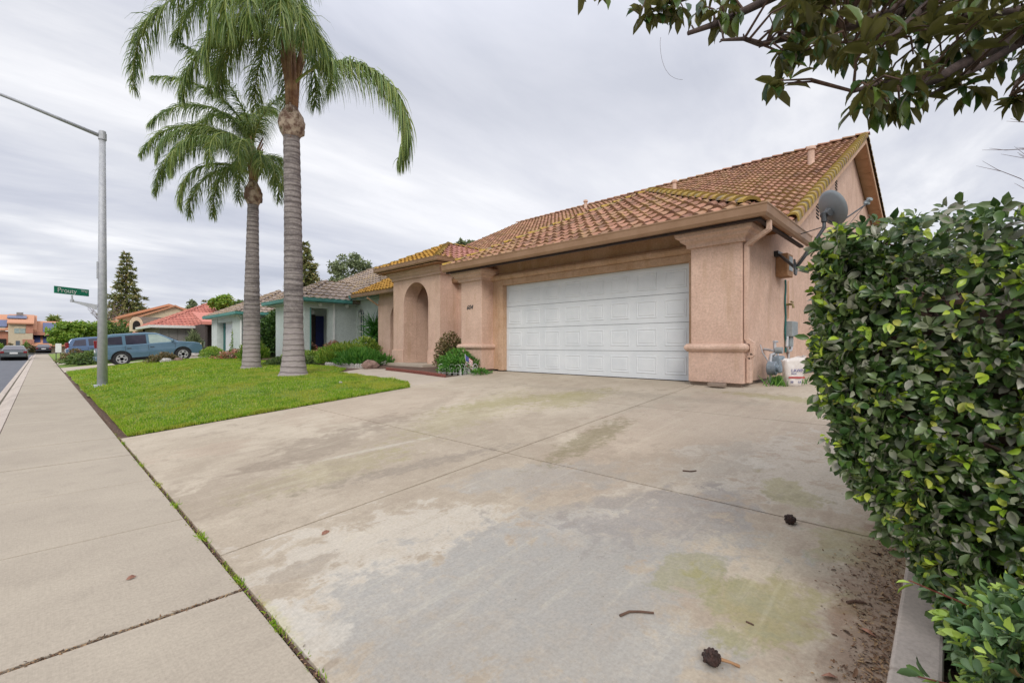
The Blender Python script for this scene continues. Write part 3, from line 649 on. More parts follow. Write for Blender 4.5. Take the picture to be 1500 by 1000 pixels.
for q_ in ((8.33, 2.63, G - .1, 26.2, 2.85, G + .05), (8.12, 2.53, G - .1, 8.6, 3.38, G + .05), (8.12, 8.94, G - .1, 8.6, 9.72, G + .05)):
    W = MB(); W.box(*q_); build('foundation', W, M['foundation'], H1)
# door trim, header moulding
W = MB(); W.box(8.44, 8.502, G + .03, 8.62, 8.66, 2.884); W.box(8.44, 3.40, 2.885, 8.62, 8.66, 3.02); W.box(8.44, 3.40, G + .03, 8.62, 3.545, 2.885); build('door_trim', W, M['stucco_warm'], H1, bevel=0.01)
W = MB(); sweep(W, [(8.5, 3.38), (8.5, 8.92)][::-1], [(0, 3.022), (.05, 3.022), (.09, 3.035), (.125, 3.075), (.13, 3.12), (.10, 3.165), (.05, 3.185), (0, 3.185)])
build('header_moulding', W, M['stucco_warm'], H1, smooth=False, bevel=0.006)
# columns with base, band and capital
for y0, y1 in ((2.50, 3.36), (8.92, 9.76)):
    x0, x1 = 8.08, 8.52
    c = MB(); c.box(x0, y0, G + .055, x1, y1, 3.50)
    P = [(x1, y1), (x0, y1), (x0, y0), (x1, y0)]
    co = build('column', c, M['stucco'], H1, bevel=0.018)
    b = MB(); sweep(b, P, [(0, 1.345), (.06, 1.335), (.09, 1.29), (.088, 1.25), (.06, 1.215), (.028, 1.20), (.028, G + .055), (0, G + .055)])
    bo = build('column_band', b, M['stucco'], H1, bevel=0.006)
    k = MB(); sweep(k, P, [(0, 3.33), (.20, 3.33), (.215, 3.27), (.20, 3.21), (.15, 3.185), (.13, 3.14), (.09, 3.115), (.06, 3.09), (.05, 3.03), (0, 3.03)])
    build('column_capital', k, M['stucco'], H1, bevel=0.006)
# garage door: four sections of eight raised panels
gd = MB(); DY0, DY1, DZ0, DZ1 = 3.56, 8.50, G + .012, 2.885; rh = (DZ1 - DZ0) / 4; pw = (DY1 - DY0) / 8
for r in range(4):
    z0 = DZ0 + r * rh; gd.box(XD, DY0, z0 + .004, XD + .05, DY1, z0 + rh - .004)
    for k in range(8):
        y0 = DY0 + k * pw
        ya, yb, za, zb = y0 + .085, y0 + pw - .085, z0 + .105, z0 + rh - .105
        vs = []
        for (m_, d) in ((0, 0.0005), (0.012, -.012), (0.035, -.010), (.052, -.014 + .0)):
            vs += [(XD + (0.0 if m_ == 0 else (.010 if m_ == .012 else (.009 if m_ == .035 else -.004))) - .002, yy, zz) for yy, zz in ((ya + m_, za + m_), (yb - m_, za + m_), (yb - m_, zb - m_), (ya + m_, zb - m_))]
        fs = []
        for q in range(3): fs += [(q * 4 + i, q * 4 + (i + 1) % 4, q * 4 + 4 + (i + 1) % 4, q * 4 + 4 + i) for i in range(4)]
        fs.append((12, 13, 14, 15))
        # stamped frame: raised moulding ring standing on the section face
        ring = []
        for (m_, x) in ((0, 0.0), (.008, -.009), (.022, -.009), (.032, -.002), (.048, -.002), (.058, -.008)):
            ring += [(XD + x, yy, zz) for yy, zz in ((ya + m_, za + m_), (yb - m_, za + m_), (yb - m_, zb - m_), (ya + m_, zb - m_))]
        fs = []
        for q in range(5): fs += [(q * 4 + i, q * 4 + (i + 1) % 4, q * 4 + 4 + (i + 1) % 4, q * 4 + 4 + i) for i in range(4)]
        fs.append((20, 21, 22, 23)); gd.add(ring, fs)
gdo = build('garage_door', gd, M['white_door'], H1)
s = MB(); s.box(XD - .004, DY0, DZ0 - .012, XD + .04, DY1, DZ0 + .004); build('bottom_seal', s, M['dark'], gdo)
s = MB(); s.box(XD + .06, DY0 - .1, G, XD + .08, DY1 + .1, 3.0); build('door_backing', s, M['dark'], gdo)
# house number
def text(body, size, loc, rot, mat, parent=None, name='lettering', ext=0.004, align='LEFT', shear=0.0, sx=1):
    cu = bpy.data.curves.new(name, 'FONT'); cu.body = body; cu.size = size; cu.extrude = ext; cu.align_x = align; cu.shear = shear; cu.materials.append(mat)
    o = bpy.data.objects.new(name, cu); COL.objects.link(o); off = Vector(parent['_o']) if parent else Vector((0, 0, 0))
    o.location = Vector(loc) - off; o.rotation_euler = rot; o.scale = (sx, 1, 1)
    dg = bpy.context.evaluated_depsgraph_get(); me = bpy.data.meshes.new_from_object(o.evaluated_get(dg)); me.name = name
    q = bpy.data.objects.new(name, me); COL.objects.link(q); q.location = o.location; q.rotation_euler = rot; q.scale = (sx, 1, 1)
    bpy.data.objects.remove(o); o = q; o.name = name
    if parent: o.parent = parent
    return o
hn = thing('house_number', (8.07, 9.4, 2.3), 'small dark metal house number 604 on the left garage column', 'house number')
text('604', 0.17, (8.074, 9.52, 2.28), (R(90), 0, R(-90)), M['dgrey'], hn, 'digits', 0.006, shear=0.3)
# roof
EZ = 3.44
mainm = 0.489
def mainz(x): return 8.66 - mainm * (20.14 - x)
T = MB()      # main front slope
pl = math.hypot(1, mainm); EX = 9.55
L = (20.14 - EX) * pl; YL, YH = 2.16, 19.0
k = MB()
tiles(T, (EX, YL, mainz(EX)), (0, 1, 0), (1, 0, mainm), [(0, 0), (YH - YL, 0), (YH - YL, L), (0, L)])
T2 = MB(); tiles(T2, (26.6, YL, 8.66 - .30 * 6.46), (0, 1, 0), (-1, 0, .30), [(0, 0), (YH - YL, 0), (YH - YL, 6.46 * math.hypot(1, .3)), (0, 6.46 * math.hypot(1, .3))])
roof = build('roof', T, M['tile'], H1); build('rear_slope', T2, M['tile'], roof)
D_ = MB(); deck(D_, [(EX + .03, YL + .02, mainz(EX + .03)), (20.14, YL + .02, 8.66), (20.14, YH, 8.66), (EX + .03, YH, mainz(EX + .03))])
deck(D_, [(20.14, YL + .02, 8.66), (26.55, YL + .02, 8.66 - .3 * 6.41), (26.55, YH, 8.66 - .3 * 6.41), (20.14, YH, 8.66)])
build('roof_deck', D_, M['soffit'], roof)
# soffit boards under the rake overhang
sb = MB(); x = 10.2
while x < 26.3:
    x2 = x + 0.92
    za = (mainz(x) if x < 20.14 else 8.66 - .3 * (x - 20.14)) - .115; xb = x2 - .02; zb = (mainz(xb) if xb < 20.14 else 8.66 - .3 * (xb - 20.14)) - .115
    sb.prism([(x, YL + .07, za), (xb, YL + .07, zb), (xb, YL + .07, zb - .02), (x, YL + .07, za - .02)], (0, .37, 0)); x = x2
build('soffit_boards', sb, M['sboard'], roof)
bb = MB(); Y0 = YL + .0
bb.prism([(EX + .35, Y0, mainz(EX + .35) - .01), (20.14, Y0, 8.65), (20.14, Y0, 8.40), (EX + .35, Y0, mainz(EX + .35) - .24)], (0, .05, 0))
bb.prism([(20.14, Y0, 8.65), (26.6, Y0, 8.65 - .3 * 6.46), (26.6, Y0, 8.42 - .3 * 6.46), (20.14, Y0, 8.40)], (0, .05, 0))
build('barge_board', bb, M['barge'], roof)
T = MB()      # rake tiles: barrels turned down over the edge
def rake(x0, z0, x1, z1, n):
    for i in range(n):
        a, b = i / n, (i + 1.1) / n; r = random.random(); vs = []; uv = []
        for (q, e, s_) in ((a, .045, 1.0), (b, .012, .86)):
            x = x0 + (x1 - x0) * q; z = z0 + (z1 - z0) * q
            for j in range(9):
                an = math.pi * (j / 8) * 1.0
                vs.append((x, Y0 + .035 - math.cos(an) * .115 * s_ + .0, z + e + math.sin(an) * .085 * s_ - (.10 if j == 0 else (.03 if j == 1 else 0)))); uv.append((r, 0 if q == a else .9))
        fs = [(j, j + 1, 10 + j, 9 + j) for j in range(8)]
        m = len(vs)
        for j in range(9):
            an = math.pi * (j / 8); x = x0 + (x1 - x0) * a; z = z0 + (z1 - z0) * a
            vs.append((x, Y0 + .035 - math.cos(an) * .095, z + .03 + math.sin(an) * .06 - (.10 if j == 0 else (.03 if j == 1 else 0)))); uv.append((r, 0))
        fs += [(m + j, m + j + 1, j + 1, j) for j in range(8)]
        T.add(vs, fs, uv)
rake(EX + .42, mainz(EX + .42) + .03, 20.14, 8.69, 33); rake(26.6, 8.69 - .3 * 6.46, 20.14, 8.69, 18)
build('rake_tiles', T, M['rake'], roof)
T = MB(); caps(T, (20.14, YH, 8.74), (20.14, YL - .08, 8.74), .14, .38, .09, .0); build('ridge_tiles', T, M['tile'], roof)
# garage hip roof
ax, ay = 11.75, 6.05; EXg = 7.68; m2 = (5.56 - EZ) / (ax - EXg); ms = (5.56 - EZ) / (ay - 2.05)
groof = MB(); T = MB(); LL = (ax - EXg) * math.hypot(1, m2)
tiles(T, (EXg, 2.08, EZ), (0, 1, 0), (1, 0, m2), [(0, 0), (7.94, 0), (ay - 2.08, LL)], tw=.235, tl=.34)
g_o = build('garage_roof', T, M['tile'], H1)
S = MB(); xr = 14.2
LS = (ay - 2.08) * math.hypot(1, ms)
tiles(S, (EXg, 2.08, EZ), (1, 0, 0), (0, 1, ms), [(0, 0), (2.2, 0), (xr - EXg, LS), (ax - EXg, LS)])
tiles(S, (EXg, 10.02, EZ), (1, 0, 0), (0, -1, ms), [(0, 0), (2.2, 0), (xr - EXg, LS), (ax - EXg, LS)])
build('side_slopes', S, M['tile'], g_o)
D_ = MB(); deck(D_, [(EXg, 2.1, EZ), (EXg, 10.0, EZ), (ax, ay, 5.54)]); deck(D_, [(EXg, 2.1, EZ), (ax, ay, 5.54), (xr, ay, 5.54), (EXg + 2.2, 2.1, EZ)]); deck(D_, [(EXg, 10.0, EZ), (EXg + 2.2, 10, EZ), (xr, ay, 5.54), (ax, ay, 5.54)])
build('roof_deck', D_, M['soffit'], g_o)
T = MB(); caps(T, (EXg + .22, 2.3, EZ + .15), (ax, ay, 5.60), .15, .36, .10, .03); caps(T, (EXg, 10.06, EZ + .04), (ax, ay, 5.60), .12, .36, .07, .02); caps(T, (ax, ay, 5.60), (xr, ay, 5.60), .14, .36, .09, .02)
build('hip_tiles', T, M['ridge'], g_o)
gt = MB(); gutter(gt, [(7.70, 10.02), (7.70, 2.10), (10.65, 2.10)], EZ + .045, .19, .11); build('gutter', gt, M['gutter'], H1, bevel=0.004)
# downspout at the garage corner
dn = MB(); q = [(8.02, 2.08, 3.32), (8.02, 2.08, 3.15), (8.17, 2.455, 2.98), (8.17, 2.455, 1.42), (8.19, 2.37, 1.34), (8.19, 2.37, 1.16), (8.19, 2.425, 1.10), (8.19, 2.425, .70)]
for a, b in zip(q, q[1:]):
    a, b = Vector(a), Vector(b); d = (b - a).normalized(); s = Vector((1, 0, 0)); u = d.cross(s).normalized()
    vs = [p + s * i * .042 + u * j * .032 for p in (a - d * .012, b + d * .012) for i, j in ((-1, -1), (1, -1), (1, 1), (-1, 1))]
    dn.add(vs, [(0, 1, 2, 3), (4, 7, 6, 5)] + [(i, 4 + i, 4 + (i + 1) % 4, (i + 1) % 4) for i in range(4)])
build('downspout', dn, M['stucco'], H1, bevel=0.004)
dk = MB(); dk.box(7.725, 2.13, 3.262, 7.80, 9.98, 3.30); dk.box(7.80, 2.13, 3.262, 10.6, 2.20, 3.30); build('painted_eave_shade', dk, M['darkwood'], H1)  # strips coloured dark to imitate the shade line under the gutter
# roof vents
for x, y, h, w in ((16.2, 3.06, .62, .30), (17.89, 8.1, .45, .26), (18.98, 13.2, .5, .26)):
    v = MB(); z = mainz(x); w *= .72; h *= .85; v.tube([(x, y, z - .1), (x, y, z + h)], w * .42, 12); v.lathe((x, y, z + h - .05), [(w * .6, 0), (w * .6, .05), (w * .5, .10), (w * .1, .12)], 14)
    build('roof_vent', v, M['stucco'], roof)
# gable louvres
for x, z in ((14.35, 5.02), (17.1, 6.38)):
    v = MB()
    for i in range(7): v.box(x, 2.585, z + i * .09 - .3, x + .32, 2.605, z + i * .09 - .3 + .035)
    build('gable_louvre', v, M['dark'], H1)
# recess wall, entry portico, left wing
W = MB(); W.box(9.75, 9.70, G, 9.95, 12.3, 3.50); build('wall', W, M['stucco'], H1)
W = MB(); archwall_x(W, 10.0, .22, 14.6, 17.5, G, 3.6, 15.2, 16.62, 2.35)
W.box(10.22, 17.3, G, 19.9, 17.5, 3.42); W.box(11.3, 14.9, G, 11.5, 17.3, 3.4); build('wall', W, M['stucco'], H1)
for q_ in ((9.96, 16.64, G, 9.998, 17.54, 1.12), (9.96, 14.76, G, 9.998, 15.18, 1.12)):
    W = MB(); W.box(*q_); build('plinth', W, M['stucco'], H1, bevel=0.01)
W = MB(); W.box(9.985, 17.5, G, 10.02, 17.56, 3.2); build('downspout', W, M['stucco'], H1)
po = MB(); PXf = 9.0; py0, py1 = 11.92, 14.74; a0, a1 = 12.58, 14.06
archwall_x(po, PXf, .55, py0, py1, G, 4.0, a0, a1, 2.74)
po.box(9.56, py0 + .002, G, 9.78, py0 + .3, 4.0); po.box(9.56, 14.07, G, 10.9, py1 - .002, 4.0); po.box(12.2, 11.9, G, 12.4, 14.8, 3.9); po.box(10.902, 14.072, G, 12.198, 14.3, 3.59); archwall_x(po, 10.9, .2, 11.95, 14.068, G, 3.59, 12.2, 13.28, 2.3)
po.box(9.78, py0 + .3, 3.6, 10.9, 14.07, 3.99)
por = build('portico', po, M['stucco'], H1)
W = MB()
W.prism([(PXf - .045, py0 - .045, G + .02), (9.6, py0 - .045, G + .02), (9.6, py0 - .001, G + .02), (PXf - .001, py0 - .001, G + .02), (PXf - .001, a0, G + .02), (PXf - .045, a0, G + .02)], (0, 0, 1.12 - G)); build('plinth', W, M['stucco'], por, bevel=0.012)
W = MB(); W.box(PXf - .045, a1, G + .02, PXf - .001, py1 + .045, 1.14); build('plinth', W, M['stucco'], por, bevel=0.012)
W = MB(); sweep(W, [(10.2, py0), (PXf, py0), (PXf, py1), (10.0, py1)][::-1], [(0, 3.62), (.05, 3.62), (.05, 3.70), (.09, 3.73), (.13, 3.80), (.20, 3.84), (.20, 3.93), (0, 3.93)]); build('cornice', W, M['stucco'], por, bevel=0.006)
W = MB(); W.box(12.15, 12.6, G + .05, 12.195, 13.7, 2.9); build('front_door', W, M['darkwood'], H1)
W = MB(); W.box(8.42, 12.1, G - .08, 9.02, 14.45, G + .075); W.box(9.0, 11.95, G, 10.9, 14.05, G + .06); build('entry_step', W, M['walk'], H1, bevel=0.012)
pe = 4.05; pa_ = (10.42, 13.36, 5.0); r0x, r0y, r1y = 8.53, 11.47, 15.22
T = MB(); mF = (pa_[2] - pe) / (pa_[0] - r0x); tiles(T, (r0x, r0y, pe), (0, 1, 0), (1, 0, mF), [(0, 0), (r1y - r0y, 0), (pa_[1] - r0y, (pa_[0] - r0x) * math.hypot(1, mF))], tw=.235, tl=.33)
pr = build('portico_roof', T, M['tile_moss'], H1)
T = MB(); mS = (pa_[2] - pe) / (pa_[1] - r0y); tiles(T, (r0x, r0y, pe), (1, 0, 0), (0, 1, mS), [(0, 0), (2.3, 0), (4.3, (pa_[1] - r0y) * math.hypot(1, mS)), (pa_[0] - r0x, (pa_[1] - r0y) * math.hypot(1, mS))], tw=.235, tl=.33)
build('side_slope', T, M['tile_pink'], pr)
T = MB(); tiles(T, (r0x, r1y, pe), (1, 0, 0), (0, -1, mS), [(0, 0), (2.3, 0), (4.3, 2.1), (pa_[0] - r0x, 2.1)], tw=.235, tl=.33); build('side_slope', T, M['tile_moss'], pr)
D_ = MB(); deck(D_, [(r0x, r0y, pe), (r0x, r1y, pe), pa_]); deck(D_, [(r0x, r0y, pe), pa_, (12.8, pa_[1], 5.0), (r0x + 2.3, r0y, pe)]); deck(D_, [(r0x, r1y, pe), (r0x + 2.3, r1y, pe), (12.8, pa_[1], 5.0), pa_]); D_.box(r0x + .03, r0y + .03, pe - .16, 10.8, r1y - .03, pe - .13); build('roof_deck', D_, M['soffit'], pr)
T = MB(); caps(T, (r0x, r0y, pe + .05), (pa_[0], pa_[1], 5.05), .10, .33, .06, .02); caps(T, (r0x, r1y, pe + .05), (pa_[0], pa_[1], 5.05), .10, .33, .06, .02); caps(T, (pa_[0], pa_[1], 5.05), (12.9, pa_[1], 5.05), .11, .33, .07, .02); build('hip_tiles', T, M['ridge'], pr)
gt = MB(); gutter(gt, [(10.75, r0y + .03), (r0x + .03, r0y + .03), (r0x + .03, r1y - .03), (10.9, r1y - .03)][::-1], pe + .04, .15, .09); build('gutter', gt, M['gutter'], pr, bevel=0.004)
# mossy eave course of the left wing and its gutter
T = MB(); zz = mainz(EX) + .02; tiles(T, (EX - .03, 14.6, zz + .01), (0, 1, 0), (1, 0, mainm), [(0, 0), (4.42, 0), (4.42, 2.0), (0, 2.0)]); build('mossy_eave_tiles', T, M['tile_moss'], H1)
gt = MB(); gutter(gt, [(EX + .0, 9.9), (EX + .0, 19.02)][::-1], mainz(EX) + .03, .15, .09); build('gutter', gt, M['gutter'], H1, bevel=0.004)
W = MB(); W.tube([(9.5, 17.62, 3.3), (9.85, 17.58, 3.08), (9.97, 17.55, 3.0)], .035, 8); build('downspout', W, M['barge'], H1)

# ------------------------------------------------------------------ fixtures on and by the house wall
# satellite dish on a bent mast under the eave
dp = onY(1165, 392, 2.02)
base = Vector((dp.x, 2.02, dp.z)); dc = pt(1214, 307, 8.0)
DS = thing('satellite_dish', base, 'grey satellite dish on a bent mast under the garage eave', 'satellite dish')
face = Vector((0.70, -0.60, 0.38)).normalized()      # looks away from the camera, up over the side yard
s_ = face.cross(Vector((0, 0, 1))).normalized(); u_ = s_.cross(face).normalized()
b = MB(); vs = []; nr, na = 6, 32
for side in (0, 1):
    for i in range(nr + 1):
        r = i / nr
        for k in range(na):
            a = 2 * math.pi * k / na
            vs.append(dc + s_ * math.cos(a) * r * .29 + u_ * math.sin(a) * r * .32 + face * (.075 * r * r + side * .012))
fs = [(q * (nr + 1) * na + i * na + k, q * (nr + 1) * na + i * na + (k + 1) % na, q * (nr + 1) * na + (i + 1) * na + (k + 1) % na, q * (nr + 1) * na + (i + 1) * na + k) for q in (0, 1) for i in range(nr) for k in range(na)]
fs += [(nr * na + k, nr * na + (k + 1) % na, (2 * nr + 1) * na + (k + 1) % na, (2 * nr + 1) * na + k) for k in range(na)]
b.add(vs, fs); build('reflector', b, M['dish'], DS, smooth=True)
b = MB(); hub = dc - face * .07 - u_ * .06; el = hub - Vector((0, 0, .22)) - face * .05
b.tube([base + Vector((0, 0, -.02)), base + (el - base) * .35 + Vector((0, 0, -.03)), el, el + Vector((0, 0, .16))], .03, 10); build('mast', b, M['dgrey'], DS, smooth=True)
b = MB(); b.tube([hub - s_ * .09, hub + s_ * .09], .055, 12); b.tube([hub - face * .02, dc], .05, 10); b.tube([el + Vector((0, 0, .1)), el + Vector((0, 0, .26))], .045, 10)
build('mount_bracket', b, M['dgrey'], DS)
arm0 = dc - u_ * .30 + face * .03; lnb = pt(1272, 297, 8.25)
b = MB(); b.tube([hub - u_ * .12, arm0, lnb], .013, 8); build('feed_arm', b, M['dgrey'], DS)
b = MB(); b.tube([lnb - s_ * .06 + Vector((0, 0, .02)), lnb + s_ * .06 + Vector((0, 0, .05))], .032, 10); b.tube([lnb + Vector((0, 0, -.03)), lnb + Vector((0, 0, .09))], .026, 10); b.tube([lnb, lnb - face * .09 + Vector((0, 0, .02))], .02, 10); build('receiver', b, M['boxgrey'], DS)
b = MB(); p0 = onY(1140, 372, 2.55); b.tube([p0, base], .028, 8)
fo = base + Vector((0, .0, 0)); b.prism([fo + Vector((-.10, -.02, .14)), fo + Vector((.10, -.02, -.02)), fo + Vector((.02, -.02, -.14)), fo + Vector((-.09, -.02, -.12))], (0, .03, 0)); b.box(p0.x - .12, 2.52, p0.z - .06, p0.x + .3, 2.60, p0.z + .05)
build('eave_bracket', b, M['dgrey'], DS)
b = MB(); b.tube([el + Vector((0, 0, .02)), onY(1150, 350, 2.3)], .009, 6); b.tube([lnb - s_ * .05, (lnb + el) / 2 - Vector((0, 0, .22)), el, base + Vector((0, 0, .05))], .005, 5); build('stay_and_cable', b, M['dgrey'], DS)
# wooden-sided box high on the wall, green conduit, grey boxes
bx = onY(1136, 392, 2.6); b2 = onY(1158, 360, 2.6)
UB = thing('wall_box', (bx.x + .3, 2.6, 2.8), 'tan weathered utility box high on the side wall below the eave', 'utility box')
b = MB(); b.box(bx.x, 2.38, 2.72, bx.x + .42, 2.6, 3.18); build('box_body', b, M['cardboard'], UB, bevel=0.01)
b = MB(); b.box(bx.x + .10, 2.372, 2.84, bx.x + .38, 2.379, 3.13); build('cover', b, M['boxgrey'], UB)
cx = onY(1149, 450, 2.6).x
CN = thing('cable_conduit', (cx, 2.58, 1.2), 'thin green-black cable running down the side wall from the tan box', 'cable')
b = MB(); pts_ = [(cx - .02 + .03 * math.sin(i * 1.3), 2.575, 2.72 - i * .13) for i in range(13)]; b.tube(pts_, .018, 6); build('cable', b, M['tealdark'], CN)
b = MB(); b.tube([(cx + .22, 2.575, 2.72), (cx + .22, 2.575, 1.9)], .012, 6); build('pale_cable', b, M['barge'], CN)
EB = thing('electric_box', (cx + .2, 2.6, 1.3), 'grey electrical disconnect box with conduit on the side wall', 'utility box')
b = MB(); b.box(cx + .02, 2.45, 1.50, cx + .50, 2.6, 1.83); build('box_body', b, M['boxgrey'], EB, bevel=0.012)
b = MB(); b.box(cx + .10, 2.50, 1.28, cx + .30, 2.6, 1.49); build('lower_box', b, M['boxgrey'], EB, bevel=0.01)
b = MB(); b.tube([(cx + .02, 2.55, 1.5), (cx - .02, 2.55, 1.3), (cx + .1, 2.55, 1.18), (cx + .32, 2.55, 1.2), (cx + .42, 2.55, 1.32), (cx + .42, 2.55, 1.5)], .03, 8); b.tube([(cx + .22, 2.57, 1.2), (cx + .22, 2.57, .64)], .022, 8); build('conduit', b, M['galv'], EB)
TP = thing('wall_tap', (cx + .25, 2.57, 2.2), 'small brass tap fitting on the side wall above the grey box', 'tap')
b = MB(); b.tube([(cx + .15, 2.6, 2.2), (cx + .15, 2.48, 2.2), (cx + .15, 2.46, 2.12)], .025, 8); b.tube([(cx + .07, 2.49, 2.25), (cx + .23, 2.49, 2.25)], .018, 8); build('tap_body', b, pm('aged_brass', (0.25, 0.2, 0.08), None, 9, 0.5, metal=.4), TP)
# gas meter
gm = onY(1136, 545, 2.35); gx, gy = gm.x, 2.35
GM = thing('gas_meter', (gx, gy, GZ), 'blue-grey gas meter with regulator and pipes beside the white bag', 'gas meter')
b = MB(); b.box(gx - .10, gy - .12, .80, gx + .20, gy + .10, 1.12); build('meter_body', b, M['bluegrey'], GM, bevel=0.04)
b = MB(); b.tube([(gx - .34, gy - .10, .90), (gx - .34, gy + .04, .90)], .125, 18); b.tube([(gx - .34, gy - .14, .90), (gx - .34, gy - .08, .90)], .06, 14); build('regulator', b, M['bluegrey'], GM, bevel=0.012)
b = MB(); b.tube([(gx - .34, gy, GZ), (gx - .34, gy, 1.0), (gx - .30, gy, 1.14), (gx - .06, gy, 1.16), (gx - .06, gy, 1.02)], .026, 8); b.tube([(gx + .16, gy, 1.05), (gx + .16, gy, 1.20), (gx + .16, gy + .24, 1.24)], .024, 8); b.tube([(gx - .06, gy, 1.1), (gx - .06, gy, 1.36)], .028, 8); b.tube([(gx - .12, gy, 1.38), (gx + .12, gy, 1.38)], .02, 8); b.tube([(gx - .34, gy + .02, 1.0), (gx - .44, gy + .1, 1.18), (gx - .2, gy + .2, 1.32)], .01, 6); build('pipes', b, M['galv'], GM)
b = MB(); b.tube([(gx - .06, gy - .02, 1.22), (gx - .06, gy - .13, 1.22)], .06, 14); build('dial', b, M['boxgrey'], GM)
# white sack
sx_ = onY(1161, 556, 1.95); X0 = sx_.x
SK = thing('white_sack', (X0, 1.95, GZ), 'open white plastic sack printed in blue with a red stripe', 'sack')
b = MB(); vs = []; rings = 9; nn_ = 20
rd = Vector((CA, -SA, 0)); fd = Vector((SA, CA, 0))
for i in range(rings):
    q = i / (rings - 1); z = GZ + .46 * q
    for k in range(nn_):
        a = 2 * math.pi * k / nn_; c_, s2 = math.cos(a), math.sin(a)
        sq = lambda c: math.copysign(abs(c) ** .55, c)
        wx = .135 + .035 * q + .012 * math.sin(5 * a + 6 * q); wy = .085 + .015 * math.sin(3 * a + 4 * q)
        p = Vector((X0, 1.95, z)) + rd * sq(c_) * wx + fd * sq(s2) * wy
        if q > .85: p.z += .045 * (q - .85) / .15 * (1.0 * c_ + .4) + .012 * math.sin(7 * a)
        if q > .85 and c_ > .3: p += rd * .035 * (q - .85) / .15
        vs.append(p)
fs = [(i * nn_ + k, i * nn_ + (k + 1) % nn_, (i + 1) * nn_ + (k + 1) % nn_, (i + 1) * nn_ + k) for i in range(rings - 1) for k in range(nn_)] + [tuple(range(nn_))[::-1]]
b.add(vs, fs); o = build('sack_body', b, M['bagwhite'], SK, smooth=True); so2 = o.modifiers.new('thick', 'SOLIDIFY'); so2.thickness = .006
b = MB(); fr = Vector((X0, 1.95, 0)) - fd * .101
b.prism([fr - rd * .13 + Vector((0, 0, GZ + .14)), fr + rd * .14 + Vector((0, 0, GZ + .14)), fr + rd * .14 + Vector((0, 0, GZ + .165)), fr - rd * .13 + Vector((0, 0, GZ + .165))], -fd * .004); build('red_stripe', b, M['red'], SK)
for body, sz, du, dz in (('LAWN', .075, -.085, .245), ('SAND', .035, -.085, .205), ('50', .05, -.10, .06), ('LB', .05, .03, .06)):
    p = fr + rd * du - fd * .004; text(body, sz, (p.x, p.y, GZ + dz), (R(90), 0, -YAW), M['blue'], SK, 'print', 0.002)
BR = thing('brick', (8.0, 2.75, GZ), 'single dark grey-brown brick lying at the foot of the right garage column', 'brick')
p = Vector((7.96, 2.86, 0)); b = MB(); b.box(p.x - .06, p.y - .14, GZ - .005, p.x + .05, p.y + .14, GZ + .055); build('brick_body', b, M['foundation'], BR, bevel=0.008)
# dark side gate beyond the wall
gp_ = onY(1192, 545, 2.5).x
GT = thing('side_gate', (14.6, 2.0, GZ), 'dark brown wooden side gate between the house wall and the hedge', 'gate')
b = MB()
for i in range(12): b.box(14.55, 2.45 - i * .16, GZ + .04, 14.59, 2.45 - i * .16 + .15, 2.55)
build('gate_boards', b, M['darkwood'], GT)
b = MB(); b.box(14.50, 2.52, GZ, 14.62, 2.60, 2.7); build('post', b, M['red'] if False else pm('rust_post', (0.20, 0.06, 0.045), None, 9, 0.8), GT)
for z_ in (1.0, 2.2): b = MB(); b.box(14.48, .55, z_, 14.549, 2.45, z_ + .12); build('rail', b, M['darkwood'], GT)
b = MB(); b.box(14.45, 1.75, 1.25, 14.48, 2.0, 1.29); build('latch', b, M['galv'], GT)
for x, y, n in ((gx - .22, 2.12, 900),):
    P = np.stack([x + RNG.normal(size=n) * .26, y + RNG.normal(size=n) * .09, np.full(n, GZ)], 1)
    o = blades('grass_tuft', n, lambda n_: P, 0.15, 0.014, M['greenleaf'], origin=(x, y, GZ), lean=.8); tag(o, 'bright green weed tuft growing under the gas meter', 'weeds')

# ------------------------------------------------------------------ street light and street-name sign
lp = onG(150, 567); LH = EYE + (VH - 195) / FPX * 13.75
SLm = thing('street_light', (lp.x, lp.y, .05), 'tall tapered galvanised street light pole standing on the lawn edge', 'street light')
b = MB(); b.tube([(lp.x, lp.y, .03), (lp.x, lp.y, LH)], [.125, .075], 16); build('pole', b, M['galv'], SLm, smooth=True)
b = MB(); b.box(lp.x - .19, lp.y - .19, .03, lp.x + .19, lp.y + .19, .125); build('base_plate', b, M['galv'], SLm, bevel=.01)
b = MB(); b.lathe((lp.x, lp.y, LH - .02), [(.085, 0), (.085, .06), (.03, .09)], 14); b.tube([(lp.x, lp.y, LH - .22), (lp.x, lp.y, LH - .02)], .10, 14); build('pole_cap', b, M['galv'], SLm)
hx = onY(2, 116, lp.y - .1)
b = MB(); end = Vector((lp.x - 3.4, lp.y - .0, LH + .62)); b.tube([(lp.x, lp.y, LH - .12), Vector((lp.x, lp.y, LH - .12)).lerp(end, .5) + Vector((0, 0, .03)), end], [.055, .045, .035], 10); build('arm', b, M['galv'], SLm, smooth=True)
b = MB(); b.box(end.x - .55, end.y - .12, end.z - .09, end.x + .05, end.y + .12, end.z + .05); build('lamp_head', b, M['galv'], SLm, bevel=.03)
b = MB(); z0 = EYE + (VH - 408) / FPX * 13.7; b.box(lp.x - .13, lp.y - .05, z0, lp.x - .095, lp.y + .05, z0 + .5); build('strap_plate', b, M['galv'], SLm)
SG = thing('street_sign', (lp.x, lp.y, 2.6), 'green street-name sign reading Prouty on a bracket arm', 'street sign')
zb = EYE + (VH - 447) / FPX * 13.7
ta = Vector((lp.x - .12, lp.y - .02, zb - .05)); tb = Vector((lp.x - .66, lp.y - .02, zb + .08))
b = MB(); b.prism([ta + Vector((0, -.02, .06)), tb + Vector((0, -.02, .02)), tb + Vector((0, -.02, -.02)), ta + Vector((0, -.02, -.09))], (0, .04, 0)); build('bracket_arm', b, M['galv'], SG)
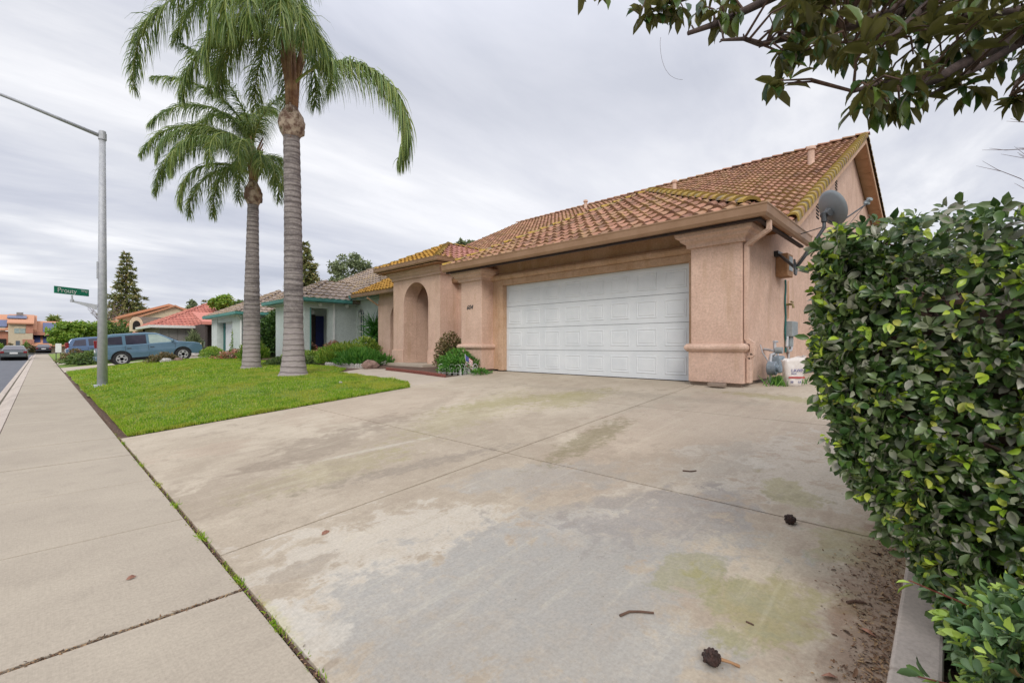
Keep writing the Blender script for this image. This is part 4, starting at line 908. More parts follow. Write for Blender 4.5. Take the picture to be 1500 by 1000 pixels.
b = MB(); b.tube([tb, tb + Vector((0, 0, .17))], .022, 8); b.tube([tb + Vector((0, 0, -.03)), tb + Vector((0, 0, .05))], .045, 10); build('clamp', b, M['galv'], SG)
sa = YAW + R(6); sdir = Vector((math.sin(sa), math.cos(sa), 0)); sn = Vector((math.cos(sa), -math.sin(sa), 0)); sc = tb + Vector((0, 0, .17 + .115))
b = MB(); L0 = sc - sdir * .47 - sn * .01; b.prism([L0 + Vector((0, 0, -.10)), L0 + sdir * .94 + Vector((0, 0, -.10)), L0 + sdir * .94 + Vector((0, 0, .10)), L0 + Vector((0, 0, .10))], sn * .02); build('sign_panel', b, M['signgreen'], SG)
rz_ = R(90) - sa; q_ = sc - sdir * .40 + sn * .013; text('Prouty', .19, (q_.x, q_.y, q_.z - .06), (R(90), 0, rz_), M['white'], SG, 'street_name', .001)
q_ = sc + sdir * .24 + sn * .013; text('Way', .10, (q_.x, q_.y, q_.z + .01), (R(90), 0, rz_), M['white'], SG, 'suffix', .001)

# ------------------------------------------------------------------ palms
camr = Vector((CA, -SA, 0)); camf = Vector((SA, CA, 0))
PV = np.array([(0, -.5, 0), (0, .5, 0), (.35, -.6, 0), (.35, .6, 0), (.7, -.42, -.03), (.7, .42, -.03), (1, 0, -.08)])
PF = np.array([(0, 2, 1), (1, 2, 3), (2, 4, 3), (3, 4, 5), (4, 6, 5)])
def frond(parent, root, az, L, e0, e1, pw=1.2, dens=62, ll=.72, wid=.030, droopy=0.75):
    """az: angle from the picture's right, counter-clockwise seen from above"""
    dh = camr * math.cos(R(az)) + camf * math.sin(R(az)); n = 26; p = Vector(root); pts_ = [p.copy()]
    for i in range(n):
        s = (i + .5) / n; e = R(e0 + (e1 - e0) * s ** pw); p = p + (dh * math.cos(e) + Vector((0, 0, math.sin(e)))) * (L / n); pts_.append(p.copy())
    mb = MB(); mb.tube(pts_, [.035 * (1 - .85 * i / n) + .004 for i in range(n + 1)], 5, uvr=.85)
    me_o = build('frond', mb, M['palmleaf'], parent)
    A = np.array(pts_); m = int(L * dens)
    s = RNG.uniform(.13, 1, m) ** .9; side = np.where(RNG.random(m) < .5, 1, -1)
    idx = np.minimum((s * n).astype(int), n - 1); fr_ = (s * n - idx)[:, None]; P = A[idx] * (1 - fr_) + A[idx + 1] * fr_
    T_ = nrm(A[idx + 1] - A[idx]); up = np.array([0, 0, 1.]); S = nrm(np.cross(T_, up)) ; S = S * side[:, None]
    D = T_ * RNG.uniform(.35, .75, m)[:, None] + S * RNG.uniform(.25, .8, m)[:, None] + up * RNG.uniform(-.3, .35, m)[:, None] + RNG.normal(size=(m, 3)) * .12
    D = nrm(D); l = ll * np.minimum(1, np.sin(np.pi * np.clip(s * .92 + .06, 0, 1)) ** .6 + .1) * RNG.uniform(.75, 1.15, m)
    # three-piece leaflets bending down under their weight
    seg = 4; V = []; UVs = []; W_ = nrm(np.cross(D, rnd_dirs(m)))
    pos = P.copy(); dcur = D.copy(); rr = RNG.random(m) * .9
    for k in range(seg + 1):
        w = wid * (1 - (k / seg) ** 2 * .9) * .5
        V += [pos - W_ * w, pos + W_ * w]; UVs += [np.stack([rr, np.full(m, k / seg)], 1)] * 2
        dcur = nrm(dcur + np.array([0, 0, -1.]) * droopy * (0.35 + .25 * k)); pos = pos + dcur * (l / seg)[:, None]
    V = np.stack(V, 1); UVs = np.stack(UVs, 1); nv = 2 * (seg + 1)
    F = np.array([(2 * k, 2 * k + 1, 2 * k + 3, 2 * k + 2) for k in range(seg)])
    F = (F[None] + (np.arange(m) * nv)[:, None, None]).reshape(-1, 4)
    npmesh('leaflets', V.reshape(-1, 3), F, UVs.reshape(-1, 2), M['palmleaf'], me_o)
def trunkmat():
    m, t, b = nt('palm_trunk'); p = opos(t)
    mp = t.nodes.new('ShaderNodeMapping'); mp.inputs['Scale'].default_value = (1, 1, 9); t.links.new(p, mp.inputs[0])
    rn = noise(t, mp.outputs[0], 1.6, 5, .6); f2 = noise(t, p, 14, 5, .7)
    c = ramp(t, mth(t, 'ADD', mth(t, 'MULTIPLY', rn, .6), mth(t, 'MULTIPLY', f2, .4)), [(.36, (.10, .085, .085)), (.5, (.22, .19, .18)), (.64, (.34, .30, .28))])
    sp = t.nodes.new('ShaderNodeSeparateXYZ'); t.links.new(p, sp.inputs[0])
    low = mth(t, 'SUBTRACT', 1.0, sstep(t, mth(t, 'ADD', sp.outputs[2], mth(t, 'MULTIPLY', noise(t, p, 3.5, 5, .7), 1.4)), 2.0, 2.35))
    c = mix(t, mth(t, 'MULTIPLY', low, .62), c, (.40, .345, .335))
    wv = t.nodes.new('ShaderNodeTexWave'); wv.bands_direction = 'Z'; wv.inputs['Scale'].default_value = 2.1; wv.inputs['Distortion'].default_value = 2.5; wv.inputs['Detail'].default_value = 3; t.links.new(p, wv.inputs[0])
    c = mix(t, mth(t, 'MULTIPLY', sstep(t, wv.outputs['Fac'], .72, .95), .55), c, (.075, .06, .055))
    t.links.new(c, b.inputs['Base Color']); b.inputs['Roughness'].default_value = .92; bump(t, b, mth(t, 'ADD', rn, f2), .8, .03); return m
M['ptrunk'] = trunkmat()
M['pboot'] = pm('palm_boots', (0.42, 0.33, 0.25), (0.14, 0.08, 0.055), 5, .85, bs=16, bstr=.8, bdist=.03, lo=.42, hi=.58)
M['pshaft'] = pm('palm_crownshaft', (0.42, 0.26, 0.14), (0.20, 0.10, 0.055), 4, .8, bs=12, bstr=.7, bdist=.03)
def palm(base, prof, zb, ztop, label, lean=(0, 0)):
    T_ = thing('palm_tree', base, label, 'palm tree', 'queen palms on the front lawn')
    b = MB(); vs = []; n = 26; zs = []; z = 0
    H_ = zb - base[2]; steps = int(H_ / .075)
    def rad(h):
        for (h0, r0), (h1, r1) in zip(prof, prof[1:]):
            if h <= h1: return r0 + (r1 - r0) * (h - h0) / (h1 - h0)
        return prof[-1][1]
    for i in range(steps + 1):
        h = H_ * i / steps; r = rad(h) * (1 + .018 * math.sin(i * 2.1) + (.022 if i % 3 == 0 else 0)); q = h / H_
        ox, oy = lean[0] * q * q, lean[1] * q * q
        for k in range(n):
            a = 2 * math.pi * k / n; rr = r * (1 + .02 * math.sin(3 * a + i * .05) + .008 * random.uniform(-1, 1)); vs.append((base[0] + ox + rr * math.cos(a), base[1] + oy + rr * math.sin(a), base[2] + h - .03))
    b.add(vs, [(i * n + k, i * n + (k + 1) % n, (i + 1) * n + (k + 1) % n, (i + 1) * n + k) for i in range(steps) for k in range(n)])
    build('trunk', b, M['ptrunk'], T_, smooth=True)
    cx_, cy_ = base[0] + lean[0], base[1] + lean[1]
    rb = prof[-1][1]
    b = MB(); b.lathe((cx_, cy_, zb - .05), [(rb * .95, -.15), (rb * 1.0, 0), (rb * 1.45, .16), (rb * 1.68, .36), (rb * 1.5, .58), (rb * 1.0, .74), (rb * .78, .84)], 22)
    for k in range(9):     # ragged stubs of old leaf bases
        a = k * 2.4; z1 = zb + .12 + (k % 4) * .14; r = rb * 1.45
        p0 = Vector((cx_ + math.cos(a) * r * .9, cy_ + math.sin(a) * r * .9, z1)); b.tube([p0, p0 + Vector((math.cos(a) * .03, math.sin(a) * .03, .12)), p0 + Vector((math.cos(a + .5) * .0, math.sin(a + .5) * .0, .25))], [.08, .06, .02], 6)
    build('boot_bulge', b, M['pboot'], T_, smooth=True)
    b = MB(); b.lathe((cx_, cy_, zb + .9), [(rb * .72, -.1), (rb * .74, .3), (rb * .62, .8), (rb * .45, max(1.0, ztop - zb - .9))], 16)
    hs = min(1, max(.35, (ztop - zb - .9) / 1.5))
    for k in range(10):
        a = k * 2.1; p0 = Vector((cx_ + math.cos(a) * rb * .6, cy_ + math.sin(a) * rb * .6, zb + .8 + (k % 4) * .2)); b.tube([p0, p0 + Vector((math.cos(a) * .06, math.sin(a) * .06, .8 * hs)), p0 + Vector((math.cos(a) * .22, math.sin(a) * .22, 1.4 * hs))], [.055, .04, .02], 6)
    build('crownshaft', b, M['pshaft'], T_, smooth=True)
    return T_, Vector((cx_, cy_, ztop))
b1 = (4.85, 13.05, lawn_z(4.85, 13.05)); 
P1, c1 = palm(b1, [(0, .40), (.12, .34), (.5, .285), (1.2, .25), (3, .235), (5, .215), (7, .205)], EYE + (VH - 200) / FPX * 12.55, EYE + (VH - 60) / FPX * 12.55, 'tallest palm with swollen trunk base, nearer the house walk', (-.05, .02))
k1 = c1 + Vector((0, 0, .1))
frond(P1, c1 + Vector((0, 0, -1.30)), -4, 5.4, 54, -116, .92, 150, 1.2, .030, 1.15)
for az, L, e0, e1, dz in ((180, 6.4, 40, -100, .85), (168, 5.0, 62, -70, .5), (197, 4.4, 66, -60, .5), (155, 4.6, 44, -80, .3), (215, 4.0, 72, -80, .3), (228, 3.3, 68, -125, .0), (248, 3.3, 62, -128, -.1), (268, 3.4, 60, -128, 0), (288, 3.0, 58, -124, -.1), (304, 2.6, 56, -126, -.1), (322, 2.2, 56, -128, -.2), (140, 3.8, 50, -105, .0), (120, 3.6, 60, -116, .0), (95, 3.2, 62, -112, -.1), (70, 2.6, 66, -118, -.1), (15, 4.2, 84, 30, .4), (255, 4.4, 84, 0, .4), (135, 4.4, 84, 10, .4), (205, 3.2, 40, -115, -.1), (178, 3.2, 30, -108, -.1), (280, 4.0, 80, -75, .3), (188, 4.0, 16, -92, .1), (345, 1.9, 55, -130, -.3)):
    frond(P1, k1 + Vector((0, 0, dz)), az, L, e0, e1, 1.05, 100, .95, .023, .95)
b2_ = (5.05, 17.35, lawn_z(5.05, 17.35))
P2, c2 = palm(b2_, [(0, .33), (.15, .29), (.6, .265), (2, .25), (4, .20), (6, .165)], EYE + (VH - 304) / FPX * 16.1, EYE + (VH - 222) / FPX * 16.1, 'shorter palm with slimmer trunk, farther from the camera', (.05, 0))
k2 = c2 - Vector((0, 0, .7))
for az, L, e0, e1, dz in ((180, 4.7, 48, -95, 0), (170, 4.6, 62, -85, .2), (195, 4.2, 55, -75, .2), (188, 4.4, 74, -62, .4), (160, 4.0, 76, -45, .4), (210, 3.9, 66, -95, 0), (235, 3.6, 50, -105, -.1), (262, 3.0, 62, -112, 0), (285, 2.6, 62, -118, 0), (310, 2.1, 60, -122, -.1), (335, 1.8, 55, -125, -.2), (0, 1.8, 55, -122, -.2), (25, 2.0, 64, -112, 0), (60, 2.5, 66, -105, 0), (95, 3.2, 60, -104, 0), (130, 3.9, 58, -98, 0), (150, 3.8, 40, -105, -.2), (205, 3.2, 28, -110, -.3), (175, 3.4, 25, -100, -.3), (250, 3.8, 84, -10, .4), (100, 3.8, 84, 0, .4), (340, 2.6, 86, 0, .4), (215, 3.9, 80, -30, .4), (125, 3.9, 82, -25, .4)):
    frond(P2, k2 + Vector((0, 0, dz)), az, L * 1.0, e0 + 10, e1 + 6, 1.0, 105, .78, .022, .95)

# ------------------------------------------------------------------ hedge and low shrub on the right boundary
HG = thing('clipped_hedge', (3.2, -.3, .15), 'big clipped hedge of grey-green leaves overhanging the boundary kerb', 'hedge')
def hedge_pts(n):
    """points and outward normals over the hedge's lumpy skin; y face bulges out above and tucks in below"""
    def yface(x, z): return np.interp(z, [.2, .35, .5, .7, .85, 1.1, 1.25, 1.7, 1.85, 2.0], [-.02, .0, .02, .075, .120, .168, .182, .176, .158, .13]) * np.minimum(x, 3.15) + .02 * np.sin(3.1 * x + 2 * z) + .02 * np.sin(7 * z + 4 * x)
    def ztop(x): return 1.74 + .09 * np.clip((x - 2.2) / 1.0, 0, 1)
    A = []; k = RNG.random(n)
    nf = int(n * .42); x = RNG.uniform(2.2, 3.9, nf); z = .22 + (ztop(x) - .22) * RNG.random(nf); A.append((np.stack([x, yface(x, z), z], 1), np.tile((0, 1, .12), (nf, 1))))
    ne = int(n * .36); y = RNG.uniform(-1.6, .55, ne); z = RNG.uniform(.25, 1.80, ne); y = np.minimum(y, yface(2.2, z)); xe = 2.22 + .5 * np.clip((.4 - y) * -.2, 0, 1) + .06 * np.sin(4 * y + 3 * z) + .12 * np.clip((y - .3) / .25, 0, 1) + .10 * np.clip((z - 1.75) / .25, 0, 1)
    A.append((np.stack([xe, y, z], 1), np.tile((-1, .12, .12), (ne, 1))))
    nt_ = n - nf - ne; x = RNG.uniform(2.25, 5.0, nt_); y = RNG.uniform(-1.6, .55, nt_); y = np.minimum(y, yface(x, 1.85) - .02); zt = ztop(x) - .02 + .05 * np.sin(3 * x + 2 * y) + .05 * np.sin(6 * y) - .20 * np.clip((y - .25) / .25, 0, 1) ** 1.5
    A.append((np.stack([x, y, zt], 1), np.tile((0, 0, 1.), (nt_, 1))))
    # rounded far end of the visible mass
    P = np.concatenate([a for a, _ in A]); Q = np.concatenate([b for _, b in A]); return P, nrm(Q)
P, Q = hedge_pts(11500)
lump = .5 + .5 * np.sin(9 * P[:, 0] + 4 * P[:, 2]) * np.sin(8 * P[:, 2] + 5 * P[:, 1]); P = P - Q * (RNG.random(len(P)) ** 1.4 * .20 + .03 * lump)[:, None] + RNG.normal(size=P.shape) * .02
sel = RNG.random(len(P)) < .07; P[sel] += Q[sel] * RNG.uniform(.01, .05, sel.sum())[:, None]
Qn = nrm(Q + rnd_dirs(len(P)) * .55)
S_ = shoots(P, Qn, 6, .046, .025, young=.27, droop=.3)
leaves('leaves', *S_, M['hedge'], HG)
core = MB(); core.box(2.5, -1.4, .55, 5.0, .10, 1.5); core.box(3.0, -1.4, 1.0, 5.0, .30, 1.58)
core.box(2.5, -1.4, .12, 5.0, -.12, .6)
build('dark_core', core, M['twig'], HG, bevel=.15)  # solid core added so the gaps between the hedge leaves look dark
b = MB()
for i in range(60):
    x = random.uniform(2.35, 3.7); z = random.uniform(.5, 1.75); y = .10 * x * min(1, max(0, z - .3)); b.tube([(x, y - .3, z - .1), (x + random.uniform(-.1, .1), y - .05, z), (x + random.uniform(-.15, .15), y + .06, z + random.uniform(-.02, .12))], [.006, .004, .002], 4)
for k in range(7):
    x = 2.7 + k * .3; b.tube([(x, -.45, .05), (x + .05, -.4, .4), (x, -.3, .9)], [.03, .025, .015], 6)
build('branches', b, M['twig'], HG)
# low shrub in front of it
LB = thing('low_shrub', (1.45, -.45, .08), 'low rounded shrub with lime new growth in front of the hedge', 'shrub')
n = 3400; d = rnd_dirs(n, .35); d[:, 2] = np.abs(d[:, 2]) ** .8 * np.sign(d[:, 2]); cen = np.array([1.70, -.56, .36]); rad_ = np.array([.60, .52, .50])
lum = 1 + .07 * np.sin(5 * d[:, 0] + 3 * d[:, 2]) + .06 * np.sin(9 * d[:, 1]) + .05 * np.sin(11 * d[:, 2] + 4)
P = cen + d * rad_ * lum[:, None] * (1 - RNG.random(n) ** 2 * .22)[:, None]; P = P[P[:, 2] > .06]; Q = nrm((P - cen) / rad_)
S_ = shoots(P, nrm(Q + rnd_dirs(len(P)) * .5), 7, .040, .021, young=.42, droop=.15); leaves('leaves', *S_, M['lowbush'], LB)
core = MB(); core.blob(cen - np.array([0, 0, .05]), (.46, .42, .36), 3, .1); build('dark_core', core, M['twig'], LB)  # solid brown core added to darken the depth of the shrub
b = MB(); Ps = []; Qs = []
for k, (x, y, z, dx, dy, dz) in enumerate(((1.35, -.05, .36, -.05, .20, .03), (1.7, .0, .40, -.02, .19, -.02), (1.25, -.1, .22, -.03, .24, .0), (1.95, .02, .5, -.05, .2, .06), (1.3, -.25, .72, -.16, .12, .1), (1.5, -.3, .8, -.05, .1, .16), (1.15, -.3, .45, -.12, .2, .06))):
    p0, p1 = Vector((x + .05, y - .12, z)), Vector((x + .05 + dx, y - .12 + dy, z + dz)); b.tube([p0 - (p1 - p0) * .6, p0, p1], [.005, .004, .002], 5)
    for q in (.25, .5, .75, 1.0): Ps.append(p0.lerp(p1, q)); Qs.append((p1 - p0).normalized())
build('red_stems', b, pm('red_stem', (0.22, 0.06, 0.04), None, 9, .6), LB)
S_ = shoots(np.array(Ps), np.array(Qs), 4, .055, .024, young=.7); leaves('sprig_leaves', *S_, M['lowbush'], LB)
# buds, rusty brown
n = 160; d = rnd_dirs(n, .4); P = cen + d * rad_ * 1.02; P = P[P[:, 2] > .1]
leaves('flower_buds', P, nrm(P - cen) + np.array([0, 0, .5]), rnd_dirs(len(P)), np.full(len(P), .028), np.full(len(P), .011), RNG.uniform(.5, .8, len(P)), M['redleaf'], LB)

# ------------------------------------------------------------------ magnolia reaching over from the right
MG = thing('magnolia_tree', (4.6, -3.4, 0), 'magnolia tree whose dark leafy boughs hang into the sky at upper right', 'tree')
b = MB(); b.tube([(4.6, -3.4, -.1), (4.5, -3.2, 1.5), (4.2, -2.7, 2.6), (3.7, -2.0, 3.5)], [.17, .14, .12, .09], 12); build('trunk', b, M['limb'], MG, smooth=True)
def limb(L, r0, r1, hook=True):
    P_ = [pt(*q) for q in L]
    if hook: P_.append(Vector((3.7, -2.0, 3.5)))
    n = len(P_); return P_, [r1 + (r0 - r1) * i / (n - 1) for i in range(n)]
LIMBS = [([(1250, 134, 2.35), (1290, 121, 2.4), (1340, 124, 2.45), (1370, 117, 2.5), (1420, 88, 2.6), (1500, 50, 2.8), (1600, -10, 3.0)], .045, .010),
         ([(1008, 49, 2.7), (1060, 31, 2.72), (1120, 2, 2.8), (1250, -60, 3.0), (1450, -120, 3.2)], .05, .013),
         ([(1056, 59, 2.6), (1090, 57, 2.62), (1115, 65, 2.64), (1145, 57, 2.68), (1200, 46, 2.7), (1290, 30, 2.8), (1400, -20, 3.0)], .04, .007),
         ([(1232, 40, 2.5), (1262, 30, 2.5), (1300, 16, 2.5), (1345, -8, 2.6), (1420, -60, 2.9)], .03, .006),
         ([(1240, 62, 2.45), (1280, 64, 2.45), (1310, 52, 2.5), (1345, 18, 2.55), (1400, -30, 2.8)], .03, .006),
         ([(1355, 58, 2.7), (1395, 38, 2.7), (1440, 22, 2.8), (1500, 15, 3.0)], .03, .006),
         ([(1500, 60, 2.6), (1440, 95, 2.55), (1400, 118, 2.5), (1360, 140, 2.5)][::-1], .03, .006),
         ([(930, -5, 2.9), (985, 4, 2.9), (1060, -20, 2.95), (1200, -90, 3.1)], .03, .008),
         ([(1480, 140, 2.5), (1490, 120, 2.55), (1520, 90, 2.7)], .02, .005), ([(1400, 20, 3.2), (1450, 24, 3.2), (1520, 10, 3.2)], .05, .02)]
b = MB(); RP = []
for L, r0, r1 in LIMBS:
    P_, rr = limb(L, r0, r1); b.tube(P_, rr, 8); RP.append(P_)
for L in (([(1145, 55, 2.68), (1134, 41, 2.68), (1127, 23, 2.68)]), ([(1134, 42, 2.68), (1119, 47, 2.68)]), ([(1090, 57, 2.62), (1089, 50, 2.62)]), ([(1120, 64, 2.64), (1112, 70, 2.64)]), ([(1060, 58, 2.6), (1054, 62, 2.6)]), ([(1060, 58, 2.6), (1057, 44, 2.6), (1052, 30, 2.6)]), ([(1018, 46, 2.7), (1013, 37, 2.7)])):
    b.tube([pt(*q) for q in L], [.006, .004, .003][:len(L)], 5)
build('boughs', b, M['limb'], MG, smooth=True)
CL = []    # leaf whorls (u, v, t)
rs = random.Random(3)
LOW = [(1150, 10), (1170, 55), (1195, 72), (1215, 70), (1240, 92), (1262, 125), (1290, 138), (1320, 145), (1345, 128), (1370, 126), (1400, 120), (1432, 122), (1450, 85), (1475, 100), (1500, 120), (1560, 150)]
def low(u):
    for (a, va), (b_, vb) in zip(LOW, LOW[1:]):
        if u <= b_: return va + (vb - va) * (u - a) / (b_ - a)
    return 150
while len(CL) < 290:
    u = rs.uniform(1150, 1640); v = rs.uniform(-190, low(u) + 3)
    if (abs(u - 1398) < 20 and abs(v - 28) < 18) or (abs(u - 1475) < 8 and abs(v - 45) < 14) or (abs(u - 1380) < 14 and abs(v - 62) < 14): continue
    if v < -20 and rs.random() < .25: continue
    CL.append((u, v, rs.uniform(2.15, 3.3)))
CL += [(940, 14, 2.85), (955, 20, 2.9), (967, 22, 2.9), (948, 2, 2.95), (975, 15, 2.9), (1000, 10, 2.85), (1028, 8, 2.75), (1050, 14, 2.7), (1058, 26, 2.7), (1072, 18, 2.72), (1040, -8, 2.8), (985, -8, 2.85), (1075, -5, 2.8), (1100, -20, 2.9), (855, -14, 2.9), (880, -20, 2.9), (1148, 75, 2.55), (1152, 92, 2.55), (1160, 62, 2.55), (1142, 118, 2.45), (1150, 122, 2.45), (1166, 50, 2.5), (1172, 78, 2.5), (1265, 150, 2.4), (1285, 152, 2.4), (1318, 158, 2.35), (1300, 150, 2.4), (1345, 135, 2.5), (1392, 130, 2.5), (1410, 128, 2.5), (1428, 124, 2.5), (1490, 138, 2.5), (1498, 150, 2.5)]
C_ = np.array([pt(*q) for q in CL]); n = len(C_); per = 7
cc = np.repeat(C_, per, 0); ang = np.tile(np.arange(per) * 2.4, n) + np.repeat(RNG.uniform(0, 6, n), per)
h = np.stack([np.cos(ang), np.sin(ang), np.zeros(n * per)], 1)
D = h * RNG.uniform(.25, .8, (n * per, 1)) + np.array([0, 0, -1.]) * RNG.uniform(.2, 1.1, (n * per, 1)) + RNG.normal(size=(n * per, 3)) * .2
hang = np.repeat(RNG.random(n) < .25, per); D[hang, 2] = np.abs(D[hang, 2]) * .3 - .1
LLn = RNG.uniform(.09, .155, n * per)
leaves('leaves', cc + RNG.normal(size=cc.shape) * .02, D, nrm(h * .8 + np.array([0, 0, .9]) + RNG.normal(size=h.shape) * .3), LLn, LLn * RNG.uniform(.34, .44, n * per), RNG.random(n * per), M['magnolia'], MG)
tw = MB()
allp = np.array([tuple(p.lerp(q, s)) for P_ in RP for p, q in zip(P_, P_[1:]) for s in (0, .25, .5, .75)])
for c in C_:
    j = np.argmin(((allp - c) ** 2).sum(1)); q = Vector(allp[j]); c = Vector(c)
    if (q - c).length < .42: tw.tube([q, (q + c) / 2 + Vector((random.uniform(-.03, .03), random.uniform(-.03, .03), .03)), c], [.008, .006, .004], 5)
build('twigs', tw, M['twig'], MG)
b = MB(); b.tube([pt(968, 55, 2.9)] + [pt(967 + 33 * (k / 14) ** 2.2, 60 + 57 * math.sin(k / 14 * math.pi / 2), 2.9) for k in range(15)], .0009, 4); tag(build('hanging_fibre', b, M['twig'], MG))

# ------------------------------------------------------------------ small things lying on the driveway
def cone(u, v, label, stem, rot, ln=.06):
    p = onG(u, v); T_ = thing('seed_cone', (p.x, p.y, gz(p.x)), label, 'seed cone', 'fallen seed cones on the driveway')
    d = Vector((math.cos(R(rot)), math.sin(R(rot)), 0)); c = Vector((p.x, p.y, gz(p.x) + .026)); b = MB()
    b.blob(c, (.034, .030, .026), 3, .12, 4)
    for k in range(46):
        q = Vector(rnd_dirs(1)[0]); s = c + Vector((q.x * .033, q.y * .029, q.z * .025)); b.tube([s, s + q * .006], [.008, .004], 5)
    build('cone_body', b, M['cone'], T_)
    if stem: b = MB(); b.tube([c + d * .025, c + d * .07 - Vector((0, 0, .008)), c + d * (.07 + stem) - Vector((0, 0, .018))], [.007, .005, .006], 6); build('stalk', b, M['cardboard'], T_)
cone(1157, 766, 'round dark seed cone beside the long driveway joint', .0, 0)
cone(1042, 972, 'dark seed cone with a stalk lying near the bottom edge of the photo', .03, -60)
def stick(L, r, label, name='twig', cat='twig'):
    P_ = [onG(u, v) + Vector((0, 0, r)) for u, v in L]; b = MB(); b.tube(P_, [r * (1 - .3 * i / len(P_)) for i in range(len(P_))], 6)
    o = build(name, b, M['twig'], origin=P_[0]); tag(o, label, cat, 'twigs fallen on the driveway')
stick([(908, 903), (922, 897), (938, 897), (958, 899)], .006, 'longest bent twig lying alone on the middle of the near driveway slab')
stick([(1241, 884), (1252, 882), (1266, 884)], .007, 'short straight brown twig near the leaf litter by the kerb')
stick([(1093, 911), (1098, 913), (1104, 916)], .004, 'tiny dark twig on the green-stained patch of the driveway')
stick([(1000, 690), (1012, 691), (1020, 690)], .006, 'small reddish twig on the pale slab beyond the long joint')
def fleaf(u, v, L, a, label):
    p = onG(u, v); b = MB(); d = Vector((math.cos(a), math.sin(a), 0)); s = Vector((-d.y, d.x, 0)); z = gz(p.x)
    pts_ = [(0, 0, .004), (.3, .22, .014), (.7, .2, .016), (1, 0, .006), (.7, -.2, .006), (.3, -.22, .005), (.5, 0, .022)]
    b.add([Vector((p.x, p.y, z)) + d * q[0] * L + s * q[1] * L + Vector((0, 0, q[2])) for q in pts_], [(0, 5, 6), (0, 6, 1), (1, 6, 2), (2, 6, 3), (3, 6, 4), (4, 6, 5)])
    o = build('fallen_leaf', b, M['dryleaf'], origin=(p.x, p.y, z)); tag(o, label, 'leaf')
fleaf(471, 784, .075, .4, 'curled tan leaf lying on the driveway below the cross joint')
fleaf(1285, 935, .07, 1.2, 'dark brown curled leaf beside the boundary kerb')
fleaf(184, 850, .05, .2, 'small tan leaf lying on the pavement slab')
fleaf(1228, 994, .06, 2.2, 'brown leaf at the bottom edge near the kerb')
p = onG(1012, 860)

# ------------------------------------------------------------------ plants
def shrub(name, x, y, r, mat, n, L, label, cat='shrub', z=None, wr=.5, per=1, amp=.18, core=True, group=None, up=.3, seed=1, grass=False):
    z = gz(x) if z is None else z
    T_ = thing(name, (x, y, z), label, cat, group)
    d = rnd_dirs(n, up); d[:, 2] = np.abs(d[:, 2]) if up > .2 else d[:, 2]
    lum = 1 + amp * (np.sin(5 * d[:, 0] + seed) * np.sin(4 * d[:, 1] + 2 * seed) + .6 * np.sin(9 * d[:, 2] + 7 * d[:, 0] + seed))
    cen = np.array([x, y, z + r[2] * .12]); rr = np.array(r)
    P = cen + d * rr * lum[:, None] * (1 - RNG.random(n) ** 1.7 * .45)[:, None]
    D = nrm(d + rnd_dirs(n) * .7 + (np.array([0, 0, 1.2]) if grass else 0)); leaves('foliage', P, D, nrm(d + np.array([0, 0, .6]) + rnd_dirs(n) * .5), L * RNG.uniform(.6, 1.4, n), L * wr * RNG.uniform(.7, 1.3, n), np.clip(RNG.random(n) * .75 + .25 * (P[:, 2] - z) / max(r[2], .1), 0, 1), mat, T_)
    b = MB()
    for k in range(5): b.tube([(x, y, z - .02), (x + random.uniform(-.4, .4) * r[0], y + random.uniform(-.4, .4) * r[1], z + r[2] * .75)], [.018, .006], 5)
    build('stems', b, M['twig'], T_)
    if core: b = MB(); b.blob((x, y, z + r[2] * .15), (r[0] * .62, r[1] * .62, r[2] * .62), 2, .15, seed); build('dark_core', b, M['greenleaf'] if False else M['inner'], T_)  # solid blob added to make the inside of the shrub look dark
    return T_
M['inner'] = pm('dark_core_green', (0.03, 0.05, 0.015), (0.018, 0.025, 0.01), 12, .9)  # very dark green that stands for shaded depth in the shrub cores
def sh(name, u, v, r, mat, n, L, label, dy=0, **k):
    p = onG(u, v); return shrub(name, p.x, p.y + dy, r, mat, n, L, label, **k)
shrub('round_shrub', 8.35, 10.55, (.48, .48, .95), M['redleaf'], 2600, .07, 'rounded shrub with reddish green leaves between arch and garage column', amp=.06, z=.6)
shrub('fern_shrub', 7.75, 9.42, (.52, .52, .52), M['greenleaf'], 2600, .09, 'bright green mounded ferny shrub behind the low wire edging', wr=.25, z=.56)
sh('weed_clump', 705, 548, (.22, .22, .1), M['greenleaf'], 300, .07, 'small green weed clump at the foot of the left garage column', wr=.3, core=False)
shrub('day_lily_bed', 8.0, 15.2, (.75, 1.2, .42), M['greenleaf'], 3000, .20, 'dark green strappy leaf clump beside the rock at the house corner', 'plant', wr=.10, grass=True, z=.56)
shrub('day_lily_bed', 8.6, 17.6, (1.0, 1.1, .55), M['brightleaf'], 3000, .22, 'tall lime green strappy clump in front of the mint wall', 'plant', wr=.11, grass=True, z=.6)
shrub('flower_shrub', 9.6, 17.9, (1.0, .9, .85), M['brightleaf'], 3200, .10, 'loose leafy shrub under the arched window of the mint house', z=.6)
shrub('flower_shrub', 7.7, 16.6, (.55, .6, .5), M['brightleaf'], 1500, .22, 'yellow-green grassy clump at the left end of the white edging', 'plant', wr=.1, grass=True, z=.55)
shrub('clipped_shrub', 6.9, 18.4, (1.15, .55, .36), M['treeleaf'], 4200, .055, 'low clipped box shrub beside the big palm trunk', amp=.05, z=.52)
shrub('clipped_shrub', 8.0, 20.0, (1.2, .6, .42), M['brightleaf'], 2600, .09, 'soft lime shrub row in front of the blue door', amp=.1, z=.56)
shrub('potted_flowers', 9.35, 20.35, (.42, .42, .42), M['flowers'], 1200, .07, 'round bunch of pink and red flowers near the mint wall', 'flowers', z=1.0)
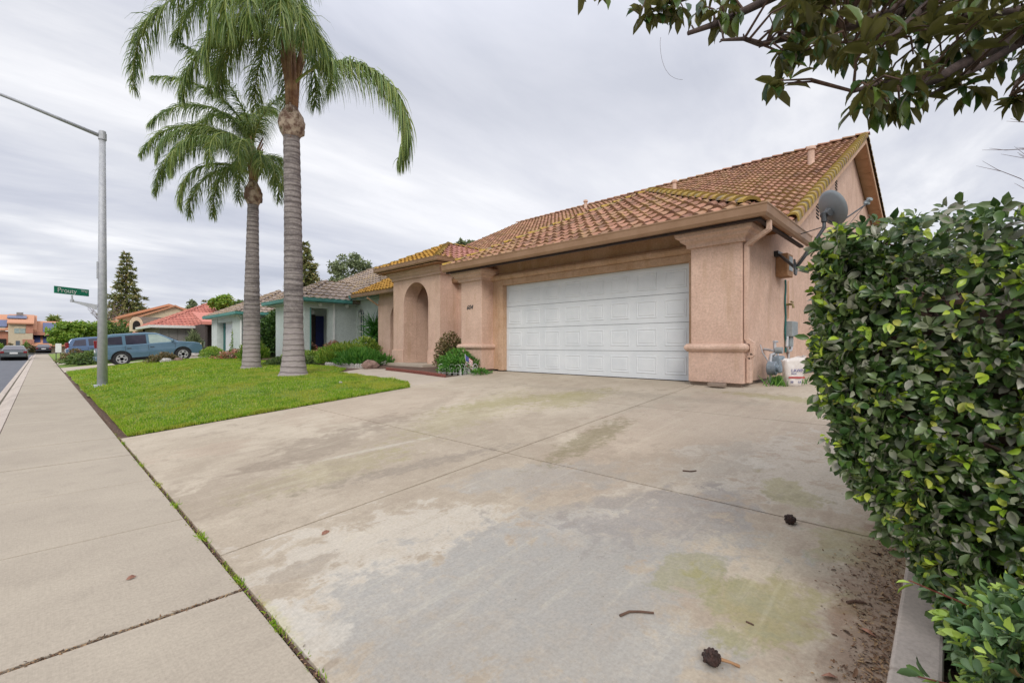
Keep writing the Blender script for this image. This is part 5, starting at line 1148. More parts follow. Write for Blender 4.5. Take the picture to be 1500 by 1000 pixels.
b = MB(); b.lathe((9.35, 20.35, .56), [(.18, 0), (.27, .4), (.3, .46), (.25, .46)], 16); T_ = thing('flower_pot', (9.35, 20.35, .56), 'dark round pot holding the pink and red flowers', 'pot'); build('pot_body', b, M['dgrey'], T_)
shrub('potted_flowers', 8.75, 21.6, (.3, .3, .36), M['flowers'], 700, .08, 'orange and yellow flowers standing in the porch opening', 'flowers', z=1.05)
b = MB(); b.lathe((8.75, 21.6, .76), [(.14, 0), (.2, .3), (.23, .34), (.18, .34)], 16); T_ = thing('flower_pot', (8.75, 21.6, .76), 'terracotta pot standing in the mint house porch opening', 'pot'); build('pot_body', b, M['terracotta'], T_)
shrub('flower_shrub', 9.0, 20.9, (.5, .35, .4), M['flowers'], 800, .08, 'low purple-red flowering plant below the blue door', 'flowers', z=.7)
# yucca
T_ = thing('yucca', (10.6, 19.0, .6), 'spiky yucca with stiff dark blades beside the mint wall', 'yucca')
n = 330; k = RNG.integers(0, 3, n); cz = np.array([1.25, 1.75, 2.2])[k]; d = rnd_dirs(n, .35)
leaves('blades', np.stack([np.full(n, 10.6), np.full(n, 19.0), cz], 1), d, rnd_dirs(n), RNG.uniform(.6, .95, n), np.full(n, .05), RNG.uniform(0, .6, n), M['greenleaf'], T_, tv=BV, tf=BF)
b = MB(); b.tube([(10.6, 19.0, .5), (10.6, 19.0, 2.1)], [.09, .06], 8); build('stem', b, M['bark'], T_)
shrub('climber_hedge', 9.9, 28.2, (1.9, .75, 2.45), M['hedgedark'], 7000, .16, 'tall dense green climber covering the side of the mint garage', 'climber', amp=.05, z=.6)
b = MB(); b.box(8.7, 28.2, .6, 11.8, 28.9, 2.9)
shrub('flower_shrub', 7.35, 26.6, (1.2, .6, .45), M['flowers'], 2200, .10, 'patch of orange and pink flowers between the two palms', 'flowers', z=.55)
shrub('flower_shrub', 7.1, 24.0, (.55, .5, .75), M['brightleaf'], 1600, .24, 'lime strappy plant left of the big palm trunk', 'plant', wr=.1, grass=True, z=.54)
shrub('clipped_shrub', 7.0, 31.0, (.6, 1.5, .55), M['brightleaf'], 2600, .09, 'low lime shrub beneath the mint garage door', amp=.1, z=.55)
shrub('clipped_shrub', 7.1, 27.6, (.5, .5, .42), M['treeleaf'], 900, .09, 'dark green mound right of the slimmer palm', z=.54)
shrub('flower_shrub', 7.3, 37.0, (.9, .8, .5), M['flowers'], 1800, .12, 'orange and pink flower border beside the blue car nose', 'flowers', z=.55)
shrub('round_shrub', 8.3, 31.0, (.35, .3, 1.9), M['brightleaf'], 1500, .11, 'narrow leafy climber on the right pillar of the mint garage', 'climber', z=.6)
shrub('lawn_shrub', 4.4, 28.6, (.75, .45, .42), M['redleaf'], 1700, .08, 'small bronze-green shrub on the lawn in front of the blue car', z=gz(4.4) + .12)
for x, y, s, mt, l in ((4.35, 28.0, .2, 'palerock', 'pale rock at the foot of the small lawn shrub'), (4.85, 28.1, .16, 'rock', 'dark rock at the right foot of the small lawn shrub')):
    b = MB(); b.blob((x, y, gz(x) + .18 + s * .2), (s * 1.2, s, s * .8), 2, .25, 3); tag(build('rock', b, M[mt], origin=(x, y, gz(x))), l, 'rock')
for x, y, s, mt, l in ((7.55, 13.75, .24, 'rock', 'reddish boulder beside the front walk at the house corner'), (8.35, 14.35, .13, 'palerock', 'small pale rock in the bed by the arch step'), (8.15, 14.75, .12, 'palerock', 'flat pale stone beside the red boulder'), (4.95, 10.44, .035, 'palerock', 'tiny white pebble lying in the lawn'), (7.2, 36.2, .3, 'palerock', 'white stone edging lump by the mint garage')):
    b = MB(); zz0 = lawn_z(x, y) if x < 5.5 else gz(x) - .01; b.blob((x, y, zz0 + s * .45), (s * 1.3, s, s * .75), 2, .22, int(x * 10)); tag(build('rock', b, M[mt], origin=(x, y, zz0)), l, 'rock')
shrub('lawn_border_shrub', 2.6, 38.5, (1.7, 1.1, .75), M['treeleaf'], 2600, .14, 'wide low green shrub before the parked blue van', amp=.1, z=.1)
shrub('lawn_border_shrub', 1.6, 41.0, (.8, .9, .8), M['redleaf'], 1500, .13, 'bronze low shrub beside the far pavement', z=.05)
shrub('lawn_border_shrub', 4.6, 40.0, (1.6, .9, .7), M['brightleaf'], 2400, .14, 'yellow-green low shrub right of the van', z=.28)

# edging, flag, garden bits
pth = [Vector((6.93, 9.04)), Vector((7.15, 10.3)), Vector((7.32, 11.9)), Vector((7.38, 12.6))]
proto = None; pl_ = 0
tot = sum((b_ - a).length for a, b_ in zip(pth, pth[1:])); nbk = 30
for i in range(nbk):
    d_ = (i + .5) / nbk * tot
    for a, b_ in zip(pth, pth[1:]):
        L_ = (b_ - a).length
        if d_ <= L_: q = a + (b_ - a) * d_ / L_; an = math.atan2((b_ - a).y, (b_ - a).x); break
        d_ -= L_
    if proto is None:
        b = MB(); prof = [(-.042, 0, -.03), (.042, 0, -.03)] + [(.042 * math.cos(math.pi * k / 8), 0, .04 + .04 * math.sin(math.pi * k / 8)) for k in range(9)]
        b.prism([(x, y - .02, z) for x, y, z in prof], (0, .04, 0)); proto = build('edging_brick', b, M['brick']); o = proto
    else: o = proto.copy(); COL.objects.link(o)
    o.location = (q.x + .05, q.y, gz(q.x)); o.rotation_euler = (random.uniform(-.06, .06), 0, an)
    tag(o, 'small scalloped red brick in the border row along the front walk', 'edging brick', 'scalloped brick edging along the front walk')
def wire(x, y, an, w, h, label, mat, name='wire_edging'):
    T_ = thing(name, (x, y, gz(x)), label, 'edging'); b = MB(); d = Vector((math.cos(an), math.sin(an), 0)); p = Vector((x, y, gz(x) - .02)); k = 4
    for i in range(k):
        for hh, ww, off in ((h, w / k, 0), (h * .7, w / k * .55, 0)):
            c = p + d * (w * (i + .5) / k); b.tube([c - d * ww / 2, c - d * ww / 2 + Vector((0, 0, hh * .7))] + [c - d * ww / 2 * math.cos(math.pi * q / 8) + Vector((0, 0, hh * .7 + hh * .3 * math.sin(math.pi * q / 8))) for q in range(1, 8)] + [c + d * ww / 2 + Vector((0, 0, hh * .7)), c + d * ww / 2], .006, 5)
    b.tube([p + Vector((0, 0, h * .25)), p + d * w + Vector((0, 0, h * .25))], .005, 5); build('wire_loops', b, mat, T_)
wire(7.28, 9.72, math.atan2(-.66, .16), .72, .30, 'white wire loop edging in front of the ferny shrub, left panel', M['white'])
wire(7.44, 9.02, math.atan2(-.2, .4), .45, .30, 'white wire loop edging beside the small flag, right panel', M['white'])
FL = thing('garden_flag', (7.62, 8.98, gz(7.6)), 'small American flag on a stick beside the ferny shrub', 'flag')
fp = Vector((7.62, 8.98, gz(7.6))); b = MB(); b.tube([fp, fp + Vector((-.03, .03, .52))], .006, 6); build('stick', b, M['white'], FL)
b = MB(); b2 = MB(); b3 = MB()
for k in range(13):
    z1 = .50 - k * .020; x0 = 0 if k > 6 else .10
    q = lambda u_, z_: fp + Vector((-.03 + .01 * math.sin(u_ * 30), .03, 0)) + camr * u_ + Vector((0, 0, z_ - u_ * .75))
    (b if k % 2 == 0 else b2).prism([q(x0, z1), q(.20, z1), q(.20, z1 - .019), q(x0, z1 - .019)], camf * .003)
b3.prism([q(0, .50), q(.10, .50), q(.10, .365), q(0, .365)], camf * .004)
build('red_stripe', b, M['red'], FL); build('white_stripe', b2, M['white'], FL); build('blue_canton', b3, M['blue'], FL)
T_ = thing('border_edging', (7.3, 15.1, .52), 'low white scalloped edging round the flower bed', 'edging'); b = MB()
A_ = Vector((7.17, 16.25)); B_ = Vector((7.40, 14.1))
for i in range(16):
    p = A_.lerp(B_, i / 15); b.tube([(p.x, p.y, .5), (p.x, p.y, .66), (p.x, p.y, .70)], [.05, .05, .02], 8)
build('pickets', b, M['palerock'], T_); b = MB(); b.prism([(7.14, 16.3, .50), (7.37, 14.05, .50), (7.45, 14.05, .50), (7.22, 16.3, .50)], (0, 0, .06)); build('kerb_strip', b, M['walk'], T_)
for x, y, h, l, lm in ((8.0, 26.4, 1.75, 'slim garden lamp with white lantern between the palms', True), (7.5, 25.4, 1.2, 'short dark garden post lantern between the palms', False)):
    T_ = thing('garden_lamp', (x, y, .58), l, 'garden lamp'); b = MB(); b.tube([(x, y, .58), (x, y, .58 + h)], .022, 8); build('pole', b, M['dgrey'] if not lm else M['galv'], T_)
    b = MB(); b.lathe((x, y, .58 + h), [(.06, 0), (.11, .18), (.13, .2), (.03, .30)], 10); build('lantern', b, M['white'] if lm else M['dgrey'], T_)

# ------------------------------------------------------------------ mint neighbour
NB = thing('mint_house', (10, 25, GZ), 'mint green stucco house with teal gutters, blue front door and grey tiled roof', 'house')
g0 = GZ - .05
b = MB(); archwall_x(b, 8.3, .25, 21.1, 24.7, g0, 3.40, 22.0, 23.6, 2.2)
build('porch_wall', b, M['mint'], NB)
b = MB(); b.box(8.552, 21.1, 3.02, 9.42, 21.3, 3.40); b.box(9.42, 21.1, g0, 10.82, 21.3, 3.40); build('side_wall', b, M['mint'], NB)
b = MB(); b.box(9.2, 22.6, g0, 10.8, 22.75, 3.4); b.box(8.3, 21.1, g0, 10.8, 24.6, .75); b.box(8.56, 21.32, 3.2, 10.8, 24.44, 3.22); build('porch_inner', b, M['mint'], NB)
b = MB(); b.box(9.42, 22.54, .78, 9.82, 22.6, 2.75); do = build('front_door', b, M['bluedoor'], NB); b = MB(); b.box(9.24, 22.55, .76, 9.415, 22.6, 2.8); build('door_side_panel', b, M['darkwood'], do)
b = MB(); b.tube([(9.0, 22.0, 3.2), (9.0, 22.0, 3.0)], .02, 6); b.lathe((9.0, 22.0, 2.78), [(.05, 0), (.12, .06), (.12, .2), (.05, .24)], 12); build('porch_lantern', b, M['white'], NB)
b = MB(); b.box(8.548, 21.09, g0, 8.60, 21.14, 3.02); build('teal_edge', b, M['teal'], NB)
b = MB(); archwall_x(b, 10.82, .2, 20.15, 21.1, g0, 3.6, 20.35, 21.0, 2.75); b.box(10.82, 16.2, g0, 11.02, 20.15, 3.6); b.box(11.02, 16.2, g0, 18, 16.4, 3.5); build('front_wall', b, M['mint'], NB)
b = MB(); b.box(10.96, 20.3, 1.1, 10.99, 21.05, 3.2); wo = build('window', b, M['glass'], NB)
b = MB()
for z in (1.15, 1.55, 1.95, 2.35, 2.75): b.box(10.93, 20.35, z, 10.958, 21.0, z + .035)
for y in (20.5, 20.72, 20.95): b.box(10.925, y, 1.1, 10.955, y + .03, 3.1)
b.box(10.90, 20.35, g0, 10.958, 21.0, 1.12); build('window_frame', b, M['white'], wo)
b = MB(); b.box(9.62, 21.02, g0, 9.70, 21.095, 3.25); build('downspout', b, M['white'], NB)
for x in (8.95, 10.25): b = MB(); b.tube([(x, 21.05, 3.22), (x, 20.9, 3.16)], [.05, .08], 10); build('flood_lamp', b, M['white'], NB)
# garage block
b = MB(); b.box(8.0, 34.5, g0, 8.5, 35.8, 3.1); b.box(8.0, 29.2, g0, 8.5, 31.05, 3.1); b.box(8.05, 31.05, 2.75, 8.4, 34.5, 3.1); b.box(8.5, 29.2, g0, 13, 29.4, 3.1); b.box(8.5, 35.6, g0, 13, 35.8, 3.1); build('garage_wall', b, M['mint'], NB)
b = MB(); b.box(8.40, 31.05, g0 + .05, 8.45, 34.1, 2.75)
for k in range(1, 4): b.box(8.39, 31.05, g0 + k * .53, 8.40, 34.1, g0 + k * .53 + .02)
build('garage_door', b, M['white_door'], NB)
b = MB(); b.box(8.36, 34.1, g0, 8.46, 34.49, 2.75); build('door_jamb', b, M['tealdark'], NB)
b = MB(); b.tube([(7.72, 29.0, 3.1), (7.72, 29.0, 3.0), (7.95, 29.15, 2.75), (7.95, 29.15, .7)], .045, 6); build('downspout', b, M['white'], NB)
def hiproof(parent, name, x0, y0, y1, z0, px_, py0_, py1_, pz, xb, mat, tealg=True, tw=.30, tl=.40):
    """front eave along y at x0; ridge from (px_,py0_) to (px_,py1_), running back to xb"""
    T = MB(); m = (pz - z0) / (px_ - x0)
    tiles(T, (x0, y0, z0), (0, 1, 0), (1, 0, m), [(0, 0), (y1 - y0, 0), (py1_ - y0, (px_ - x0) * math.hypot(1, m)), (py0_ - y0, (px_ - x0) * math.hypot(1, m))], tw=tw, tl=tl)
    ms_ = (pz - z0) / (py0_ - y0)
    tiles(T, (x0, y0, z0), (1, 0, 0), (0, 1, ms_), [(0, 0), (xb - x0, 0), (xb - x0, (py0_ - y0) * math.hypot(1, ms_)), (px_ - x0, (py0_ - y0) * math.hypot(1, ms_))], tw=tw, tl=tl)
    r_ = build(name, T, mat, parent)
    D_ = MB(); deck(D_, [(x0, y0, z0), (x0, y1, z0), (px_, py1_, pz), (px_, py0_, pz)]); deck(D_, [(x0, y0, z0), (px_, py0_, pz), (xb, py0_, pz), (xb, y0, z0)])
    ms2 = (pz - z0) / (y1 - py1_); deck(D_, [(x0, y1, z0), (xb, y1, z0), (xb, py1_, pz), (px_, py1_, pz)]); build('roof_deck', D_, mat, r_)
    C = MB(); caps(C, (x0, y0, z0 + .05), (px_, py0_, pz + .05), .12, .4, .07, .02); caps(C, (x0, y1, z0 + .05), (px_, py1_, pz + .05), .12, .4, .07, .02)
    if py1_ - py0_ > .5: caps(C, (px_, py0_, pz + .05), (px_, py1_, pz + .05), .12, .4, .07, .02)
    build('hip_tiles', C, mat, r_); return r_
mr = hiproof(NB, 'roof', 10.3, 17.6, 31.0, 3.62, 14.2, 24.6, 25.6, 5.98, 22, M['tile_grey'])
er = hiproof(NB, 'porch_roof', 7.85, 20.7, 25.1, 3.40, 10.1, 22.9, 23.0, 4.55, 12.5, M['tile_grey'])
gr_ = hiproof(NB, 'garage_roof', 7.6, 28.7, 36.1, 3.16, 11.0, 32.1, 32.7, 4.85, 15, M['tile_grey'])
for nm, path, z in (('gutter', [(10.35, 20.65), (7.85, 20.65), (7.85, 25.15)], 3.44), ('gutter', [(10.3, 17.6), (10.3, 20.7)], 3.66), ('gutter', [(14.5, 28.7), (7.6, 28.7), (7.6, 36.1)], 3.20)):
    b = MB(); gutter(b, path[::-1], z, .17, .10); build(nm, b, M['teal'], NB)
for q_ in ((7.9, 20.75, 3.24, 10.8, 25.0, 3.26), (7.65, 28.75, 3.02, 13, 36, 3.04), (10.35, 17.6, 3.46, 10.9, 20.7, 3.48)):
    b = MB(); b.box(*q_); build('soffit', b, M['mint'], NB)

# ------------------------------------------------------------------ grey house with a red roof
GH = thing('grey_house', (9, 52, GZ), 'grey house with bright red tiled roof beyond the mint garage', 'house')
b = MB(); b.box(7.25, 50.0, .5, 16, 50.2, 2.85); b.box(7.25, 50.2, .5, 7.45, 60, 2.85); build('wall', b, M['greywall'], GH)
b = MB()
for k in range(11): b.box(7.9 + k * .62, 49.98, .6, 7.93 + k * .62, 49.998, 2.8)
build('board_joint', b, pm('dark_joint', (.14, .135, .13), None, 4, .9), GH)
b = MB(); b.box(7.22, 52.0, .7, 7.248, 54.6, 2.5); build('garage_door', b, M['cream'], GH)
hiproof(GH, 'roof', 6.6, 49.4, 60.5, 2.98, 12.1, 54.9, 55.0, 5.62, 20, M['tile_red'])
b = MB(); gutter(b, [(15, 49.4), (6.6, 49.4), (6.6, 60.5)][::-1], 3.04, .24, .12); build('gutter', b, M['white'], GH)
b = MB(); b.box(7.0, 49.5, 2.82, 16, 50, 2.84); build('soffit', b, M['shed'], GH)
b = MB(); b.prism([(9.5, 45.6, 3.2), (13, 45.6, 3.2), (13, 49.4, 4.2), (9.5, 49.4, 4.2)], (0, 0, .1)); b.box(9.5, 45.5, 3.05, 13, 45.62, 3.28); build('lean_to_roof', b, M['tile_red'], GH)
b = MB(); b.box(9.75, 45.7, .5, 9.9, 49.9, 3.1); b.box(10.0, 47, .5, 13, 47.1, 3.1); build('lean_to_wall', b, M['shed'], GH)
BN = thing('wheelie_bin', (9.0, 44.0, GZ), 'grey wheeled bin standing between the blue car and mint garage', 'bin')
b = MB(); b.add([(8.75, 43.75, .62), (9.25, 43.75, .62), (9.25, 44.25, .62), (8.75, 44.25, .62), (8.68, 43.68, 1.6), (9.32, 43.68, 1.6), (9.32, 44.32, 1.6), (8.68, 44.32, 1.6)], [(0, 3, 2, 1), (4, 5, 6, 7), (0, 1, 5, 4), (1, 2, 6, 5), (2, 3, 7, 6), (3, 0, 4, 7)]); build('bin_body', b, M['boxgrey'], BN, bevel=.03)
b = MB(); b.box(8.64, 43.62, 1.61, 9.36, 44.4, 1.68); build('lid', b, M['dgrey'], BN, bevel=.02)
b = MB(); b.tube([(8.72, 44.2, .72), (8.80, 44.2, .72)], .1, 12); b2 = b; build('wheel', b, M['rubber'], BN)
shrub('spiky_plant', 8.0, 41.0, (.45, .45, 1.2), M['greyleaf'], 700, .45, 'grey-green upright plant right of the blue car nose', 'plant', wr=.1, grass=True, z=.6)

# ------------------------------------------------------------------ cream gabled house, shingled house
CH = thing('cream_house', (9, 70, GZ), 'cream house with wide low gable and orange tiled edges', 'house')
Yc = 70.0; q = lambda u, v, Y=Yc: onY(u, v, Y)
Lp, Ap, Rp = q(171, 467), q(246, 448.5), q(290, 461)
b = MB(); b.prism([Vector((Lp.x, Yc, .5)), Vector((Rp.x + 4, Yc, .5)), Vector((Rp.x + 4, Yc, Rp.z - .8)), Rp, Ap, Lp], (0, 9, 0)); build('gable_wall', b, M['cream'], CH)
b = MB()
for A1, A2 in ((Lp, Ap), (Ap, Rp)):
    up = Vector((0, 0, .28)); b.prism([A1 + Vector((0, -.6, 0)), A2 + Vector((0, -.6, 0)), A2 + up + Vector((0, -.6, 0)), A1 + up + Vector((0, -.6, 0))], (0, 10, 0))
build('roof', b, M['tile_orange'], CH)
A2_ = q(256, 449, 68); L2, R2 = q(200, 466, 68), q(283, 461, 68)
b = MB(); b.prism([Vector((L2.x, 68, .5)), Vector((R2.x, 68, .5)), R2, A2_, L2], (0, 2, 0)); build('front_gable', b, M['cream'], CH)
b = MB()
for A1, A2 in ((L2, A2_), (A2_, R2)): b.prism([A1 + Vector((0, -.3, 0)), A2 + Vector((0, -.3, 0)), A2 + Vector((0, -.3, .2)), A1 + Vector((0, -.3, .2))], (0, 2.4, 0))
build('front_gable_roof', b, M['tile_orange'], CH)
b = MB(); a_ = [q(168, 490, 67), q(192, 490, 67), q(199, 471, 70), q(164, 471, 70)]
Tt = MB(); V_ = (a_[3] - a_[0]); tiles(Tt, a_[0], (1, 0, 0), (0, V_.y, V_.z), [(0, 0), (a_[1].x - a_[0].x + .6, 0), (a_[2].x - a_[0].x + .4, 3.6), (-.1, 3.6)], tw=.4, tl=.4); build('lower_roof', Tt, M['tile_orange'], CH)
b = MB(); b.box(a_[0].x - .5, 67.4, .5, a_[1].x + .5, 70, a_[0].z - .05); b.prism([q(159, 492, 67.3), q(171, 492, 67.3), q(163, 472, 67.3)], (0, 2, 0)); build('lower_wall', b, M['cream'], CH)
SHh = thing('shingled_house', (8, 60, GZ), 'low house with dark brown shingled roof behind the blue car', 'house')
a_ = [q(198, 487, 58), q(240, 487, 58), q(262, 466, 62), q(208, 468, 62)]
Tt = MB(); V_ = Vector((0, 4, a_[2].z - a_[0].z)); tiles(Tt, (a_[0].x, 58, a_[0].z), (1, 0, 0), V_, [(0, 0), (3.6, 0), (5.4, V_.length), (.5, V_.length)], tw=.5, tl=.3, amp=.01); build('roof', Tt, M['shingle'], SHh)
b = MB(); b.box(a_[0].x, 58.3, .5, a_[0].x + 4.5, 62, a_[0].z - .02); build('wall', b, M['cream'], SHh)
b = MB(); c_ = q(200, 478, 57.9); prof = [(math.cos(math.pi * k / 10) * .5, math.sin(math.pi * k / 10) * .75 + .2) for k in range(11)] + [(-.5, -.5), (.5, -.5)]
b.prism([(c_.x + x, 57.9, c_.z + z) for x, z in prof], (0, .5, 0)); dm = build('dormer', b, M['cream'], SHh)
b = MB(); b.prism([(c_.x + x * .6, 57.88, c_.z + z * .6) for x, z in prof], (0, .015, 0)); build('dormer_window', b, M['dark'], dm)

# ------------------------------------------------------------------ solar house at the end of the street
FH = thing('solar_house', (-1, 112, 0), 'orange and cream two-storey house with solar panels at the street end', 'house')
def ry(mb, u0, v0, u1, v1, Y, d=1.0, zb_=None):
    a, c = onY(u0, v0, Y), onY(u1, v1, Y); z0 = c.z if zb_ is None else zb_; mb.box(a.x, Y, z0, c.x, Y + d, a.z)
b = MB(); ry(b, 12, 474, 48, 520, 112, 8, -.1); build('wall', b, M['cream'], FH)
b = MB(); ry(b, -60, 484, 11.8, 520, 113, 8, -.1); ry(b, 48.2, 486, 96, 506, 112.6, 8, 3.0); b2 = MB(); build('orange_wall', b, M['orange_wall'], FH)
b = MB(); ry(b, 48.2, 506.2, 96, 520, 113.0, 8, -.1); build('garage_wall', b, M['cream'], FH)
b = MB(); ry(b, 33, 497, 50, 506, 111.9, .09); ry(b, 38, 474.5, 48.4, 488, 111.95, .04); build('orange_panel', b, M['orange_wall'], FH)
def roofplane(mb, u0, v0, u1, v1, Y0, Y1, zt, thick=.2):
    a, c = onY(u0, v0, Y0), onY(u1, v0, Y0); mb.prism([(a.x, Y0, a.z), (c.x, Y0, a.z), (c.x, Y1, zt), (a.x, Y1, zt)], (0, 0, thick))
zt1 = onY(30, 463, 119).z
b = MB(); roofplane(b, -60, 483, 54, 483, 112.4, 119, zt1); roofplane(b, 10, 474, 50, 474, 111.5, 119, zt1 + .1); rf = build('roof', b, M['tile_orange'], FH)
b = MB(); roofplane(b, 46, 507, 110, 507, 111.8, 118, onY(70, 472, 118).z); build('low_roof', b, M['tile_orange'], FH)
b = MB(); b.box(*(onY(24, 460, 118).x, 118, 5.5), *(onY(34, 460, 118).x, 119, onY(30, 460, 118).z + .3)); build('chimney', b, M['greywall'], rf)
def panel(u0, v0, u1, Y0, Y1, z0, z1, xo=0):
    b = MB(); a, c = onY(u0, v0, Y0), onY(u1, v0, Y0); b.prism([(a.x, Y0, z0), (c.x, Y0, z0), (c.x + xo, Y1, z1), (a.x + xo, Y1, z1)], (0, 0, .08)); build('solar_panel', b, M['solar'], FH)
z_at = lambda Y, Y0, z0, Y1, z1: z0 + (z1 - z0) * (Y - Y0) / (Y1 - Y0)
zr0 = onY(0, 483, 112.4).z
panel(-10, 483, 10, 113, 116, z_at(113, 112.4, zr0, 119, zt1) + .28, z_at(116, 112.4, zr0, 119, zt1) + .28); panel(10, 473, 39, 114.5, 117, z_at(114.5, 111.5, onY(30, 474, 111.5).z, 119, zt1 + .1) + .3, z_at(117, 111.5, onY(30, 474, 111.5).z, 119, zt1 + .1) + .3)
zl0, zl1 = onY(70, 507, 111.8).z, onY(70, 472, 118).z
panel(50, 500, 59, 112.4, 114.6, z_at(112.4, 111.8, zl0, 118, zl1) + .25, z_at(114.6, 111.8, zl0, 118, zl1) + .25); panel(63, 500, 84, 112.2, 117.4, z_at(112.2, 111.8, zl0, 118, zl1) + .25, z_at(117.4, 111.8, zl0, 118, zl1) + .25)
b = MB(); c_ = onY(29, 484, 111.95); b.prism([(c_.x + x * 1.25, 111.93, c_.z + z) for x, z in [(math.cos(math.pi * k / 10) * .5, .35 + math.sin(math.pi * k / 10) * .3) for k in range(11)] + [(-.5, -.45), (.5, -.45)]], (0, .06, 0)); wn = build('arched_window', b, M['carglass_pale'], FH)
b = MB(); b.prism([(c_.x + x * 1.25, 111.90, c_.z + z) for x, z in [(math.cos(math.pi * k / 10) * .56, .35 + math.sin(math.pi * k / 10) * .36) for k in range(11)]], (0, .02, 0)); b.box(c_.x - .02, 111.9, c_.z - .4, c_.x + .02, 111.92, c_.z + .5); build('window_frame', b, M['cream'], wn)
b = MB(); ry(b, 23, 499, 29, 507, 111.94, .05); build('window', b, M['glass'], FH)
b = MB(); ry(b, 0, 479, 8, 485, 112.9, .09); build('window', b, M['carglass_pale'], FH)
b = MB(); ry(b, -8, 496, 9, 512, 112.9, .09); build('porch_opening', b, M['dark'], FH)
shrub('solar_house_shrub', onY(15, 510, 110).x, 110, (.55, .55, 1.3), M['redleaf'], 500, .25, 'small dark shrub left of the lower window of the solar house', z=0)
shrub('solar_house_shrub', onY(39, 510, 110).x, 110, (.55, .55, 1.5), M['greenleaf'], 500, .25, 'small dark green shrub right of the lower window of the solar house', z=0)
shrub('solar_house_shrub', onY(46, 512, 109).x, 109, (.55, .55, 1.1), M['redleaf'], 400, .25, 'low reddish shrub beside the solar house drive', z=0)
shrub('solar_house_shrub', onY(-2, 510, 108).x, 108, (.8, .6, 1.4), M['brightleaf'], 500, .25, 'bright green shrub at the left edge in front of the solar house', z=0)

# ------------------------------------------------------------------ trees
def tree(name, x, y, h, crown, mat, label, n=3000, L=.3, cl=34, cs=.34, trunk_r=.18, z=None, wr=.6, spread=1.0, group=None):
    z = GZ if z is None else z; T_ = thing(name, (x, y, z), label, 'tree', group)
    b = MB(); b.tube([(x, y, z - .1), (x + .1, y, z + h * .45), (x, y, z + h * .8)], [trunk_r, trunk_r * .7, trunk_r * .25], 9)
    C = []
    for k in range(cl):
        cx_, cy_, cz_, rx, ry_, rz = crown[k % len(crown)]; d = rnd_dirs(1)[0] * RNG.random() ** .4 * .85; C.append((cx_ + d[0] * rx, cy_ + d[1] * ry_, cz_ + d[2] * rz, min(rx, ry_, rz)))
    for c in C[::2]: b.tube([(x, y, z + h * random.uniform(.25, .6)), ((x + c[0]) / 2, (y + c[1]) / 2, (z + h * .4 + c[2]) / 2 + .2), c[:3]], [trunk_r * .35, trunk_r * .2, trunk_r * .06], 5)
    build('trunk', b, M['bark'], T_)
    C = np.array(C); i = RNG.integers(0, len(C), n); P = C[i, :3] + rnd_dirs(n) * (C[i, 3] * cs * spread)[:, None] * (RNG.random(n) ** .45)[:, None] * np.array([1.25, 1.25, .8])
    up = (P[:, 2] - C[i, 2]) / (C[i, 3] * cs * 2 + .01) + .5
    leaves('crown', P, rnd_dirs(n), rnd_dirs(n, .8), L * RNG.uniform(.6, 1.4, n), L * wr * RNG.uniform(.7, 1.3, n), np.clip(RNG.random(n) * .6 + up * .4, 0, 1), mat, T_, tv=BV, tf=BF)
    return T_
def conifer(name, x, y, z0, h, r, label, layers=22, mat='conifer', n_per=260, L=.35, lowcut=.06, seed=5, rough=.25, group=None):
    T_ = thing(name, (x, y, z0), label, 'tree', group); b = MB(); b.tube([(x, y, z0 - .1), (x, y, z0 + h * .97)], [r * .09, .03], 8); Ps = []; Ds = []; rr = random.Random(seed)
    for k in range(layers):
        q = lowcut + (1 - lowcut) * k / layers; zc = z0 + h * q; R_ = r * (1 - q) ** .85 * rr.uniform(1 - rough, 1.08) + .12; nb = max(5, int(11 * (1 - q) + 4))
        for j in range(nb):
            a = 2 * math.pi * (j + rr.random() * .8) / nb + k * 1.3; Rb = R_ * rr.uniform(.7, 1.1); dr = Vector((math.cos(a), math.sin(a), 0))
            tip = Vector((x, y, zc)) + dr * Rb + Vector((0, 0, -Rb * .18 + rr.uniform(-.1, .15))); root = Vector((x, y, zc + Rb * .05)); b.tube([root, root.lerp(tip, .6) - Vector((0, 0, Rb * .05)), tip], [.03 + .01 * Rb, .02, .006], 4)
            m = max(6, int(n_per * Rb / r / nb * 3)); s = RNG.uniform(.2, 1.02, m) ** .8; P = np.array(root)[None] * (1 - s[:, None]) + np.array(tip)[None] * s[:, None]
            P = P + RNG.normal(size=(m, 3)) * np.array([.16, .16, .10]) * (Rb * .42 + .12) + np.array([0, 0, -.02]); Ps.append(P); Ds.append(np.tile(np.array(dr) * .8 + np.array([0, 0, .1]), (m, 1)))
    build('trunk', b, M['bark'], T_); P = np.concatenate(Ps); D = np.concatenate(Ds); n = len(P)
    leaves('crown', P, D + rnd_dirs(n) * .7, rnd_dirs(n, 1.0), L * RNG.uniform(.6, 1.4, n), L * .42 * RNG.uniform(.7, 1.3, n), RNG.random(n), M[mat], T_, tv=BV, tf=BF)
cp = onY(185, 500, 95)
conifer('redwood_tree', cp.x, 95, .6, onY(185, 366, 95).z - .6, 4.9, 'tall conical evergreen standing behind the cream house', 24, n_per=300, L=.5, lowcut=.1, rough=.5)
cp = onY(452, 500, 45)
conifer('conifer_tree', cp.x - .4, 45, .6, onY(440, 349, 45).z - .6, 3.3, 'dense evergreen rising behind the big palm trunk', 22, n_per=360, L=.38, seed=9, rough=.4)
def tpx(name, u, v0, v1, Y, wpx, mat, label, **k):
    c = onY(u, (v0 + v1) / 2, Y); t_ = Y / (CA - (u - 750) / FPX * SA); px = FPX * Y / t_ ** 2; rx = wpx / 2 / px; rz = (v1 - v0) / 2 * t_ / FPX
    return tree(name, c.x, Y, c.z - GZ + rz, [(c.x, Y, c.z, rx, rx, rz)], mat, label, **k)
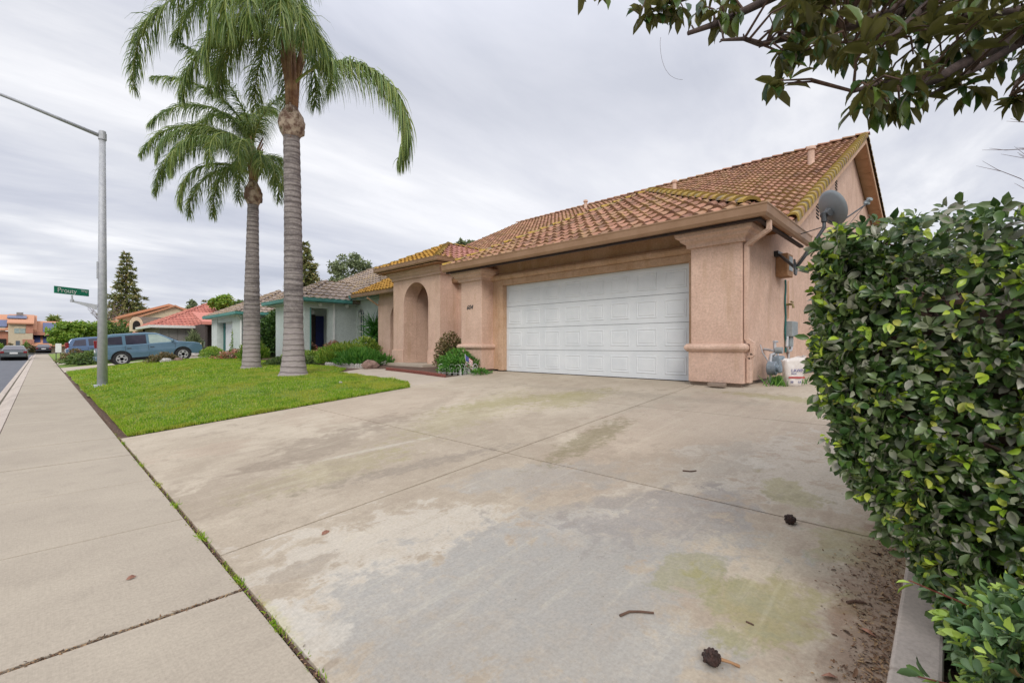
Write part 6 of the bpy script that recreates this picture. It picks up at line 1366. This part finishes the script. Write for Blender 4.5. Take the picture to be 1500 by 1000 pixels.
tpx('broadleaf_tree', 497, 370, 424, 58, 32, M['greyleaf'], 'left one of two airy trees above the mint house roof', n=1500, L=.32, cl=20, cs=.42)
tpx('broadleaf_tree', 524, 369, 412, 60, 36, M['greyleaf'], 'right one of two airy trees above the mint house roof', n=1400, L=.34, cl=18, cs=.38)
tpx('broadleaf_tree', 325, 430, 458, 52, 40, M['brightleaf'], 'round yellow-green tree behind the red and grey roofs', n=2600, L=.26, cl=30)
tpx('broadleaf_tree', 346, 438, 458, 54, 26, M['treeleaf'], 'dark green treetop right of the yellow-green tree', n=1000, L=.26, cl=14)
tpx('broadleaf_tree', 282, 439, 458, 105, 15, M['greyleaf'], 'small far round treetop left of the red roof peak', n=500, L=.5, cl=14)
conifer('conifer_tree', onY(299, 500, 110).x, 110, .6, onY(299, 436, 110).z - .6, 1.6, 'small far pointed treetop above the red roof', 14, n_per=120, L=.45)
tpx('broadleaf_tree', 600, 405, 425, 60, 30, M['greyleaf'], 'far treetop peeking between mint roof and portico roof', n=500, L=.4, cl=12)
tpx('broadleaf_tree', 684, 350, 362, 45, 26, M['greyleaf'], 'faint treetop showing behind the left end of the long roof', n=400, L=.3, cl=10)
tree('broadleaf_tree', 2.6, 60, 3.4, [(2.2, 60, 2.5, 1.9, 1.8, 1.4), (3.6, 61, 2.7, 1.7, 1.6, 1.2), (1.4, 60, 1.8, 1.0, 1.2, 1.0)], M['brightleaf'], 'wide bushy yellow-green tree beside the far pavement', n=7000, L=.24, cl=60, cs=.38, z=.15)
tree('broadleaf_tree', 5.0, 62, 3.4, [(5.2, 62, 2.6, 1.6, 1.6, 1.4)], M['treeleaf'], 'bushy green tree between the far van and street light', n=2600, L=.24, cl=30, cs=.4, z=.4)
def bare(name, x, y, z0, h, r, label, n=26, mat='bareb', ur=.012):
    T_ = thing(name, (x, y, z0), label, 'tree'); b = MB(); b.tube([(x, y, z0), (x, y, z0 + h * .5)], [.10, .07], 8); rr = random.Random(11)
    for k in range(n):
        a = rr.uniform(0, 6.28); p = Vector((x, y, z0 + h * rr.uniform(.35, .5))); P_ = [p]; e = rr.uniform(.85, 1.4); s = h * .5 / 5
        for j in range(5):
            p = p + Vector((math.cos(a) * math.cos(e), math.sin(a) * math.cos(e), math.sin(e))) * s * rr.uniform(.8, 1.2) * (r / (h * .4)); P_.append(p.copy()); a += rr.uniform(-.4, .4); e += rr.uniform(-.15, .2)
            if j > 0:
                q = p; dr = Vector((math.cos(a + rr.choice((-.9, .9))), math.sin(a), rr.uniform(.2, 1.1))).normalized(); L_ = s * rr.uniform(.5, 1.3); b.tube([q, q + dr * L_ * .6, q + dr * L_ + Vector((0, 0, .06))], [ur * .7, ur * .5, ur * .2], 4)
                dr2 = (dr + Vector((rr.uniform(-.8, .8), rr.uniform(-.8, .8), .2))).normalized(); b.tube([q + dr * L_ * .5, q + dr * L_ * .5 + dr2 * L_ * .6], [ur * .5, ur * .2], 4)
        b.tube(P_, [.03, .022, .016, .011, .007, .004], 5)
    build('branches', b, M[mat], T_)
M['bareb'] = pm('bare_branch_bark', (0.20, 0.15, 0.15), (0.13, 0.10, 0.10), 10, .9)
bare('bare_tree', 13.4, -2.35, GZ, 6.1, 1.9, 'bare twiggy tree at the right edge above the hedge', 60)
bare('bare_tree', 5.6, 72, .4, 5.4, 2.4, 'far bare purplish tree beside the street light pole', 40, ur=.03)
bare('bare_tree', 17.5, 55, .4, 6.6, 2.4, 'far bare treetop between the palm trunks above the roof', 30, ur=.03)
fp_ = onY(79, 470, 120)
T_ = thing('fan_palm', (fp_.x, 120, 0), 'small far palm top peeking over the solar house roof', 'palm tree'); n = 90; d = rnd_dirs(n, .5)
leaves('fronds', np.tile((fp_.x, 120, fp_.z + .1), (n, 1)), d, rnd_dirs(n, 1), RNG.uniform(.8, 1.5, n), np.full(n, .3), RNG.uniform(.3, 1, n), M['palmleaf'], T_)
b = MB(); b.tube([(fp_.x, 120, 0), (fp_.x, 120, fp_.z)], .2, 8); build('trunk', b, M['bark'], T_)

# ------------------------------------------------------------------ vehicles
def car(name, label, paint, P_, glass2=None, group=None, cat='car', whiteback=False):
    """x forward. P_: dict with lower/upper outlines"""
    T_ = thing(name, (0, 0, 0), label, cat, group); w, wt, zb_, zr = P_['w'], P_['wt'], P_['belt'], P_['roof']
    xr, xf, R_ = P_['xr'], P_['xf'], P_['wr']
    def arch(xc, r): return [(xc - r * math.cos(math.pi * k / 10), P_['sill'] + .02 + (r - .02) * math.sin(math.pi * k / 10) + .02) for k in range(11)]
    low = [P_['rb']] + arch(xr, R_ + .07) + arch(xf, R_ + .07) + P_['front'] + P_['rear']
    b = MB(); n = len(low)
    yl = lambda z: w - .05 * max(0, (.62 - z)) - .07 * max(0, z - .7)
    b.add([(x, -yl(z), z) for x, z in low] + [(x, yl(z), z) for x, z in low], [tuple(range(n)), tuple(range(n, 2 * n))[::-1]] + [(i, n + i, n + (i + 1) % n, (i + 1) % n) for i in range(n)])
    body = build('body', b, paint, T_, bevel=.035)
    yu = lambda z: (w - .07) + (wt - (w - .07)) * (z - zb_) / (zr - zb_)
    b = MB(); up = P_['upper']; n = len(up)
    b.add([(x, -yu(z), z) for x, z in up] + [(x, yu(z), z) for x, z in up], [tuple(range(n)), tuple(range(n, 2 * n))[::-1]] + [(i, n + i, n + (i + 1) % n, (i + 1) % n) for i in range(n)])
    build('cabin', b, paint, T_, bevel=.05)
    for gi, gpoly in enumerate(P_['glass']):
        for s in (-1, 1):
            b = MB(); pts_ = [Vector((x, s * (yu(z) + .004), z)) for x, z in gpoly]; b.prism(pts_, (0, s * .006, 0)); build('side_window', b, M['carglass_pale'] if (glass2 and gi == 0) else M['carglass'], T_)
    for nm, (x0, z0, x1, z1) in (('windscreen', P_['ws']), ('rear_window', P_['rw'])):
        b = MB(); d = Vector((z1 - z0, 0, -(x1 - x0))).normalized() * (.012 if nm == 'windscreen' else -.012)
        if nm == 'windscreen': d = Vector((abs(d.x), 0, abs(d.z)))
        else: d = Vector((-abs(d.x), 0, abs(d.z)))
        ya, yb = yu(z0) - .09, yu(z1) - .10; b.prism([Vector((x0, -ya, z0)) + d, Vector((x0, ya, z0)) + d, Vector((x1, yb, z1)) + d, Vector((x1, -yb, z1)) + d], d * .6); build(nm, b, M['carglass'], T_)
    for xc in (xr, xf):
        for s in (-1, 1):
            b = MB(); y0 = s * (w - .20); y1 = s * (w - .005); rp = [(R_ * .62, 0), (R_ * .97, 0), (R_, .15), (R_, .85), (R_ * .97, 1), (R_ * .68, 1), (R_ * .64, .9)]; m = 28; vs = []
            for r, q in rp:
                for k in range(m): a = 2 * math.pi * k / m; vs.append((xc + r * math.cos(a), y0 + (y1 - y0) * q, R_ + r * math.sin(a)))
            b.add(vs, [(i * m + k, i * m + (k + 1) % m, ((i + 1) % len(rp)) * m + (k + 1) % m, ((i + 1) % len(rp)) * m + k) for i in range(len(rp)) for k in range(m)])
            tyo = build('wheel', b, M['rubber'], T_, smooth=False)
            b = MB(); yr = y1 - s * .035
            for k in range(5):
                a = 2 * math.pi * k / 5 + .3; d = Vector((math.cos(a), 0, math.sin(a))); e = Vector((-math.sin(a), 0, math.cos(a))); c = Vector((xc, yr, R_))
                b.prism([c + e * .07, c + d * R_ * .62 + e * .055, c + d * R_ * .62 - e * .055, c - e * .07], (0, s * .03, 0))
            vs = []; m = 28
            for r in (R_ * .56, R_ * .67):
                for yy in (yr - s * .01, yr + s * .034):
                    for k in range(m): a = 2 * math.pi * k / m; vs.append((xc + r * math.cos(a), yy, R_ + r * math.sin(a)))
            b.add(vs, [(i * m + k, i * m + (k + 1) % m, j * m + (k + 1) % m, j * m + k) for i, j in ((0, 1), (1, 3), (3, 2), (2, 0)) for k in range(m)]); build('rim', b, M['chrome'], tyo)
            b = MB(); b.tube([(xc, yr - s * .05, R_), (xc, yr - s * .02, R_)], R_ * .6, 20); build('brake_disc', b, M['dgrey'], tyo)
    b = MB()
    for xc in (xr, xf): b.tube([(xc, -w + .06, R_ + .05), (xc, w - .06, R_ + .05)], R_ + .05, 18)
    b.box(xr - .3, -w + .1, .22, xf + .3, w - .1, .45); build('underbody', b, M['dark'], T_)
    for s in (-1, 1):
        x0, z0, x1, z1 = P_['tail']; b = MB(); ya = s * (w - .28); yb = s * (w - .035); b.box(x0, min(ya, yb), z0, x1, max(ya, yb), z1); build('tail_lamp', b, M['lampred'], T_, bevel=.02)
        b = MB(); x0, z0, x1, z1 = P_['head']; b.box(x0, min(ya, yb), z0, x1, max(ya, yb), z1); build('headlight', b, M['lamppale'], T_, bevel=.03)
        b = MB(); mx = P_['mirror']; ya = s * (w - .06); yb = s * (w + .13); b.box(mx[0], min(ya, yb), mx[1], mx[0] + .12, max(ya, yb), mx[1] + .14); build('wing_mirror', b, paint, T_, bevel=.03)
        b = MB()
        for x in P_['seams']: b.box(x, s * w - .008 if s > 0 else -w - .0, .45, x + .012, s * w + .0 if s > 0 else -w + .008, zb_ - .02)
        for x in P_['seams'][:-1]: b.box(x + .08, min(s * (w - .03), s * (w + .012)), zb_ - .17, x + .26, max(s * (w - .03), s * (w + .012)), zb_ - .135)
        build('door_handles', b, M['dgrey'], T_)
    b = MB(); b.box(P_['bump'][0], -w + .08, .34, P_['bump'][0] + .08, w - .08, .56); build('rear_bumper', b, M['dgrey'] if P_.get('darkb') else paint, T_, bevel=.03)
    b = MB(); pz = P_['plate']; b.box(pz[0] - .012, -.26, pz[1], pz[0] + .01, .26, pz[1] + .15); build('number_plate', b, M['white'], T_)
    return T_
SUVP = dict(w=.93, wt=.70, belt=1.06, roof=1.73, wr=.365, xr=-1.36, xf=1.36, sill=.34, rb=(-2.22, .36), front=[(2.2, .34), (2.34, .55), (2.32, .80), (2.22, .95), (1.95, 1.03), (1.22, 1.13)], rear=[(-2.2, 1.08), (-2.32, .95), (-2.34, .55)],
    upper=[(-2.24, 1.06), (-2.12, 1.50), (-1.98, 1.66), (-1.6, 1.72), (-.2, 1.73), (.22, 1.68), (.5, 1.55), (1.34, 1.06)],
    glass=[[(-.12, 1.10), (1.08, 1.10), (.82, 1.26), (.34, 1.56), (.12, 1.60), (-.12, 1.61)], [(-1.12, 1.12), (-.24, 1.10), (-.24, 1.61), (-1.12, 1.60)], [(-1.98, 1.16), (-1.26, 1.13), (-1.26, 1.58), (-1.80, 1.55)]],
    ws=(1.26, 1.12, .42, 1.61), rw=(-2.21, 1.16, -2.06, 1.58), tail=(-2.30, 1.0, -2.16, 1.42), head=(2.02, .76, 2.31, .93), mirror=(.86, 1.12), seams=[-1.18, -.19, 1.02], bump=(-2.40, 0), plate=(-2.345, .78))
s1 = car('parked_car', 'blue sport utility car parked nose-in on the neighbour driveway', M['cpl_blue'], SUVP, True, 'cars parked along the street')
s1.location = (4.42, 32.95, gz(4.42) + .01); s1.rotation_euler = (0, -math.atan(SL), 0)
VANP = dict(SUVP); s2c = car('parked_car', 'steel-blue van parked beyond the street light, red tail lamps showing', M['cpl_navy'], VANP, False, 'cars parked along the street', 'van')
s2c.location = (3.62, 45.2, gz(3.62) + .01); s2c.rotation_euler = (0, -math.atan(SL), 0)
SEDP = dict(w=.90, wt=.60, belt=.94, roof=1.42, wr=.32, xr=-1.36, xf=1.36, sill=.28, darkb=False, rb=(-2.3, .30), front=[(2.25, .30), (2.36, .5), (2.3, .72), (1.9, .84), (1.1, .96)], rear=[(-1.6, .98), (-2.28, .96), (-2.40, .78), (-2.38, .42)],
    upper=[(-1.85, .94), (-1.1, 1.34), (-.7, 1.41), (.0, 1.42), (.3, 1.38), (1.15, .94)],
    glass=[[(-.05, .98), (.92, .98), (.25, 1.33), (-.05, 1.36)], [(-.95, .98), (-.12, .98), (-.12, 1.36), (-.7, 1.34), (-1.02, 1.2)]],
    ws=(1.08, .98, .32, 1.36), rw=(-1.78, .99, -1.12, 1.33), tail=(-2.41, .68, -2.26, .88), head=(2.1, .56, 2.33, .70), mirror=(.7, .96), seams=[-1.0, -.08, .95], bump=(-2.44, 0), plate=(-2.41, .62))
s3 = car('parked_car', 'grey saloon parked at the kerb, seen from behind at far left', M['cpl_grey'], SEDP, False, 'cars parked along the street')
s3.location = (-1.75, 66, -.15); s3.rotation_euler = (0, 0, R(90))
s4 = car('parked_car', 'small dark saloon on the solar house drive', M['cpl_dark'], SEDP, False, 'cars parked along the street')
s4.location = (.35, 107.5, 0.0); s4.rotation_euler = (0, 0, R(90))
wb = thing('notice_board', (1.1, 60, .02), 'white upright board standing beside the far pavement', 'sign'); p = onY(86, 503, 55)
b = MB(); a, c = onY(81, 503, 55), onY(90, 516, 55); b.box(a.x, 55, c.z, c.x, 55.06, a.z); o = build('board', b, M['white'], wb); b = MB(); b.box(a.x + .02, 55.06, 0, a.x + .08, 55.12, a.z); b.box(c.x - .08, 55.06, 0, c.x - .02, 55.12, a.z); build('legs', b, M['dgrey'], wb)

# ------------------------------------------------------------------ sky and sun
SUN_EL, SUN_AZ = R(36), R(226)
w = bpy.data.worlds.new('World'); scene.world = w; w.use_nodes = True
t = w.node_tree; t.nodes.clear()
out = t.nodes.new('ShaderNodeOutputWorld'); bg = t.nodes.new('ShaderNodeBackground'); bg.inputs['Strength'].default_value = 0.1
sky = t.nodes.new('ShaderNodeTexSky'); sky.sky_type = 'NISHITA'; sky.sun_disc = False; sky.sun_elevation = SUN_EL; sky.sun_rotation = SUN_AZ
tc = t.nodes.new('ShaderNodeTexCoord'); sp = t.nodes.new('ShaderNodeSeparateXYZ'); t.links.new(tc.outputs['Generated'], sp.inputs[0])
zz_ = mth(t, 'MAXIMUM', sp.outputs[2], 0.0)
den = mth(t, 'ADD', zz_, 0.16)
cb = t.nodes.new('ShaderNodeCombineXYZ'); t.links.new(mth(t, 'DIVIDE', sp.outputs[0], den), cb.inputs[0]); t.links.new(mth(t, 'DIVIDE', sp.outputs[1], den), cb.inputs[1])
mp = t.nodes.new('ShaderNodeMapping'); mp.inputs['Scale'].default_value = (0.55, 1.25, 1); mp.inputs['Rotation'].default_value = (0, 0, R(-25)); mp.inputs['Location'].default_value = (3.1, 1.2, 0); t.links.new(cb.outputs[0], mp.inputs[0])
n1 = noise(t, mp.outputs[0], 0.75, 7, 0.52, 0.6); n2 = noise(t, mp.outputs[0], 2.6, 6, 0.6, 0.3)
nn = mth(t, 'ADD', mth(t, 'MULTIPLY', n1, 0.74), mth(t, 'MULTIPLY', n2, 0.26))
cl = ramp(t, nn, [(0.36, (3.9, 4.1, 4.8)), (0.45, (4.7, 4.85, 5.5)), (0.53, (5.7, 5.8, 6.25)), (0.62, (7.4, 7.4, 7.6))])
# overcast sky: brighter towards the zenith
gr = mth(t, 'ADD', 1.12, mth(t, 'MULTIPLY', sstep(t, zz_, 0.45, 1.0), 1.5))
cl = mix(t, 1.0, cl, cl, 'MIX')
vm = t.nodes.new('ShaderNodeVectorMath'); vm.operation = 'SCALE'; t.links.new(cl, vm.inputs[0]); t.links.new(gr, vm.inputs['Scale'])
dt = t.nodes.new('ShaderNodeVectorMath'); dt.operation = 'DOT_PRODUCT'; t.links.new(tc.outputs['Generated'], dt.inputs[0]); dt.inputs[1].default_value = Vector((.70, .60, .38)).normalized()
glow = mth(t, 'MULTIPLY', sstep(t, mth(t, 'ADD', dt.outputs['Value'], mth(t, 'MULTIPLY', mth(t, 'SUBTRACT', n1, .5), .35)), 0.80, 1.02), 0.42)
vm2 = t.nodes.new('ShaderNodeVectorMath'); vm2.operation = 'SCALE'; t.links.new(mix(t, glow, vm.outputs[0], (8.2, 8.2, 8.5)), vm2.inputs[0]); vm2.inputs['Scale'].default_value = 1.0
fin = mix(t, 0.94, sky.outputs[0], vm2.outputs[0])
t.links.new(fin, bg.inputs['Color']); t.links.new(bg.outputs[0], out.inputs[0])
sl = bpy.data.lights.new('sun', 'SUN'); sl.energy = 1.5; sl.angle = R(22); sl.color = (1.0, 0.95, 0.88)
so_ = bpy.data.objects.new('sun', sl); COL.objects.link(so_)
d = Vector((math.sin(SUN_AZ) * math.cos(SUN_EL), math.cos(SUN_AZ) * math.cos(SUN_EL), math.sin(SUN_EL)))
so_.rotation_euler = d.to_track_quat('Z', 'Y').to_euler()
scene.view_settings.view_transform = 'Standard'; scene.view_settings.look = 'None'; scene.view_settings.exposure = 0.32; scene.view_settings.gamma = 1.0
scene.cycles.use_denoising = True; scene.cycles.max_bounces = 6; scene.cycles.transparent_max_bounces = 8
for o in list(bpy.data.objects):
    if '_o' in o: del o['_o']
